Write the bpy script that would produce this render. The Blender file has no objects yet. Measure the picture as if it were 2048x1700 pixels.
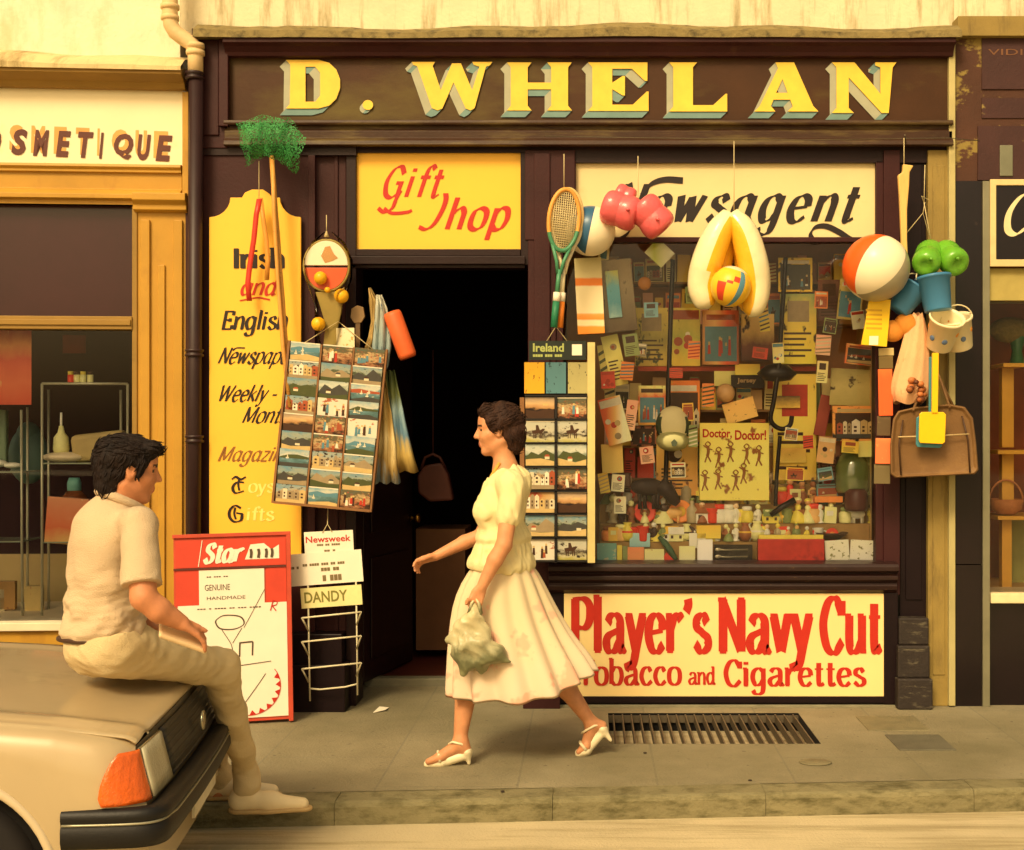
import bpy, math, random
import numpy as np
from mathutils import Vector, Matrix
random.seed(7)
PI = math.pi
C = bpy.context.scene.collection

# ---------------------------------------------------------------- camera, world, sun, exposure
FPX, PX0, PY0, EYE = 2590.0, 1180.0, 870.0, 1.55
cam = bpy.data.cameras.new("camera")
cam.sensor_fit = 'HORIZONTAL'; cam.sensor_width = 36.0
cam.lens = 36.0 * FPX / 2048.0
cam.shift_x = (1024 - PX0) / 2048.0
cam.shift_y = (PY0 - 850) / 2048.0
cam.clip_start = 0.05; cam.clip_end = 500
co = bpy.data.objects.new("camera", cam); C.objects.link(co)
co.location = (0, 0, EYE); co.rotation_euler = (PI / 2, 0, 0)
bpy.context.scene.camera = co

SUN_EL, SUN_AZ = math.radians(43), math.radians(203)      # azimuth clockwise from +Y: behind the camera, to the left
w = bpy.data.worlds.new("World"); bpy.context.scene.world = w
w.use_nodes = True
nt = w.node_tree; nt.nodes.clear()
sky = nt.nodes.new('ShaderNodeTexSky'); sky.sky_type = 'NISHITA'; sky.sun_disc = False
sky.sun_elevation = SUN_EL; sky.sun_rotation = SUN_AZ
sky.air_density = 1.0; sky.dust_density = 6.0; sky.ozone_density = 0.3
tint = nt.nodes.new('ShaderNodeMix'); tint.data_type = 'RGBA'; tint.blend_type = 'MULTIPLY'
tint.inputs[0].default_value = 1.0
tint.inputs[7].default_value = (1.0, 0.82, 0.49, 1)        # warm, hazy overcast
bgd = nt.nodes.new('ShaderNodeBackground'); bgd.inputs[1].default_value = 0.14
wo = nt.nodes.new('ShaderNodeOutputWorld')
nt.links.new(sky.outputs[0], tint.inputs[6]); nt.links.new(tint.outputs[2], bgd.inputs[0]); nt.links.new(bgd.outputs[0], wo.inputs[0])

sl = bpy.data.lights.new("sun", 'SUN'); sl.energy = 2.2; sl.angle = math.radians(16); sl.color = (1.0, 0.83, 0.52)
so = bpy.data.objects.new("sun", sl); C.objects.link(so)
sd = Vector((math.sin(SUN_AZ) * math.cos(SUN_EL), math.cos(SUN_AZ) * math.cos(SUN_EL), math.sin(SUN_EL)))
so.rotation_euler = sd.to_track_quat('Z', 'Y').to_euler(); so.location = (-4, -8, 12)

vs = bpy.context.scene.view_settings
vs.view_transform = 'Standard'; vs.look = 'None'; vs.gamma = 1.0; vs.exposure = 0.22
bpy.context.scene.cycles.max_bounces = 8
bpy.context.scene.cycles.transparent_max_bounces = 12

# ---------------------------------------------------------------- geometry helpers
FRAME = [Matrix.Identity(4)]
F = 7.4                                    # depth of the shop front
def X(px, d=F): return (px - PX0) * d / FPX
def Z(py, d=F): return EYE - (py - PY0) * d / FPX
def P(px, py, d=F): return Vector((X(px, d), d, Z(py, d)))
def M(d=F): return d / FPX                 # metres per photo pixel at depth d

def lin(c):
    def f(u):
        u /= 255.0
        return u / 12.92 if u <= 0.04045 else ((u + 0.055) / 1.055) ** 2.4
    return (f(c[0]), f(c[1]), f(c[2]), 1.0)

class MB:
    def __init__(s): s.v = []; s.f = []; s.mi = []; s.sm = []; s.m = 0
    def add(s, vs, fs, smooth=False):
        o = len(s.v); s.v += [Vector(q) for q in vs]
        for f in fs: s.f.append([i + o for i in f]); s.mi.append(s.m); s.sm.append(smooth)
        return s
    def tf(s, mat, i0=0):
        for i in range(i0, len(s.v)): s.v[i] = mat @ s.v[i]
        return s
    def box(s, x0, x1, y0, y1, z0, z1):
        return s.add([(x0,y0,z0),(x1,y0,z0),(x1,y1,z0),(x0,y1,z0),(x0,y0,z1),(x1,y0,z1),(x1,y1,z1),(x0,y1,z1)],
                     [(0,1,5,4),(1,2,6,5),(2,3,7,6),(3,0,4,7),(4,5,6,7),(3,2,1,0)])
    def pbox(s, px0, px1, py0, py1, d0, d1, ref=None):
        """box whose front face fills the photo rectangle at depth ref (default its front)"""
        r = d0 if ref is None else ref
        return s.box(X(px0, r), X(px1, r), d0, d1, Z(py1, r), Z(py0, r))
    def quad(s, a, b, c, d): return s.add([a, b, c, d], [(0, 1, 2, 3)])
    def prism(s, poly, y0, y1):
        n = len(poly)
        ar = sum(poly[i][0]*poly[(i+1)%n][1]-poly[(i+1)%n][0]*poly[i][1] for i in range(n))
        if ar < 0: poly = poly[::-1]
        vs = [(x, y0, z) for x, z in poly] + [(x, y1, z) for x, z in poly]
        fs = [list(range(n)), list(range(2*n-1, n-1, -1))] + [(i, i+n, (i+1)%n+n, (i+1)%n) for i in range(n)]
        return s.add(vs, fs)
    def extr(s, prof, x0, x1):
        """profile [(y,z)] swept along x"""
        n = len(prof)
        vs = [(x0, y, z) for y, z in prof] + [(x1, y, z) for y, z in prof]
        fs = [(i, (i+1)%n, (i+1)%n+n, i+n) for i in range(n)] + [list(range(n-1, -1, -1)), list(range(n, 2*n))]
        return s.add(vs, fs)
    def extrp(s, prof, x0, x1):
        """moulding profile given as (depth, photo row)"""
        return s.extr([(d_, Z(p_, d_)) for d_, p_ in prof], x0, x1)
    def tube(s, pts, r, n=8, closed=False):
        pts = [Vector(p) for p in pts]; k = len(pts)
        rr = r if isinstance(r, (list, tuple)) else [r] * k
        rings = []; up = None
        for i, p in enumerate(pts):
            if closed: t = pts[(i+1) % k] - pts[i-1]
            else: t = pts[min(i+1, k-1)] - pts[max(i-1, 0)]
            if t.length < 1e-9: t = Vector((0,0,1))
            t.normalize()
            if up is None:
                up = Vector((0,0,1)) if abs(t.z) < .9 else Vector((1,0,0))
            a = up - t * up.dot(t)
            if a.length < 1e-6: a = t.orthogonal()
            a.normalize(); up = a; b = t.cross(a)
            rings.append([p + (a*math.cos(2*PI*j/n) + b*math.sin(2*PI*j/n)) * rr[i] for j in range(n)])
        vs = [q for r_ in rings for q in r_]; fs = []
        for i in range(k if closed else k-1):
            for j in range(n):
                i2 = (i+1) % k
                fs.append((i*n+j, i*n+(j+1)%n, i2*n+(j+1)%n, i2*n+j))
        s.add(vs, fs, True)
        if not closed:
            o = len(s.v) - len(vs)
            s.f.append([o+j for j in range(n-1, -1, -1)]); s.mi.append(s.m); s.sm.append(False)
            s.f.append([o+(k-1)*n+j for j in range(n)]); s.mi.append(s.m); s.sm.append(False)
        return s
    def lathe(s, prof, org=(0,0,0), axis=(0,0,1), n=24, sx=1.0, smooth=True):
        q = Vector((0,0,1)).rotation_difference(Vector(axis).normalized()).to_matrix()
        o = Vector(org); k = len(prof)
        vs = [o + q @ Vector((r*math.cos(2*PI*j/n)*sx, r*math.sin(2*PI*j/n), h)) for r, h in prof for j in range(n)]
        fs = [(i*n+j, i*n+(j+1)%n, (i+1)*n+(j+1)%n, (i+1)*n+j) for i in range(k-1) for j in range(n)]
        return s.add(vs, fs, smooth)
    def ball(s, c, r, n=20, m=12, sc=(1,1,1), rot=None, panel=None):
        c = Vector(c); vs = []; fs = []; pm = []
        for i in range(m+1):
            th = PI*i/m
            for j in range(n):
                ph = 2*PI*j/n
                q = Vector((math.sin(th)*math.cos(ph)*sc[0], math.sin(th)*math.sin(ph)*sc[1], math.cos(th)*sc[2])) * r
                if rot is not None: q = rot @ q
                vs.append(c + q)
        o = len(s.v); s.v += vs
        for i in range(m):
            for j in range(n):
                s.f.append([o+i*n+j, o+(i+1)*n+j, o+(i+1)*n+(j+1)%n, o+i*n+(j+1)%n])
                s.mi.append(panel(i/m, j/n) if panel else s.m); s.sm.append(True)
        return s
    def grid(s, pts, smooth=True, closed=False):
        r = len(pts); k = len(pts[0])
        fs = [(i*k+j, i*k+(j+1)%k, (i+1)*k+(j+1)%k, (i+1)*k+j) for i in range(r-1) for j in range(k if closed else k-1)]
        return s.add([q for row in pts for q in row], fs, smooth)
    def card(s, px, py, w, h, d, ang=0, th=.004, yaw=0, pitch=0):
        """thin board centred on photo pixel (px,py) at depth d; w,h in photo pixels; ang turns it in its plane"""
        i = len(s.v); m = M(d)
        s.box(-w*m/2, w*m/2, -th, 0, -h*m/2, h*m/2)
        s.tf(Matrix.Translation(P(px, py, d)) @ Matrix.Rotation(yaw, 4, 'Z') @ Matrix.Rotation(pitch, 4, 'X') @ Matrix.Rotation(-ang, 4, 'Y'), i)
        return s
    def build(s, name, mats, parent=None, bev=0.0, solid=0.0, sub=0):
        if not isinstance(mats, (list, tuple)): mats = [mats]
        fr = FRAME[0]
        vs = [fr @ q for q in s.v]
        if parent is not None: org = absloc(parent)
        else:
            xs = [q.x for q in vs]; ys = [q.y for q in vs]; zs = [q.z for q in vs]
            org = Vector(((min(xs)+max(xs))/2, (min(ys)+max(ys))/2, min(zs)))
        me = bpy.data.meshes.new(name)
        me.from_pydata([tuple(q - org) for q in vs], [], s.f)
        for m in mats: me.materials.append(m)
        me.polygons.foreach_set('material_index', s.mi); me.polygons.foreach_set('use_smooth', s.sm)
        me.update()
        o = bpy.data.objects.new(name, me); C.objects.link(o)
        if parent is not None: o.parent = parent
        else: o.location = org
        if solid: q = o.modifiers.new('solidify', 'SOLIDIFY'); q.thickness = solid
        if sub: q = o.modifiers.new('subsurf', 'SUBSURF'); q.levels = q.render_levels = sub
        if bev: q = o.modifiers.new('bevel', 'BEVEL'); q.width = bev; q.segments = 2; q.limit_method = 'ANGLE'
        return o

def absloc(o):
    v = o.location.copy()
    while o.parent is not None: o = o.parent; v += o.location
    return v
def tag(o, label, cat, group=None):
    o['label'] = label; o['category'] = cat
    if group: o['group'] = group
    return o
def thing(name, label, cat, loc, group=None):
    o = bpy.data.objects.new(name, None); C.objects.link(o)
    o.location = FRAME[0] @ Vector(loc); o.empty_display_size = .1
    return tag(o, label, cat, group)
def structure(o): o['kind'] = 'structure'; return o

# ---------------------------------------------------------------- materials
MATS = {}
def nodes(name):
    m = bpy.data.materials.new(name); m.use_nodes = True
    t = m.node_tree; b = t.nodes['Principled BSDF']
    return m, t, b
def N(t, typ, **kw):
    n = t.nodes.new('ShaderNode' + typ)
    for k, v in kw.items():
        if k.startswith('i_'):
            key = k[2:]; key = int(key) if key.isdigit() else key.replace('_', ' ')
            n.inputs[key].default_value = v
        else: setattr(n, k, v)
    return n
def mixc(t, fac, a, b, blend='MIX'):
    n = N(t, 'Mix', data_type='RGBA', blend_type=blend)
    for sock, v in ((n.inputs[0], fac), (n.inputs[6], a), (n.inputs[7], b)):
        if hasattr(v, 'is_linked') or hasattr(v, 'links'): t.links.new(v, sock)
        else: sock.default_value = v
    return n.outputs[2]
def ramp(t, fac, stops, interp='LINEAR'):
    n = N(t, 'ValToRGB'); n.color_ramp.interpolation = interp
    e = n.color_ramp.elements
    while len(e) < len(stops): e.new(.5)
    for q, (p, c) in zip(e, stops): q.position = p; q.color = c if len(c) == 4 else (*c, 1)
    t.links.new(fac, n.inputs[0]); return n.outputs[0]
def noise(t, scale, detail=4, rough=.6, coord='Object', stretch=None, w=None):
    tc = N(t, 'TexCoord'); out = tc.outputs[coord]
    if stretch:
        mp = N(t, 'Mapping'); mp.inputs['Scale'].default_value = stretch
        t.links.new(out, mp.inputs[0]); out = mp.outputs[0]
    n = N(t, 'TexNoise', i_Scale=scale, i_Detail=detail, i_Roughness=rough)
    if w is not None: n.noise_dimensions = '4D'; t.links.new(w, n.inputs['W'])
    t.links.new(out, n.inputs['Vector']); return n.outputs['Fac']
def mat(name, col, rough=.55, var=.14, vs=9, bump=.0, bs=120, spec=.35, metal=0, dirt=None, stretch=None, coat=0, trans=0):
    """painted / plain surface: base colour (sRGB 0-255) with mottling; dirt=(colour, threshold, scale, softness, stretch)"""
    if name in MATS: return MATS[name]
    m, t, b = nodes(name); c = lin(col)
    f = noise(t, vs, stretch=stretch)
    base = ramp(t, f, [(.25, tuple(max(0, q*(1-var)) for q in c[:3])), (.75, tuple(min(1, q*(1+var)) for q in c[:3]))])
    if dirt:
        dc, th, sc, sf, st = dirt
        g = noise(t, sc, 6, .65, stretch=st)
        base = mixc(t, ramp(t, g, [(th, (0,0,0)), (min(1, th+sf), (1,1,1))]), base, lin(dc))
    t.links.new(base, b.inputs['Base Color'])
    b.inputs['Roughness'].default_value = rough; b.inputs['Metallic'].default_value = metal
    b.inputs['Specular IOR Level'].default_value = spec
    if coat: b.inputs['Coat Weight'].default_value = coat; b.inputs['Coat Roughness'].default_value = .08
    if trans: b.inputs['Subsurface Weight'].default_value = trans; b.inputs['Subsurface Radius'].default_value = (.02,.012,.006)
    if bump:
        bn = N(t, 'Bump', i_Strength=bump, i_Distance=.01); t.links.new(noise(t, bs, 5), bn.inputs['Height'])
        t.links.new(bn.outputs[0], b.inputs['Normal'])
    MATS[name] = m; return m
def pic(name, stops, amp=.25, ns=3.0, speck=None, rough=.4, axis=2):
    """printed picture: colour bands up the card, broken up by noise that differs from card to card"""
    if name in MATS: return MATS[name]
    m, t, b = nodes(name)
    oi = N(t, 'ObjectInfo'); mul = N(t, 'Math', operation='MULTIPLY', i_1=40.0); t.links.new(oi.outputs['Random'], mul.inputs[0])
    wv = mul.outputs[0]
    tc = N(t, 'TexCoord'); sx = N(t, 'SeparateXYZ'); t.links.new(tc.outputs['Generated'], sx.inputs[0])
    nz = noise(t, ns, 5, .6, 'Generated', w=wv)
    a = N(t, 'Math', operation='MULTIPLY_ADD', i_1=amp*2, i_2=-amp); t.links.new(nz, a.inputs[0])
    s = N(t, 'Math', operation='ADD'); t.links.new(a.outputs[0], s.inputs[0]); t.links.new(sx.outputs[axis], s.inputs[1])
    col = ramp(t, s.outputs[0], [(p, lin(c)) for p, c in stops])
    if speck:
        sc_, th, scl = speck
        g = noise(t, scl, 3, .6, 'Generated', w=wv)
        col = mixc(t, ramp(t, g, [(th, (0,0,0)), (th+.05, (1,1,1))]), col, lin(sc_))
    t.links.new(col, b.inputs['Base Color']); b.inputs['Roughness'].default_value = rough
    b.inputs['Specular IOR Level'].default_value = .3
    MATS[name] = m; return m
def glass(name, refl=.9, tintc=(1,1,1), ior=1.45):
    if name in MATS: return MATS[name]
    m, t, b = nodes(name); t.nodes.remove(b)
    out = t.nodes['Material Output']
    tr = N(t, 'BsdfTransparent'); tr.inputs[0].default_value = (*tintc, 1)
    gl = N(t, 'BsdfGlossy', i_Roughness=.03); gl.inputs[0].default_value = (refl, refl, refl, 1)
    fr = N(t, 'Fresnel', i_IOR=ior); mx = N(t, 'MixShader')
    t.links.new(fr.outputs[0], mx.inputs[0]); t.links.new(tr.outputs[0], mx.inputs[1]); t.links.new(gl.outputs[0], mx.inputs[2])
    t.links.new(mx.outputs[0], out.inputs[0]); MATS[name] = m; return m

# ---------------------------------------------------------------- lettering: skeleton glyphs drawn with a broad pen
G = {  # advance, strokes, serif centres
 'a': (50, [[(38,40),(25,50),(10,42),(6,22),(15,2),(29,5),(38,18)], [(38,50),(38,10),(42,1),(49,6)]], []),
 'b': (48, [[(8,75),(8,2)], [(8,36),(20,50),(36,46),(42,25),(35,4),(20,0),(8,10)]], [(5,75)]),
 'ä': (50, [[(9,39),(16,48),(27,50),(36,44),(38,32),(38,10),(42,1),(49,6)], [(38,30),(26,27),(11,21),(6,11),(13,1),(25,2),(37,15)]], []),
 'c': (44, [[(37,38),(28,50),(13,45),(6,25),(13,5),(26,0),(40,11)]], []),
 'd': (50, [[(38,40),(25,50),(10,42),(6,22),(15,2),(29,5),(38,18)], [(38,75),(38,10),(42,1),(49,6)]], [(35,75)]),
 'e': (46, [[(7,25),(23,27),(39,29)], [(39,29),(36,43),(24,50),(11,43),(6,23),(14,4),(27,0),(40,10)]], []),
 'f': (31, [[(36,67),(28,75),(19,69),(16,50),(16,1)], [(3,48),(30,48)]], [(16,1)]),
 'g': (50, [[(38,40),(25,50),(10,42),(6,22),(15,2),(29,5),(38,18)], [(38,50),(38,-8),(30,-23),(14,-23),(7,-13)]], []),
 'h': (48, [[(8,75),(8,1)], [(8,34),(18,46),(29,50),(37,40),(38,20),(38,1)]], [(5,75),(8,1),(38,1)]),
 'i': (22, [[(9,50),(9,1)], [(9,69),(9.1,61)]], [(6,50),(9,1)]),
 'k': (44, [[(8,75),(8,1)], [(36,48),(8,20)], [(17,28),(40,1)]], [(5,75),(8,1)]),
 'l': (21, [[(9,75),(9,1)]], [(6,75),(9,1)]),
 'm': (74, [[(8,50),(8,1)], [(8,34),(18,47),(27,50),(35,40),(36,20),(36,1)], [(36,34),(46,47),(55,50),(63,40),(64,20),(64,1)]], [(5,50),(8,1),(36,1),(64,1)]),
 'n': (48, [[(8,50),(8,1)], [(8,34),(18,46),(29,50),(37,40),(38,20),(38,1)]], [(5,50),(8,1),(38,1)]),
 'o': (48, [[(24,50),(10,43),(6,25),(10,7),(24,0),(38,7),(42,25),(38,43),(24,50)]], []),
 'p': (48, [[(8,50),(8,-24)], [(8,36),(20,50),(36,46),(42,25),(35,4),(20,0),(8,10)]], [(5,50),(8,-24)]),
 'r': (38, [[(8,50),(8,1)], [(8,30),(17,45),(28,50),(34,43)]], [(5,50),(8,1)]),
 's': (40, [[(33,39),(24,50),(11,45),(10,34),(22,26),(34,18),(34,6),(20,0),(6,11)]], []),
 't': (33, [[(15,66),(15,12),(20,1),(31,7)], [(3,48),(29,48)]], []),
 'u': (48, [[(8,50),(8,14),(14,1),(26,3),(37,16)], [(37,50),(37,1)]], [(5,50),(34,50),(40,1)]),
 'v': (42, [[(5,50),(20,1)], [(22,1),(36,50)]], [(5,50),(36,50)]),
 'w': (62, [[(5,50),(17,1)], [(17,1),(29,46)], [(29,48),(41,1)], [(42,1),(55,50)]], [(5,50),(55,50)]),
 'y': (43, [[(5,50),(21,3)], [(38,50),(24,8),(16,-16),(6,-22),(3,-14)]], [(5,50),(38,50)]),
 'z': (40, [[(5,49),(34,49)], [(34,48),(5,2)], [(5,1),(35,1)]], []),
 'A': (60, [[(5,1),(28,72)], [(28,72),(52,1)], [(14,26),(42,26)]], [(5,1),(52,1)]),
 'C': (56, [[(48,54),(34,73),(16,66),(6,38),(14,8),(32,-1),(50,15)], [(48,70),(48,50)]], []),
 'D': (58, [[(10,72),(10,1)], [(4,71),(26,72),(46,60),(52,36),(46,12),(26,1),(4,2)]], []),
 'E': (50, [[(10,72),(10,1)], [(4,71),(42,71)], [(10,37),(32,37)], [(4,1),(44,1)], [(42,72),(42,56)], [(44,1),(44,17)], [(32,44),(32,30)]], []),
 'G': (58, [[(48,56),(34,73),(16,66),(6,38),(14,8),(32,-1),(48,10)], [(48,34),(48,0)], [(34,34),(54,34)]], []),
 'I': (26, [[(12,72),(12,1)]], [(12,72),(12,1)]),
 'M': (72, [[(10,72),(10,1)], [(10,72),(34,6)], [(34,6),(58,72)], [(60,72),(60,1)]], [(7,72),(10,1),(60,1),(63,72)]),
 'N': (60, [[(10,72),(10,1)], [(8,72),(48,3)], [(49,72),(49,1)]], [(6,72),(10,1),(49,72)]),
 'P': (52, [[(11,72),(11,1)], [(5,71),(30,72),(44,62),(44,44),(32,33),(11,34)]], [(11,1)]),
 'S': (48, [[(39,56),(28,73),(12,67),(10,50),(24,38),(38,24),(36,6),(20,-1),(6,16)]], []),
 'T': (52, [[(26,72),(26,1)], [(4,71),(48,71)], [(4,72),(4,56)], [(48,72),(48,56)]], [(26,1)]),
 'W': (84, [[(6,72),(24,1)], [(24,1),(41,66)], [(41,70),(58,1)], [(59,1),(77,72)]], [(6,72),(77,72)]),
 ',': (20, [[(9,6),(10,0),(5,-12)]], []), '.': (20, [[(9,1),(9.1,9)]], []), '-': (34, [[(4,28),(28,28)]], []),
 "'": (18, [[(9,72),(10,64),(5,54)]], []), '!': (22, [[(9,72),(9,22)], [(9,1),(9.1,9)]], []), ' ': (26, [], []),
}
def crom(pts, n=7):
    if len(pts) < 3: return [Vector((a, b)) for a, b in pts]
    p = [Vector((a, b)) for a, b in pts]; cl = (p[0]-p[-1]).length < 1e-6
    q = ([p[-2]] + p + [p[1]]) if cl else ([p[0]*2-p[1]] + p + [p[-1]*2-p[-2]])
    out = []
    for i in range(1, len(q)-2):
        a, b, c, d = q[i-1], q[i], q[i+1], q[i+2]
        for k in range(n):
            t = k/n
            out.append(.5*((2*b) + (c-a)*t + (2*a-5*b+4*c-d)*t*t + (3*b-a-3*c+d)*t**3))
    out.append(q[-2]); return out
LAY = [0]
def pen(mb, pts, wide, thin, nib, tf, y, widths=None):
    """one pen stroke as a strip of quads; tf maps glyph (x,z) to world (x,z)"""
    LAY[0] = (LAY[0] + 1) % 24
    yy = y - .00012 * LAY[0]
    p = crom(pts); k = len(p); cl = k > 3 and (p[0]-p[-1]).length < 1e-6
    nd = Vector((math.cos(nib), math.sin(nib))); vs = []
    for i in range(k):
        if cl: t = p[(i+1) % (k-1)] - p[(i-1) % (k-1)]
        else: t = p[min(i+1, k-1)] - p[max(i-1, 0)]
        t.normalize(); n = Vector((-t.y, t.x))
        if widths: u = i/(k-1)*(len(widths)-1); j = min(int(u), len(widths)-2); hw = (widths[j]*(1-(u-j)) + widths[j+1]*(u-j))/2
        else: hw = (thin + (wide-thin)*abs(t.x*nd.y - t.y*nd.x))/2
        for sgn in (1, -1):
            x, z = tf(p[i] + n*hw*sgn); vs.append((x, yy, z))
    mb.add(vs, [(2*i, 2*i+2, 2*i+3, 2*i+1) for i in range(k-1)])
def word(mb, text, x0, z0, size, y, wide=13, thin=4, nib=0.0, shear=0.0, sx=1.0, track=0, serif=0, rot=0.0, width=None, jit=0):
    """text along x from (x0,z0); size = metres for 100 glyph units; width fixes the total length"""
    adv = sum((G[c][0] + track) for c in text)
    if width: sx = width / (adv * size / 100)
    u = size / 100; cx = 0; cr, sr = math.cos(rot), math.sin(rot)
    for ch in text:
        a, ss, sf = G[ch]
        def tf(q, cx=cx):
            x = (cx + q[0] + shear*q[1]/sx) * u * sx; z = q[1] * u
            return (x0 + x*cr - z*sr, z0 + x*sr + z*cr)
        for st in ss: pen(mb, st, wide/sx if False else wide, thin, nib, tf, y)
        if serif:
            for (qx, qz) in sf: pen(mb, [(qx-serif, qz), (qx+serif, qz)], thin*1.15, thin*1.15, 0, tf, y)
        cx += a + track
    return mb
def sans(text, w, h, y=0.0, shear=0.0, bold=0.0):
    """built-in Blender lettering as flat mesh data fitted to w x h metres, lower-left at the origin, facing -Y"""
    cu = bpy.data.curves.new('lettering', 'FONT'); cu.body = text; cu.shear = shear; cu.offset = bold; cu.resolution_u = 3
    ob = bpy.data.objects.new('lettering', cu); C.objects.link(ob)
    dg = bpy.context.evaluated_depsgraph_get(); me = bpy.data.meshes.new_from_object(ob.evaluated_get(dg))
    vs = [v.co.copy() for v in me.vertices]; fs = [list(p.vertices) for p in me.polygons]
    bpy.data.objects.remove(ob); bpy.data.curves.remove(cu); bpy.data.meshes.remove(me)
    x0 = min(v.x for v in vs); x1 = max(v.x for v in vs); z0 = min(v.y for v in vs); z1 = max(v.y for v in vs)
    return [Vector(((v.x-x0)/(x1-x0)*w, y, (v.y-z0)/(z1-z0)*h)) for v in vs], fs
def put_sans(mb, text, px0, px1, py0, py1, d, shear=0.0, bold=0.0, tilt=0.0):
    """capital lettering filling the photo rectangle on the surface at depth d"""
    vs, fs = sans(text, (px1-px0)*M(d), (py1-py0)*M(d), 0, shear, bold)
    o = P(px0, py1, d); r = Matrix.Rotation(-tilt, 4, 'Y')
    mb.add([o + r @ v for v in vs], fs)
# ================================================================ SETTING: road, kerb, pavement
def paving_mat():
    m, t, b = nodes('paving')
    tc = N(t, 'TexCoord'); mp = N(t, 'Mapping'); mp.inputs['Rotation'].default_value = (0, 0, PI/2); mp.inputs['Location'].default_value = (.12, .32, 0)
    t.links.new(tc.outputs['Object'], mp.inputs[0])
    br = N(t, 'TexBrick', i_Scale=1.0); br.inputs['Mortar Size'].default_value = .006; br.inputs['Mortar Smooth'].default_value = .3
    br.inputs['Brick Width'].default_value = 1.05; br.inputs['Row Height'].default_value = .62
    br.inputs['Color1'].default_value = lin((158,147,118)); br.inputs['Color2'].default_value = lin((150,139,110)); br.inputs['Mortar'].default_value = lin((136,128,106))
    t.links.new(mp.outputs[0], br.inputs['Vector'])
    g = noise(t, 2.2, 6, .65); s = noise(t, 60, 3, .7)
    c = mixc(t, ramp(t, g, [(.35, (0,0,0)), (.7, (.55,.55,.55))]), br.outputs['Color'], lin((110,101,74)))
    c = mixc(t, ramp(t, s, [(.5, (0,0,0)), (.7, (.5,.5,.5))]), c, lin((152,144,118)))
    c = mixc(t, ramp(t, noise(t, 9, 6, .7), [(.62, (0,0,0)), (.8, (.6,.6,.6))]), c, lin((82,78,58)))
    t.links.new(c, b.inputs['Base Color']); b.inputs['Roughness'].default_value = .85
    c = mixc(t, ramp(t, noise(t, .8, 4, .6), [(.38, (0,0,0)), (.68, (.75,.75,.75))]), c, lin((104,97,68)))
    c = mixc(t, ramp(t, noise(t, 26, 2, .4), [(.70, (0,0,0)), (.74, (.55,.55,.55))]), c, lin((72,66,50)))
    t.links.new(c, b.inputs['Base Color'])
    bn = N(t, 'Bump', i_Strength=.8, i_Distance=.01); t.links.new(s, bn.inputs['Height']); t.links.new(bn.outputs[0], b.inputs['Normal'])
    return m
paving = paving_mat()
asphalt = mat('asphalt', (196,180,144), .9, .14, 1.6, .7, 70, dirt=((138,122,84), .47, 4, .28, (.22, 2.6, 1)))
kerb_m = mat('kerb_stone', (128,120,88), .85, .16, 3, .6, 70, dirt=((88,82,52), .45, 9, .22, (1, 1, 3)))
def kerb_y(x): return 5.43 + .0706 * (x + 1.635)
mb = MB(); mb.quad((-60,-40,-.1), (60,-40,-.1), (60,60,-.1), (-60,60,-.1)); structure(mb.build('road', asphalt))
GX0, GX1, GY0, GY1 = .10, 1.16, 6.50, 7.22          # the cellar grating's opening
mb = MB()
def pav(x0, x1, ya, yb):
    y00 = ya if ya is not None else kerb_y(x0) + .16; y01 = ya if ya is not None else kerb_y(x1) + .16
    mb.quad((x0,y00,0), (x1,y01,0), (x1,yb,0), (x0,yb,0))
pav(-7, GX0, None, 8.06); pav(GX1, 7, None, 8.06); pav(GX0, GX1, None, GY0); pav(GX0, GX1, GY1, 8.06)
structure(mb.build('pavement', paving))
mb = MB()                                             # pit under the grating
mb.box(GX0-.02, GX0, GY0, GY1, -.5, -.005); mb.box(GX1, GX1+.02, GY0, GY1, -.5, -.005)
mb.box(GX0-.02, GX1+.02, GY0-.02, GY0, -.5, -.005); mb.box(GX0-.02, GX1+.02, GY1, GY1+.02, -.5, -.005)
mb.box(GX0-.02, GX1+.02, GY0-.02, GY1+.02, -.55, -.5)
structure(mb.build('cellar_pit', mat('pit', (12,9,9), .9)))
mb = MB(); k = 0; x = -6.6                             # kerb stones, one after another
while x < 6.6:
    x1 = x + .92; r = .022
    prof = [(0, -.16), (0, -r), (r*.3, -r*.3), (r, 0), (.16, 0), (.16, -.16)]
    ya, yb = kerb_y(x+.001), kerb_y(x1-.001); dz = random.uniform(-.002, .001)
    vs_ = [(x+.001, ya+a, z+dz) for a, z in prof] + [(x1-.001, yb+a, z+dz) for a, z in prof]; n = len(prof)
    mb.add(vs_, [(i, (i+1) % n, (i+1) % n+n, i+n) for i in range(n)] + [list(range(n-1, -1, -1)), list(range(n, 2*n))]); x = x1
structure(mb.build('kerb', kerb_m))

# ================================================================ NEWSAGENT BUILDING
maroon = mat('maroon_paint', (56,25,26), .5, .18, 5, .15, 60, spec=.22, dirt=((84,60,40), .64, 7, .25, (1, 1, .35)))
darkwood = mat('dark_brown_paint', (34,16,18), .45, .2, 6, .12, 60, spec=.25, dirt=((86,62,40), .68, 10, .2, (1, 1, .4)))
black_paint = mat('black_paint', (24,11,15), .42, .2, 6, .1, 60, spec=.22)
fasciam = mat('fascia_paint', (66,40,20), .5, .2, 3, .1, 40, spec=.22, dirt=((96,82,38), .48, 1.1, .3, (.8, 1, 2)))
mouldm = mat('moulding_paint', (60,38,24), .48, .2, 4, .15, 50, spec=.25, dirt=((108,92,50), .5, 3, .25, (.6, 1, 4)))
lichen = mat('lichen_ledge', (132,116,72), .85, .25, 12, .6, 60, dirt=((74,66,44), .5, 14, .2, None))
plaster = None
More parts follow.
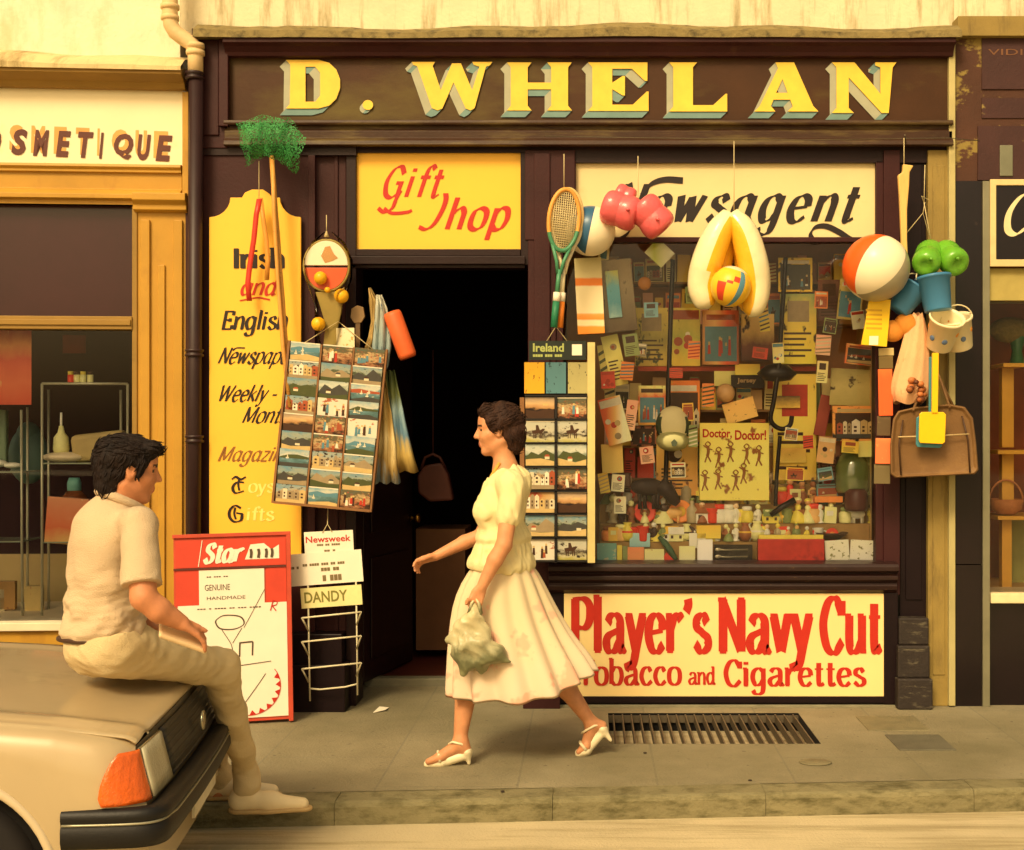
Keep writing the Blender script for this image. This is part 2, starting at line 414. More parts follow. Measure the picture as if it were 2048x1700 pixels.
def plaster_mat(name, base, stain, x_stretch=9):
    m, t, b = nodes(name)
    g = noise(t, 1.0, 6, .7, stretch=(x_stretch, 1, 1.1)); g2 = noise(t, 4, 6, .65); g3 = noise(t, 40, 4)
    c = mixc(t, ramp(t, g2, [(.4, (0,0,0)), (.75, (.6,.6,.6))]), lin(base), lin(tuple(q*.86 for q in base)))
    c = mixc(t, ramp(t, g, [(.50, (0,0,0)), (.66, (.85,.85,.85))]), c, lin(stain))
    t.links.new(c, b.inputs['Base Color']); b.inputs['Roughness'].default_value = .9
    bn = N(t, 'Bump', i_Strength=.4, i_Distance=.01); t.links.new(g3, bn.inputs['Height']); t.links.new(bn.outputs[0], b.inputs['Normal'])
    return m
plaster = plaster_mat('cream_plaster', (226,214,178), (150,134,92))
plaster2 = plaster_mat('pale_plaster', (236,226,196), (206,192,150), 3)
khaki = mat('khaki_paint', (142,120,62), .6, .2, 4, .2, 60, dirt=((96,78,44), .52, 6, .25, (2, 1, .4)))
palestrip = mat('pale_strip', (176,164,112), .5, .15, 5, dirt=((110,100,60), .6, 12, .2, (1,1,.3)))

nb = thing('newsagent_building', 'dark brown newsagent shop with painted name fascia, open door and crowded window', 'shop building', (X(1150), F+.3, 0))
TOP = 6.0
mb = MB(); mb.box(X(352), X(1916), F+.08, F+.5, Z(66), TOP); mb.build('upper_wall', plaster, nb)
# lichen-grown ledge over the cornice with a wavy mortar line
mb = MB(); rows = []
xs = np.linspace(X(398), X(1912), 60)
for (dy, zf) in ((.06, 66), (-.09, 70), (-.16, 62)):
    pass
lo = []; hi = []
for x in xs:
    wv = .012*math.sin(x*2.3+1) + .008*math.sin(x*7.1) + random.uniform(-.003, .003)
    rows.append([(x, F+.09, Z(44)+wv), (x, F-.03, Z(52,F-.03)+wv), (x, F-.115, Z(60,F-.115)+wv*.8), (x, F-.12, Z(74,F-.12)+wv*.3), (x, F+.05, Z(78))])
mb.grid([[r[j] for r in rows] for j in range(5)], False); mb.build('ledge', lichen, nb)
# cornice: stepped, over the fascia
mb = MB(); mb.extrp([(F+.12, 74), (F-.105, 74), (F-.105, 84), (F-.08, 92), (F-.055, 104), (F-.045, 112), (F-.02, 116), (F+.12, 116)], X(455), X(1902))
mb.build('cornice', maroon, nb, bev=.003)
mb = MB(); mb.pbox(383, 455, 56, 296, F-.02, F+.2); mb.pbox(437, 456, 76, 252, F-.05, F-.02); mb.pbox(395, 437, 80, 270, F-.032, F-.0195)
mb.build('fascia_end_block', maroon, nb, bev=.004)
mb = MB(); mb.pbox(455, 1902, 115, 242, F+.0, F+.2); fas = mb.build('fascia', fasciam, nb)
mb = MB()
mb.extrp([(F+.1, 240), (F-.05, 240), (F-.055, 245), (F-.05, 249), (F-.02, 252), (F-.02, 258), (F-.03, 262), (F-.03, 276), (F-.05, 281), (F-.055, 289), (F-.03, 293), (F+.1, 293)], X(452), X(1902))
mb.build('fascia_moulding', mouldm, nb, bev=.002)
mb = MB()                                                                  # frieze under the moulding
mb.pbox(383, 712, 292, 310, F-.012, F+.2); mb.pbox(1048, 1902, 293, 325, F+.02, F+.2); mb.pbox(712, 1048, 293, 305, F+.02, F+.2)
mb.build('frieze', darkwood, nb)
# raised name lettering, built from outlines with a block shade
def fill2d(outlines):
    cu = bpy.data.curves.new('outline', 'CURVE'); cu.dimensions = '2D'; cu.fill_mode = 'FRONT'
    for pts in outlines:
        s = cu.splines.new('POLY'); s.points.add(len(pts)-1); s.use_cyclic_u = True
        for q, (a, b) in zip(s.points, pts): q.co = (a, b, 0, 1)
    ob = bpy.data.objects.new('outline', cu); C.objects.link(ob)
    me = bpy.data.meshes.new_from_object(ob.evaluated_get(bpy.context.evaluated_depsgraph_get()))
    vs = [v.co.copy() for v in me.vertices]; fs = [list(p.vertices) for p in me.polygons]
    bpy.data.objects.remove(ob); bpy.data.curves.remove(cu); bpy.data.meshes.remove(me)
    return vs, fs
yellow_letter = mat('yellow_letter_paint', (238,196,70), .5, .1, 10, dirt=((206,150,40), .6, 5, .3, None))
shade_side = mat('grey_shade_paint', (164,164,140), .5, .1, 12); shade_low = mat('blue_shade_paint', (110,140,136), .5, .12, 12)
R_ = [(0,0)]
LET = {
 'D': [[(0,100),(60,100),(80,94),(93,80),(100,60),(100,42),(93,20),(80,6),(60,0),(0,0),(7,9),(8,90)], [(36,86),(54,86),(63,74),(63,26),(54,14),(36,14)]],
 'W': [[(0,100),(29,100),(26,92),(36,42),(50,97),(61,97),(75,42),(84,90),(77,94),(75,100),(100,100),(97,93),(92,90),(78,5),(73,0),(67,4),(52,58),(38,4),(32,0),(25,5),(7,91),(2,94)]],
 'H': [[(0,100),(38,100),(32,90),(32,58),(68,58),(68,90),(62,100),(100,100),(94,90),(94,10),(100,0),(62,0),(68,10),(68,44),(32,44),(32,10),(38,0),(0,0),(6,10),(6,90)]],
 'E': [[(0,100),(98,100),(98,62),(94,62),(72,87),(40,87),(40,58),(57,72),(61,72),(61,32),(57,32),(40,45),(40,13),(74,13),(97,40),(100,40),(100,0),(0,0),(7,10),(7,90)]],
 'L': [[(0,100),(48,100),(41,90),(41,13),(76,13),(97,36),(100,36),(100,0),(0,0),(7,10),(7,90)]],
 'A': [[(33,100),(62,100),(92,11),(100,0),(52,0),(60,10),(56,24),(30,24),(26,11),(33,0),(0,0),(8,10),(37,88)], [(34,38),(52,38),(44,66)]],
 'N': [[(0,100),(35,100),(75,38),(75,90),(67,94),(67,100),(100,100),(94,90),(88,0),(77,0),(26,70),(26,10),(34,0),(0,0),(7,10),(7,90)]],
}
DOT = [[(50+50*math.cos(a*PI/8), 50+50*math.sin(a*PI/8)) for a in range(16)]]
for ch, a, b_, t_, u_ in (('D',573,681,121,218), ('dot',726,747,201,221), ('W',824,985,125,222), ('H',1014,1144,126,222), ('E',1176,1297,126,223),
                         ('L',1338,1454,126,224), ('A',1508,1636,126,224), ('N',1663,1792,126,227)):
    ol = DOT if ch == 'dot' else LET[ch]
    wx, hz = (b_-a)/100, (u_-t_)/100
    tr = lambda q: (X(a+q[0]*wx), Z(u_-q[1]*hz))
    mb = MB(); ox, oz = -13*M(), -13*M(); kk = 0
    if ch == 'dot': ox *= .5; oz *= .5
    for pts in ol:
        n = len(pts)
        for i in range(n):
            p0, p1 = tr(pts[i]), tr(pts[(i+1) % n]); ex, ez = p1[0]-p0[0], p1[1]-p0[1]
            mb.m = 2 if abs(ex) > abs(ez)*1.6 else 1
            kk += 1; yy = F - .004 - .00025*kk
            mb.quad((p0[0],yy,p0[1]), (p1[0],yy,p1[1]), (p1[0]+ox,yy,p1[1]+oz), (p0[0]+ox,yy,p0[1]+oz))
    mb.m = 0; v2, f2 = fill2d([[tr(q) for q in pts] for pts in ol])
    mb.add([(v.x, F-.013, v.y) for v in v2], f2)
    mb.build('letter', [yellow_letter, shade_side, shade_low], fas)

# left side: panelled pilaster between drainpipe and door
mb = MB(); mb.pbox(383, 628, 296, 1412, F+.0, F+.2); mb.pbox(628, 692, 310, 1412, F+.03, F+.2)
mb.pbox(616, 630, 310, 1405, F-.015, F+.02); mb.pbox(388, 400, 300, 1405, F-.02, F+.0)
mb.pbox(668, 676, 310, 1400, F+.018, F+.04); mb.build('pilaster', maroon, nb, bev=.003)
mb = MB(); mb.pbox(572, 690, 1330, 1432, F-.16, F+.05, ref=F-.16); mb.pbox(580, 684, 1268, 1330, F-.1, F+.05, ref=F-.1); mb.build('plinth', black_paint, nb, bev=.006)
# door frame, transom and recess
mb = MB()
mb.pbox(692, 712, 305, 1412, F+.01, F+.25); mb.pbox(1041, 1060, 305, 530, F+.01, F+.25)
mb.pbox(712, 1041, 498, 512, F+.0, F+.12); mb.pbox(700, 1050, 512, 528, F-.02, F+.12); mb.pbox(700, 1050, 528, 536, F+.01, F+.12)
mb.build('door_frame', darkwood, nb, bev=.003)
mb = MB(); mb.pbox(1050, 1150, 300, 480, F+.0, F+.2); mb.pbox(1056, 1112, 480, 1420, F+.005, F+.3); mb.pbox(1046, 1120, 1356, 1418, F-.07, F+.1, ref=F-.07)
mb.pbox(1068, 1100, 305, 1300, F-.012, F+.01); mb.build('door_post', maroon, nb, bev=.004)
# dark shop interior seen through the door
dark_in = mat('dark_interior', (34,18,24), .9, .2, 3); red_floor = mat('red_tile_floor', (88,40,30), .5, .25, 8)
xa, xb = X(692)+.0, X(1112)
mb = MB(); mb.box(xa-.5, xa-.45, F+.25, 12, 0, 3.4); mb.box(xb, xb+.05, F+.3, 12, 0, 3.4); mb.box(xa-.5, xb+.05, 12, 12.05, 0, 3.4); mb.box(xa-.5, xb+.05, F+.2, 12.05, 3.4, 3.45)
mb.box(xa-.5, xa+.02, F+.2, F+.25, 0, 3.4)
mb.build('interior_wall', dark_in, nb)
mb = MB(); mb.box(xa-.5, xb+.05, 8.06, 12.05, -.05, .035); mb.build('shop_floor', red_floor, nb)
mb = MB(); mb.box(xa, xb, 7.98, 8.075, -.02, .05); mb.build('threshold', mat('threshold', (120,116,96), .8, .2, 8), nb, bev=.008)
# open door leaf, swung inward on the left
mb = MB(); i = 0
mb.box(0, .86, 0, .045, .05, 2.05)
for (u0, u1, z0, z1) in ((.1, .76, .18, .8), (.1, .76, .95, 1.95)): mb.box(u0, u1, -.012, 0, z0, z1)
DM = Matrix.Translation((xa+.03, F+.42, 0)) @ Matrix.Rotation(math.radians(78), 4, 'Z')
mb.tf(DM); dr = mb.build('door', darkwood, nb, bev=.006)
mb = MB(); mb.lathe([(.0,0),(.022,0),(.012,.02),(.012,.035),(.03,.045),(.03,.065),(.0,.075)], (.78, -.01, 1.0), (0,-1,0), 14); mb.tf(DM); mb.build('handle', mat('brass', (170,130,60), .3, metal=1), dr)

# display window
WX0, WX1, WZ0, WZ1 = X(1112), X(1758), Z(1126), Z(322)
mb = MB()
mb.pbox(1112, 1152, 322, 482, F+.01, F+.14); mb.pbox(1768, 1800, 300, 1190, F+.0, F+.14); mb.pbox(1112, 1126, 482, 1126, F+.02, F+.1)
mb.pbox(1752, 1768, 322, 1126, F+.02, F+.14); mb.pbox(1126, 1752, 474, 484, F+.03, F+.1)
win = mb.build('shop_window', maroon, nb, bev=.003)
mb = MB(); mb.box(WX0+.02, WX1, F+.065, F+.071, WZ0-.02, Z(478)); mb.build('pane', glass('shop_glass', .5), win)
sill_m = mat('sill_paint', (42,24,22), .35, .2, 8, .1, 60, dirt=((122,92,54), .66, 18, .1, (1,1,3)))
mb = MB()
mb.extrp([(F+.2, 1118), (F+.02, 1121), (F-.09, 1128), (F-.1, 1134), (F-.1, 1142), (F-.06, 1147), (F-.075, 1153), (F-.075, 1160), (F-.045, 1166), (F-.055, 1172), (F-.05, 1180), (F-.02, 1186), (F+.2, 1186)], X(1098), X(1790))
mb.build('sill', sill_m, win, bev=.002)
mb = MB(); mb.pbox(1104, 1796, 1186, 1412, F-.005, F+.2); mb.pbox(1768, 1796, 1186, 1408, F-.025, F-.004); mb.pbox(1112, 1769, 1393, 1406, F-.02, F-.004)
mb.build('stall_riser', black_paint, nb, bev=.003)
mb = MB(); mb.box(X(1100), X(1800), F-.03, F+.05, -.02, .012); mb.build('base_course', mat('cement', (128,122,98), .9, .2, 8, .4), nb, bev=.006)
# window bay interior: boards, bed and back
board = mat('window_board', (190,150,90), .8, .22, 6); boardr = mat('red_brown_board', (176,120,76), .8, .2, 5)
mb = MB(); mb.box(WX0-.02, WX0, F+.11, F+.62, WZ0-.04, WZ1); mb.box(WX1, WX1+.02, F+.15, F+.62, WZ0-.04, WZ1); mb.box(WX0, WX1, F+.14, F+.62, WZ1-.0, WZ1+.02)
mb.build('window_lining', mat('lining_board', (220,188,126), .8, .2, 5), win)
mb = MB(); mb.box(WX0-.02, WX1+.02, F+.62, F+.65, WZ0-.04, WZ1); mb.build('window_back', boardr, win)
mb = MB(); mb.box(WX0, WX1, F+.1, F+.62, WZ0-.04, WZ0-.01); mb.build('window_bed', board, win)
mb = MB(); mb.pbox(1276, 1632, 733, 742, F+.36, F+.40); mb.build('window_shelf', mat('red_edge', (170,62,40), .6), win)
mb.pbox(1276, 1632, 733, 742, F+.62, F+.64)
# right end: post, khaki pilaster and cream edge strip
mb = MB(); mb.pbox(1800, 1856, 293, 1412, F+.04, F+.2); mb.pbox(1812, 1844, 330, 1200, F+.03, F+.05); mb.build('window_post', black_paint, nb, bev=.003)
mb = MB(); mb.pbox(1856, 1898, 300, 1412, F+.0, F+.2); mb.pbox(1866, 1890, 330, 1350, F-.006, F+.01); mb.build('pilaster', khaki, nb, bev=.003)
mb = MB(); mb.pbox(1898, 1911, 76, 1412, F-.03, F+.2); mb.build('edge_strip', palestrip, nb, bev=.003)
mb = MB(); mb.pbox(1796, 1866, 1358, 1420, F-.1, F+.05, ref=F-.1); mb.pbox(1796, 1860, 1292, 1356, F-.07, F+.05, ref=F-.07); mb.pbox(1798, 1858, 1236, 1290, F-.04, F+.05, ref=F-.04)
mb.build('plinth', mat('worn_plinth', (44,36,32), .6, .25, 8, .3, 60, dirt=((112,104,84), .55, 10, .2, (1,1,4))), nb, bev=.008)

# the street-side wire the goods hang from
st_m = mat('string', (206,188,140), .8)
mb = MB(); mb.tube([P(1090,272,F-.14), P(1300,276,F-.13), P(1600,280,F-.13), P(1900,276,F-.12), P(1960,282,F-.05)], .0022, 5); mb.tube([P(1810, 270, F-.14), P(1812, 290, F-.02)], .004, 5)
hw = mb.build('hanging_wire', mat('wire_grey', (92,84,66), .6, metal=.4)); tag(hw, 'thin grey wire strung under the dark fascia above the shop window', 'wire')

# ================================================================ RIGHT-HAND SHOP
rb = thing('marble_fronted_shop', 'black marble shopfront with cream framed script sign at the right edge', 'shop building', (X(2100), F+.3, 0))
marble = mat('black_marble', (20,9,14), .2, .4, 3, spec=.5, dirt=((60,44,40), .66, 5, .12, None))
peel = mat('peeling_fascia', (74,44,30), .7, .2, 3, .3, 40, dirt=((138,118,58), .55, 4.2, .05, (1, 1, 1.6)))
mb = MB(); mb.box(X(1916), X(1916)+3.2, F+.08, F+.5, Z(36), TOP); mb.build('upper_wall', plaster, rb)
mb = MB(); mb.box(X(1912), X(1912)+3.2, F-.04, F+.2, Z(76), Z(36)); mb.build('cornice', khaki, rb, bev=.004)
mb = MB(); mb.box(X(1912), X(1912)+3.2, F+.01, F+.2, Z(362), Z(76)); pf = mb.build('fascia', peel, rb)
mb = MB(); mb.pbox(1964, 2300, 76, 178, F+.001, F+.02); mb.pbox(1964, 2300, 196, 236, F+.003, F+.02); mb.pbox(1956, 2300, 252, 360, F-.002, F+.02)
mb.build('fascia_board', mat('maroon_board', (62,34,32), .6, .2, 5, .2, 50, dirt=((140,120,66), .66, 6, .06, (1,1,2))), rb)
mb = MB(); mb.pbox(2000, 2026, 290, 352, F-.01, F+.0); mb.build('light_bracket', mat('grey_metal', (112,112,92), .5), rb, bev=.004)
mb = MB(); put_sans(mb, 'VIDIN', 1976, 2075, 98, 110, F-.001); mb.build('lettering', mat('faded_letter', (112,74,48), .6), pf)
mb = MB(); mb.pbox(1912, 1966, 362, 1128, F+.0, F+.2); mb.pbox(1912, 1966, 1130, 1414, F+.0, F+.2); mb.build('pilaster', marble, rb)
mb = MB(); mb.pbox(1966, 1980, 362, 1414, F-.02, F+.2); mb.build('window_frame', mat('dull_aluminium', (140,136,112), .4, .15, 6, metal=.5), rb, bev=.002)
mb = MB(); mb.box(X(1980), X(1980)+2.5, F+.03, F+.2, 0, Z(1206)); mb.build('stall_riser', marble, rb)
mb = MB(); mb.box(X(1980), X(1980)+2.5, F-.02, F+.3, Z(1206), Z(1186)); mb.build('sill', mat('cream_sill', (226,206,160), .5), rb, bev=.004)
mb = MB(); mb.box(X(1982), X(1980)+2.5, F+.05, F+.056, Z(1186), Z(540)); mb.build('pane', glass('shop_glass'), rb)
mb = MB(); mb.box(X(1980), X(1980)+2.5, F+.03, F+.2, Z(362), Z(356)); mb.box(X(1980), X(1980)+2.5, F+.02, F+.2, Z(600), Z(536)); mb.build('blind_box', mat('olive_blind', (166,150,84), .7), rb)
mb = MB(); mb.box(X(1980), X(1980)+2.5, F+.9, F+.93, 0, Z(362)); mb.box(X(1968), X(1980), F+.2, F+.93, 0, Z(362)); mb.box(X(1980)+2.5, X(1980)+2.53, F+.03, F+.93, 0, Z(362)); mb.box(X(1980), X(1980)+2.5, F+.2, F+.93, Z(362), Z(360))
mb.build('window_back', mat('rust_board', (132,70,40), .8, .2, 5), rb)
mb = MB(); mb.box(X(1980), X(1980)+2.5, F+.2, F+.9, Z(1206), Z(1190)); mb.build('window_bed', mat('tan_bed', (200,160,96), .7), rb)
sg = thing('script_sign', 'black sign with cream frame and script letters Ca at the right edge', 'sign', P(2060, 540, F))
mb = MB(); mb.box(X(1978), X(1978)+1.6, F-.01, F+.03, Z(530), Z(360)); mb.build('panel', marble, sg)
mb = MB(); a0, a1 = X(1978), X(1978)+1.6
mb.prism([(a0,Z(360)),(a1,Z(360)),(a1,Z(372)),(a0+.034,Z(372)),(a0+.034,Z(520)),(a1,Z(520)),(a1,Z(534)),(a0,Z(534))], F-.025, F-.009); mb.build('frame', mat('cream_frame', (214,190,136), .5), sg, bev=.003)
mb = MB(); word(mb, 'Ca', X(1996), Z(468), 110*M(), F-.0115, 12, 3, .5, .35, 1.0); mb.build('lettering', mat('cream_lettering', (222,206,160), .5), sg)

# ================================================================ LEFT-HAND SHOP (its front turned slightly towards the street)
LM = Matrix.Translation((X(374), F, 0)) @ Matrix.Rotation(math.radians(4.0), 4, 'Z') @ Matrix.Translation((-X(374), -F, 0))
FRAME[0] = LM
ochre = mat('ochre_paint', (184,138,46), .5, .1, 4, .1, 60, dirt=((158,112,40), .58, 5, .25, (1, 1, .5)))
ochred = mat('dull_ochre', (146,112,46), .55, .15, 4, .1, 50, dirt=((116,92,40), .55, 6, .25, (.5, 1, 2)))
creamf = mat('cream_fascia', (240,226,186), .5, .05, 3, dirt=((226,200,140), .6, 3, .3, None))
lb = thing('cosmetics_shop', 'yellow ochre painted shopfront with cream name board and display window', 'shop building', (X(180), F+.3, 0))
L0 = X(-700)
mb = MB(); mb.box(L0, X(352), F+.1, F+.5, Z(116), TOP); mb.build('upper_wall', plaster2, lb)
mb = MB(); rows = []
for x in np.linspace(L0, X(374), 40):
    wv = .01*math.sin(x*3.1) + .006*math.sin(x*9) + random.uniform(-.003, .003)
    rows.append([(x, F+.11, Z(100)+wv), (x, F-.06, Z(116,F-.06)+wv), (x, F-.15, Z(130,F-.15)+wv*.5), (x, F-.15, Z(140,F-.15)), (x, F+.05, Z(143))])
mb.grid([[r[j] for r in rows] for j in range(5)], False); mb.build('ledge', plaster_mat('ledge_plaster', (214,192,140), (120,98,50), 4), lb)
mb = MB(); mb.extrp([(F+.2, 139), (F-.135, 139), (F-.135, 148), (F-.06, 166), (F-.045, 178), (F-.01, 183), (F+.2, 183)], L0, X(374)); mb.build('cornice', ochred, lb, bev=.003)
mb = MB(); mb.box(L0, X(366), F+.0, F+.2, Z(332), Z(183)); lf = mb.build('fascia', creamf, lb)
mb = MB(); mb.pbox(364, 376, 183, 392, F-.02, F+.2); mb.build('fascia_edge', ochre, lb, bev=.003)
mb = MB(); mb.extrp([(F+.2, 330), (F-.03, 330), (F-.035, 335), (F-.02, 341), (F-.02, 346), (F+.0, 348), (F+.0, 380), (F-.03, 383), (F-.05, 390), (F-.05, 398), (F-.02, 403), (F-.02, 411), (F+.2, 411)], L0, X(364)); mb.build('entablature', ochre, lb, bev=.002)
shadow_letter = mat('orange_letter', (224,160,84), .5); brown_letter = mat('brown_letter', (92,46,34), .5)
for txt, a, b_ in (('C',-64,-34), ('O',-26,12), ('S',28,62), ('M',70,104), ('E',114,146), ('T',156,190), ('I',198,210), ('Q',226,268), ('U',272,302), ('E',308,344)):
    dy = 10*a/350
    mb = MB(); mb.m = 0
    put_sans(mb, txt, a, b_-8, 254+dy, 308+dy, F-.002, .0, .045, -.025)
    mb.m = 1; put_sans(mb, txt, a+4, b_, 262+dy, 314+dy, F-.004, .15, .045, -.025)
    mb.build('letter', [shadow_letter, brown_letter], lf)
mb = MB(); mb.pbox(274, 372, 411, 1420, F+.0, F+.2); mb.pbox(282, 300, 440, 1300, F-.02, F+.001); mb.pbox(316, 330, 530, 1300, F-.014, F+.001); mb.pbox(346, 364, 440, 1300, F-.02, F+.001)
mb.extrp([(F+.1, 386), (F-.07, 386), (F-.07, 400), (F-.04, 410), (F-.04, 420), (F-.01, 426), (F+.1, 426)], X(272), X(376)); mb.build('pilaster', ochre, lb, bev=.004)
mb = MB(); mb.box(X(372), X(384), F-.01, F+.2, 0, Z(150)); mb.build('side_return', maroon, lb)
mb = MB(); mb.pbox(266, 276, 411, 1240, F-.01, F+.1); mb.box(L0, X(268), F-.02, F+.1, Z(660), Z(634)); mb.box(L0, X(266), F-.03, F-.018, Z(652), Z(641)); mb.build('window_frame', ochred, lb, bev=.003)
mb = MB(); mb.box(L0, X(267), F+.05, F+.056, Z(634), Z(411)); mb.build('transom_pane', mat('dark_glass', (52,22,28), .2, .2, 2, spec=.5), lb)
mb = MB(); mb.box(L0, X(267), F+.04, F+.046, Z(1240), Z(660)); mb.build('pane', glass('shop_glass'), lb)
mb = MB(); mb.box(L0, X(268), F-.06, F+.9, Z(1256), Z(1240)); mb.build('window_bed', mat('white_bed', (226,212,180), .6, .1, 6), lb, bev=.004)
mb = MB(); mb.box(L0, X(274), F-.03, F+.2, 0, Z(1256)); mb.build('stall_riser', ochre, lb, bev=.004)
mb = MB(); mb.box(L0, X(372), F+1.5, F+1.53, 0, Z(400)); mb.box(X(268), X(274), F+.2, F+1.5, 0, Z(400)); mb.box(L0, X(372), F+.2, F+1.5, Z(400), Z(396)); mb.build('window_back', mat('dark_back', (48,26,30), .9, .2, 4), lb)
FRAME[0] = Matrix.Identity(4)

# ================================================================ DRAINPIPE
dp = thing('drainpipe', 'cream elbowed drainpipe turning dark brown below, between the two shopfronts', 'drainpipe', P(391, 1412, F-.06))
crm = mat('cream_pipe', (216,186,136), .6, .15, 8, .2, 60, dirt=((150,112,66), .58, 9, .2, None)); pip = mat('dark_pipe', (48,30,30), .45, .2, 6)
d = F - .09
mb = MB(); mb.tube([P(340,-400,d), P(340,30,d), P(342,50,d), P(350,64,d), P(366,76,d), P(382,86,d), P(390,98,d), P(391,112,d), P(391,150,d)], .043, 14)
mb.build('upper_pipe', crm, dp)
for (px, py, r) in ((340, 14, .052), (340, 36, .05), (391, 92, .05), (391, 106, .052)):
    mb = MB(); mb.lathe([(r-.012, -.016), (r, -.012), (r, .012), (r-.012, .016)], P(px, py, d), (0,0,1), 16); mb.build('collar', crm, dp)
mb = MB(); mb.tube([P(392,150,d), P(386,1400,d)], .04, 14); mb.build('lower_pipe', pip, dp)
for py in (152, 706, 878):
    mb = MB(); mb.lathe([(.038, -.022), (.052, -.02), (.052, -.008), (.045, -.004), (.045, .004), (.052, .008), (.052, .02), (.038, .022)], P(389, py, d), (0,0,1), 16); mb.build('collar', pip, dp)
# ================================================================ SIGNS
ysign = mat('yellow_sign_paint', (246,190,62), .45, .05, 2, dirt=((226,160,44), .6, 3, .3, None))
redl = mat('red_lettering', (186,40,24), .5, .08, 12); blackl = mat('black_lettering', (34,24,22), .5, .1, 12)
cream = mat('cream_panel', (222,204,152), .5, .05, 3, dirt=((196,176,112), .58, 3, .3, None))
enamel = mat('cream_enamel', (240,212,146), .28, .04, 2, dirt=((206,160,80), .72, 9, .1, None))
white = mat('white_card', (236,226,204), .6, .04, 6)

t = thing('gift_shop_sign', 'yellow panel with red script Gift Shop over the open door', 'sign', P(876, 500, F+.05))
mb = MB(); mb.pbox(711, 1042, 304, 499, F+.04, F+.07); mb.build('panel', ysign, t)
mb = MB(); u = M()*1.0
word(mb, 'Gift', X(757), Z(392), 84*u, F+.0385, 13, 3.5, .55, .34, track=8, width=124*u)
pen(mb, [(0,14),(-10,-4),(-18,-22),(-34,-30),(-46,-22)], 9, 3, .5, lambda q: (X(800)+q[0]*u, Z(392)+q[1]*u), F+.0385)
pen(mb, [(-46,-22),(-30,-32),(0,-30),(10,-26)], 7, 3, 1.2, lambda q: (X(812)+q[0]*u, Z(392)+q[1]*u), F+.0385)
word(mb, 'hop', X(886), Z(457), 86*u, F+.0385, 14, 3.5, .55, .34, track=7, width=130*u)
pen(mb, [(-14,76),(-14,62),(-22,40),(-38,14),(-54,4),(-68,8)], 11, 3, .4, lambda q: (X(904)+q[0]*u, Z(460)+q[1]*u), F+.0385)
mb.build('lettering', redl, t)

t = thing('newsagent_sign', 'long cream panel with black script Newsagent across the top of the shop window', 'sign', P(1460, 478, F+.04))
mb = MB(); mb.pbox(1152, 1769, 325, 478, F+.05, F+.07); mb.build('panel', cream, t)
mb = MB(); y = F+.0485
word(mb, 'Newsagent', X(1222), Z(441), 106*u, y, 16, 2.5, .35, .36, track=10, width=496*u)
pen(mb, [(0,0),(22,22),(50,30),(84,28)], 14, 3, 1.1, lambda q: (X(1283)+q[0]*u, Z(386)+q[1]*u), y)
pen(mb, [(26,-22),(10,-24),(2,-10),(12,4),(34,6),(60,-6),(86,-22),(112,-24),(140,-6)], 12, 3, 1.0, lambda q: (X(1622)+q[0]*u, Z(456)+q[1]*u), y)
pen(mb, [(0,-10),(26,-12),(48,0),(60,18)], 12, 3, 1.0, lambda q: (X(1206)+q[0]*u, Z(466)+q[1]*u), y)
mb.build('lettering', blackl, t)

t = thing('tobacco_sign', 'cream enamel advertising sign with red tobacco lettering below the shop window', 'sign', P(1450, 1393, F-.02))
mb = MB(); mb.pbox(1128, 1770, 1187, 1393, F-.018, F-.004); mb.build('panel', enamel, t, bev=.003)
mb = MB(); y = F-.0195
word(mb, "Pläyer's", X(1141), Z(1302), 146*u, y, 19, 5, .0, 0, track=2, serif=7, width=280*u)
word(mb, "Nävy", X(1436), Z(1303), 146*u, y, 19, 5, .0, 0, track=2, serif=7, width=188*u)
word(mb, "Cut", X(1640), Z(1303), 146*u, y, 19, 5, .0, 0, track=2, serif=7, width=124*u)
word(mb, "Tobäcco", X(1156), Z(1368), 69*u, y, 15, 5, .0, 0, track=2, serif=6, width=208*u)
word(mb, "änd", X(1376), Z(1367), 46*u, y, 15, 5, .0, 0, serif=8, width=54*u)
word(mb, "Cigärettes", X(1447), Z(1370), 69*u, y, 15, 5, .0, 0, track=2, serif=6, width=284*u)
mb.build('lettering', redl, t)

t = thing('newspaper_board', 'tall yellow board with scooped top listing newspapers and magazines in black script', 'sign', P(514, 1120, F-.03))
cv = [(423 + 42*math.sin(a*PI/12), 437 - 39*(1-math.cos(a*PI/12))) for a in range(7)]
cv2 = [(1029-1-a, b) for a, b in reversed(cv)]
poly = [(423, 1120)] + cv + [(488,398), (494,388), (508,382), (530,382), (542,390), (548,398)] + cv2 + [(606, 1120)]
mb = MB(); mb.prism([(X(a), Z(b)) for a, b in poly], F-.045, F-.02); mb.build('panel', ysign, t, bev=.002)
y = F-.0465
def brd(fn, name='lettering', m_=blackl): b = MB(); fn(b); b.build(name, m_, t)
mb = MB(); word(mb, 'Irish', X(470), Z(538), 52*u, y, 18, 5, 0, 0, serif=8, width=104*u)
mb.build('lettering', blackl, t); mb = MB(); word(mb, 'English', X(446), Z(660), 50*u, y, 14, 4, .3, .2, serif=5, width=132*u)
mb.build('lettering', blackl, t); mb = MB(); word(mb, 'Newspapers', X(438), Z(728), 44*u, y, 12, 3, .6, .45, width=166*u); pen(mb, [(0,0),(8,5),(24,5)], 4, 2, .3, lambda q: (X(470)+q[0]*u, Z(702)+q[1]*u), y)
mb.build('lettering', blackl, t); mb = MB(); word(mb, 'Weekly -', X(436), Z(803), 44*u, y, 12, 3, .6, .45, width=118*u)
mb.build('lettering', blackl, t); mb = MB(); word(mb, 'Monthly', X(486), Z(846), 44*u, y, 12, 3, .6, .45, width=116*u)
mb.build('lettering', blackl, t)
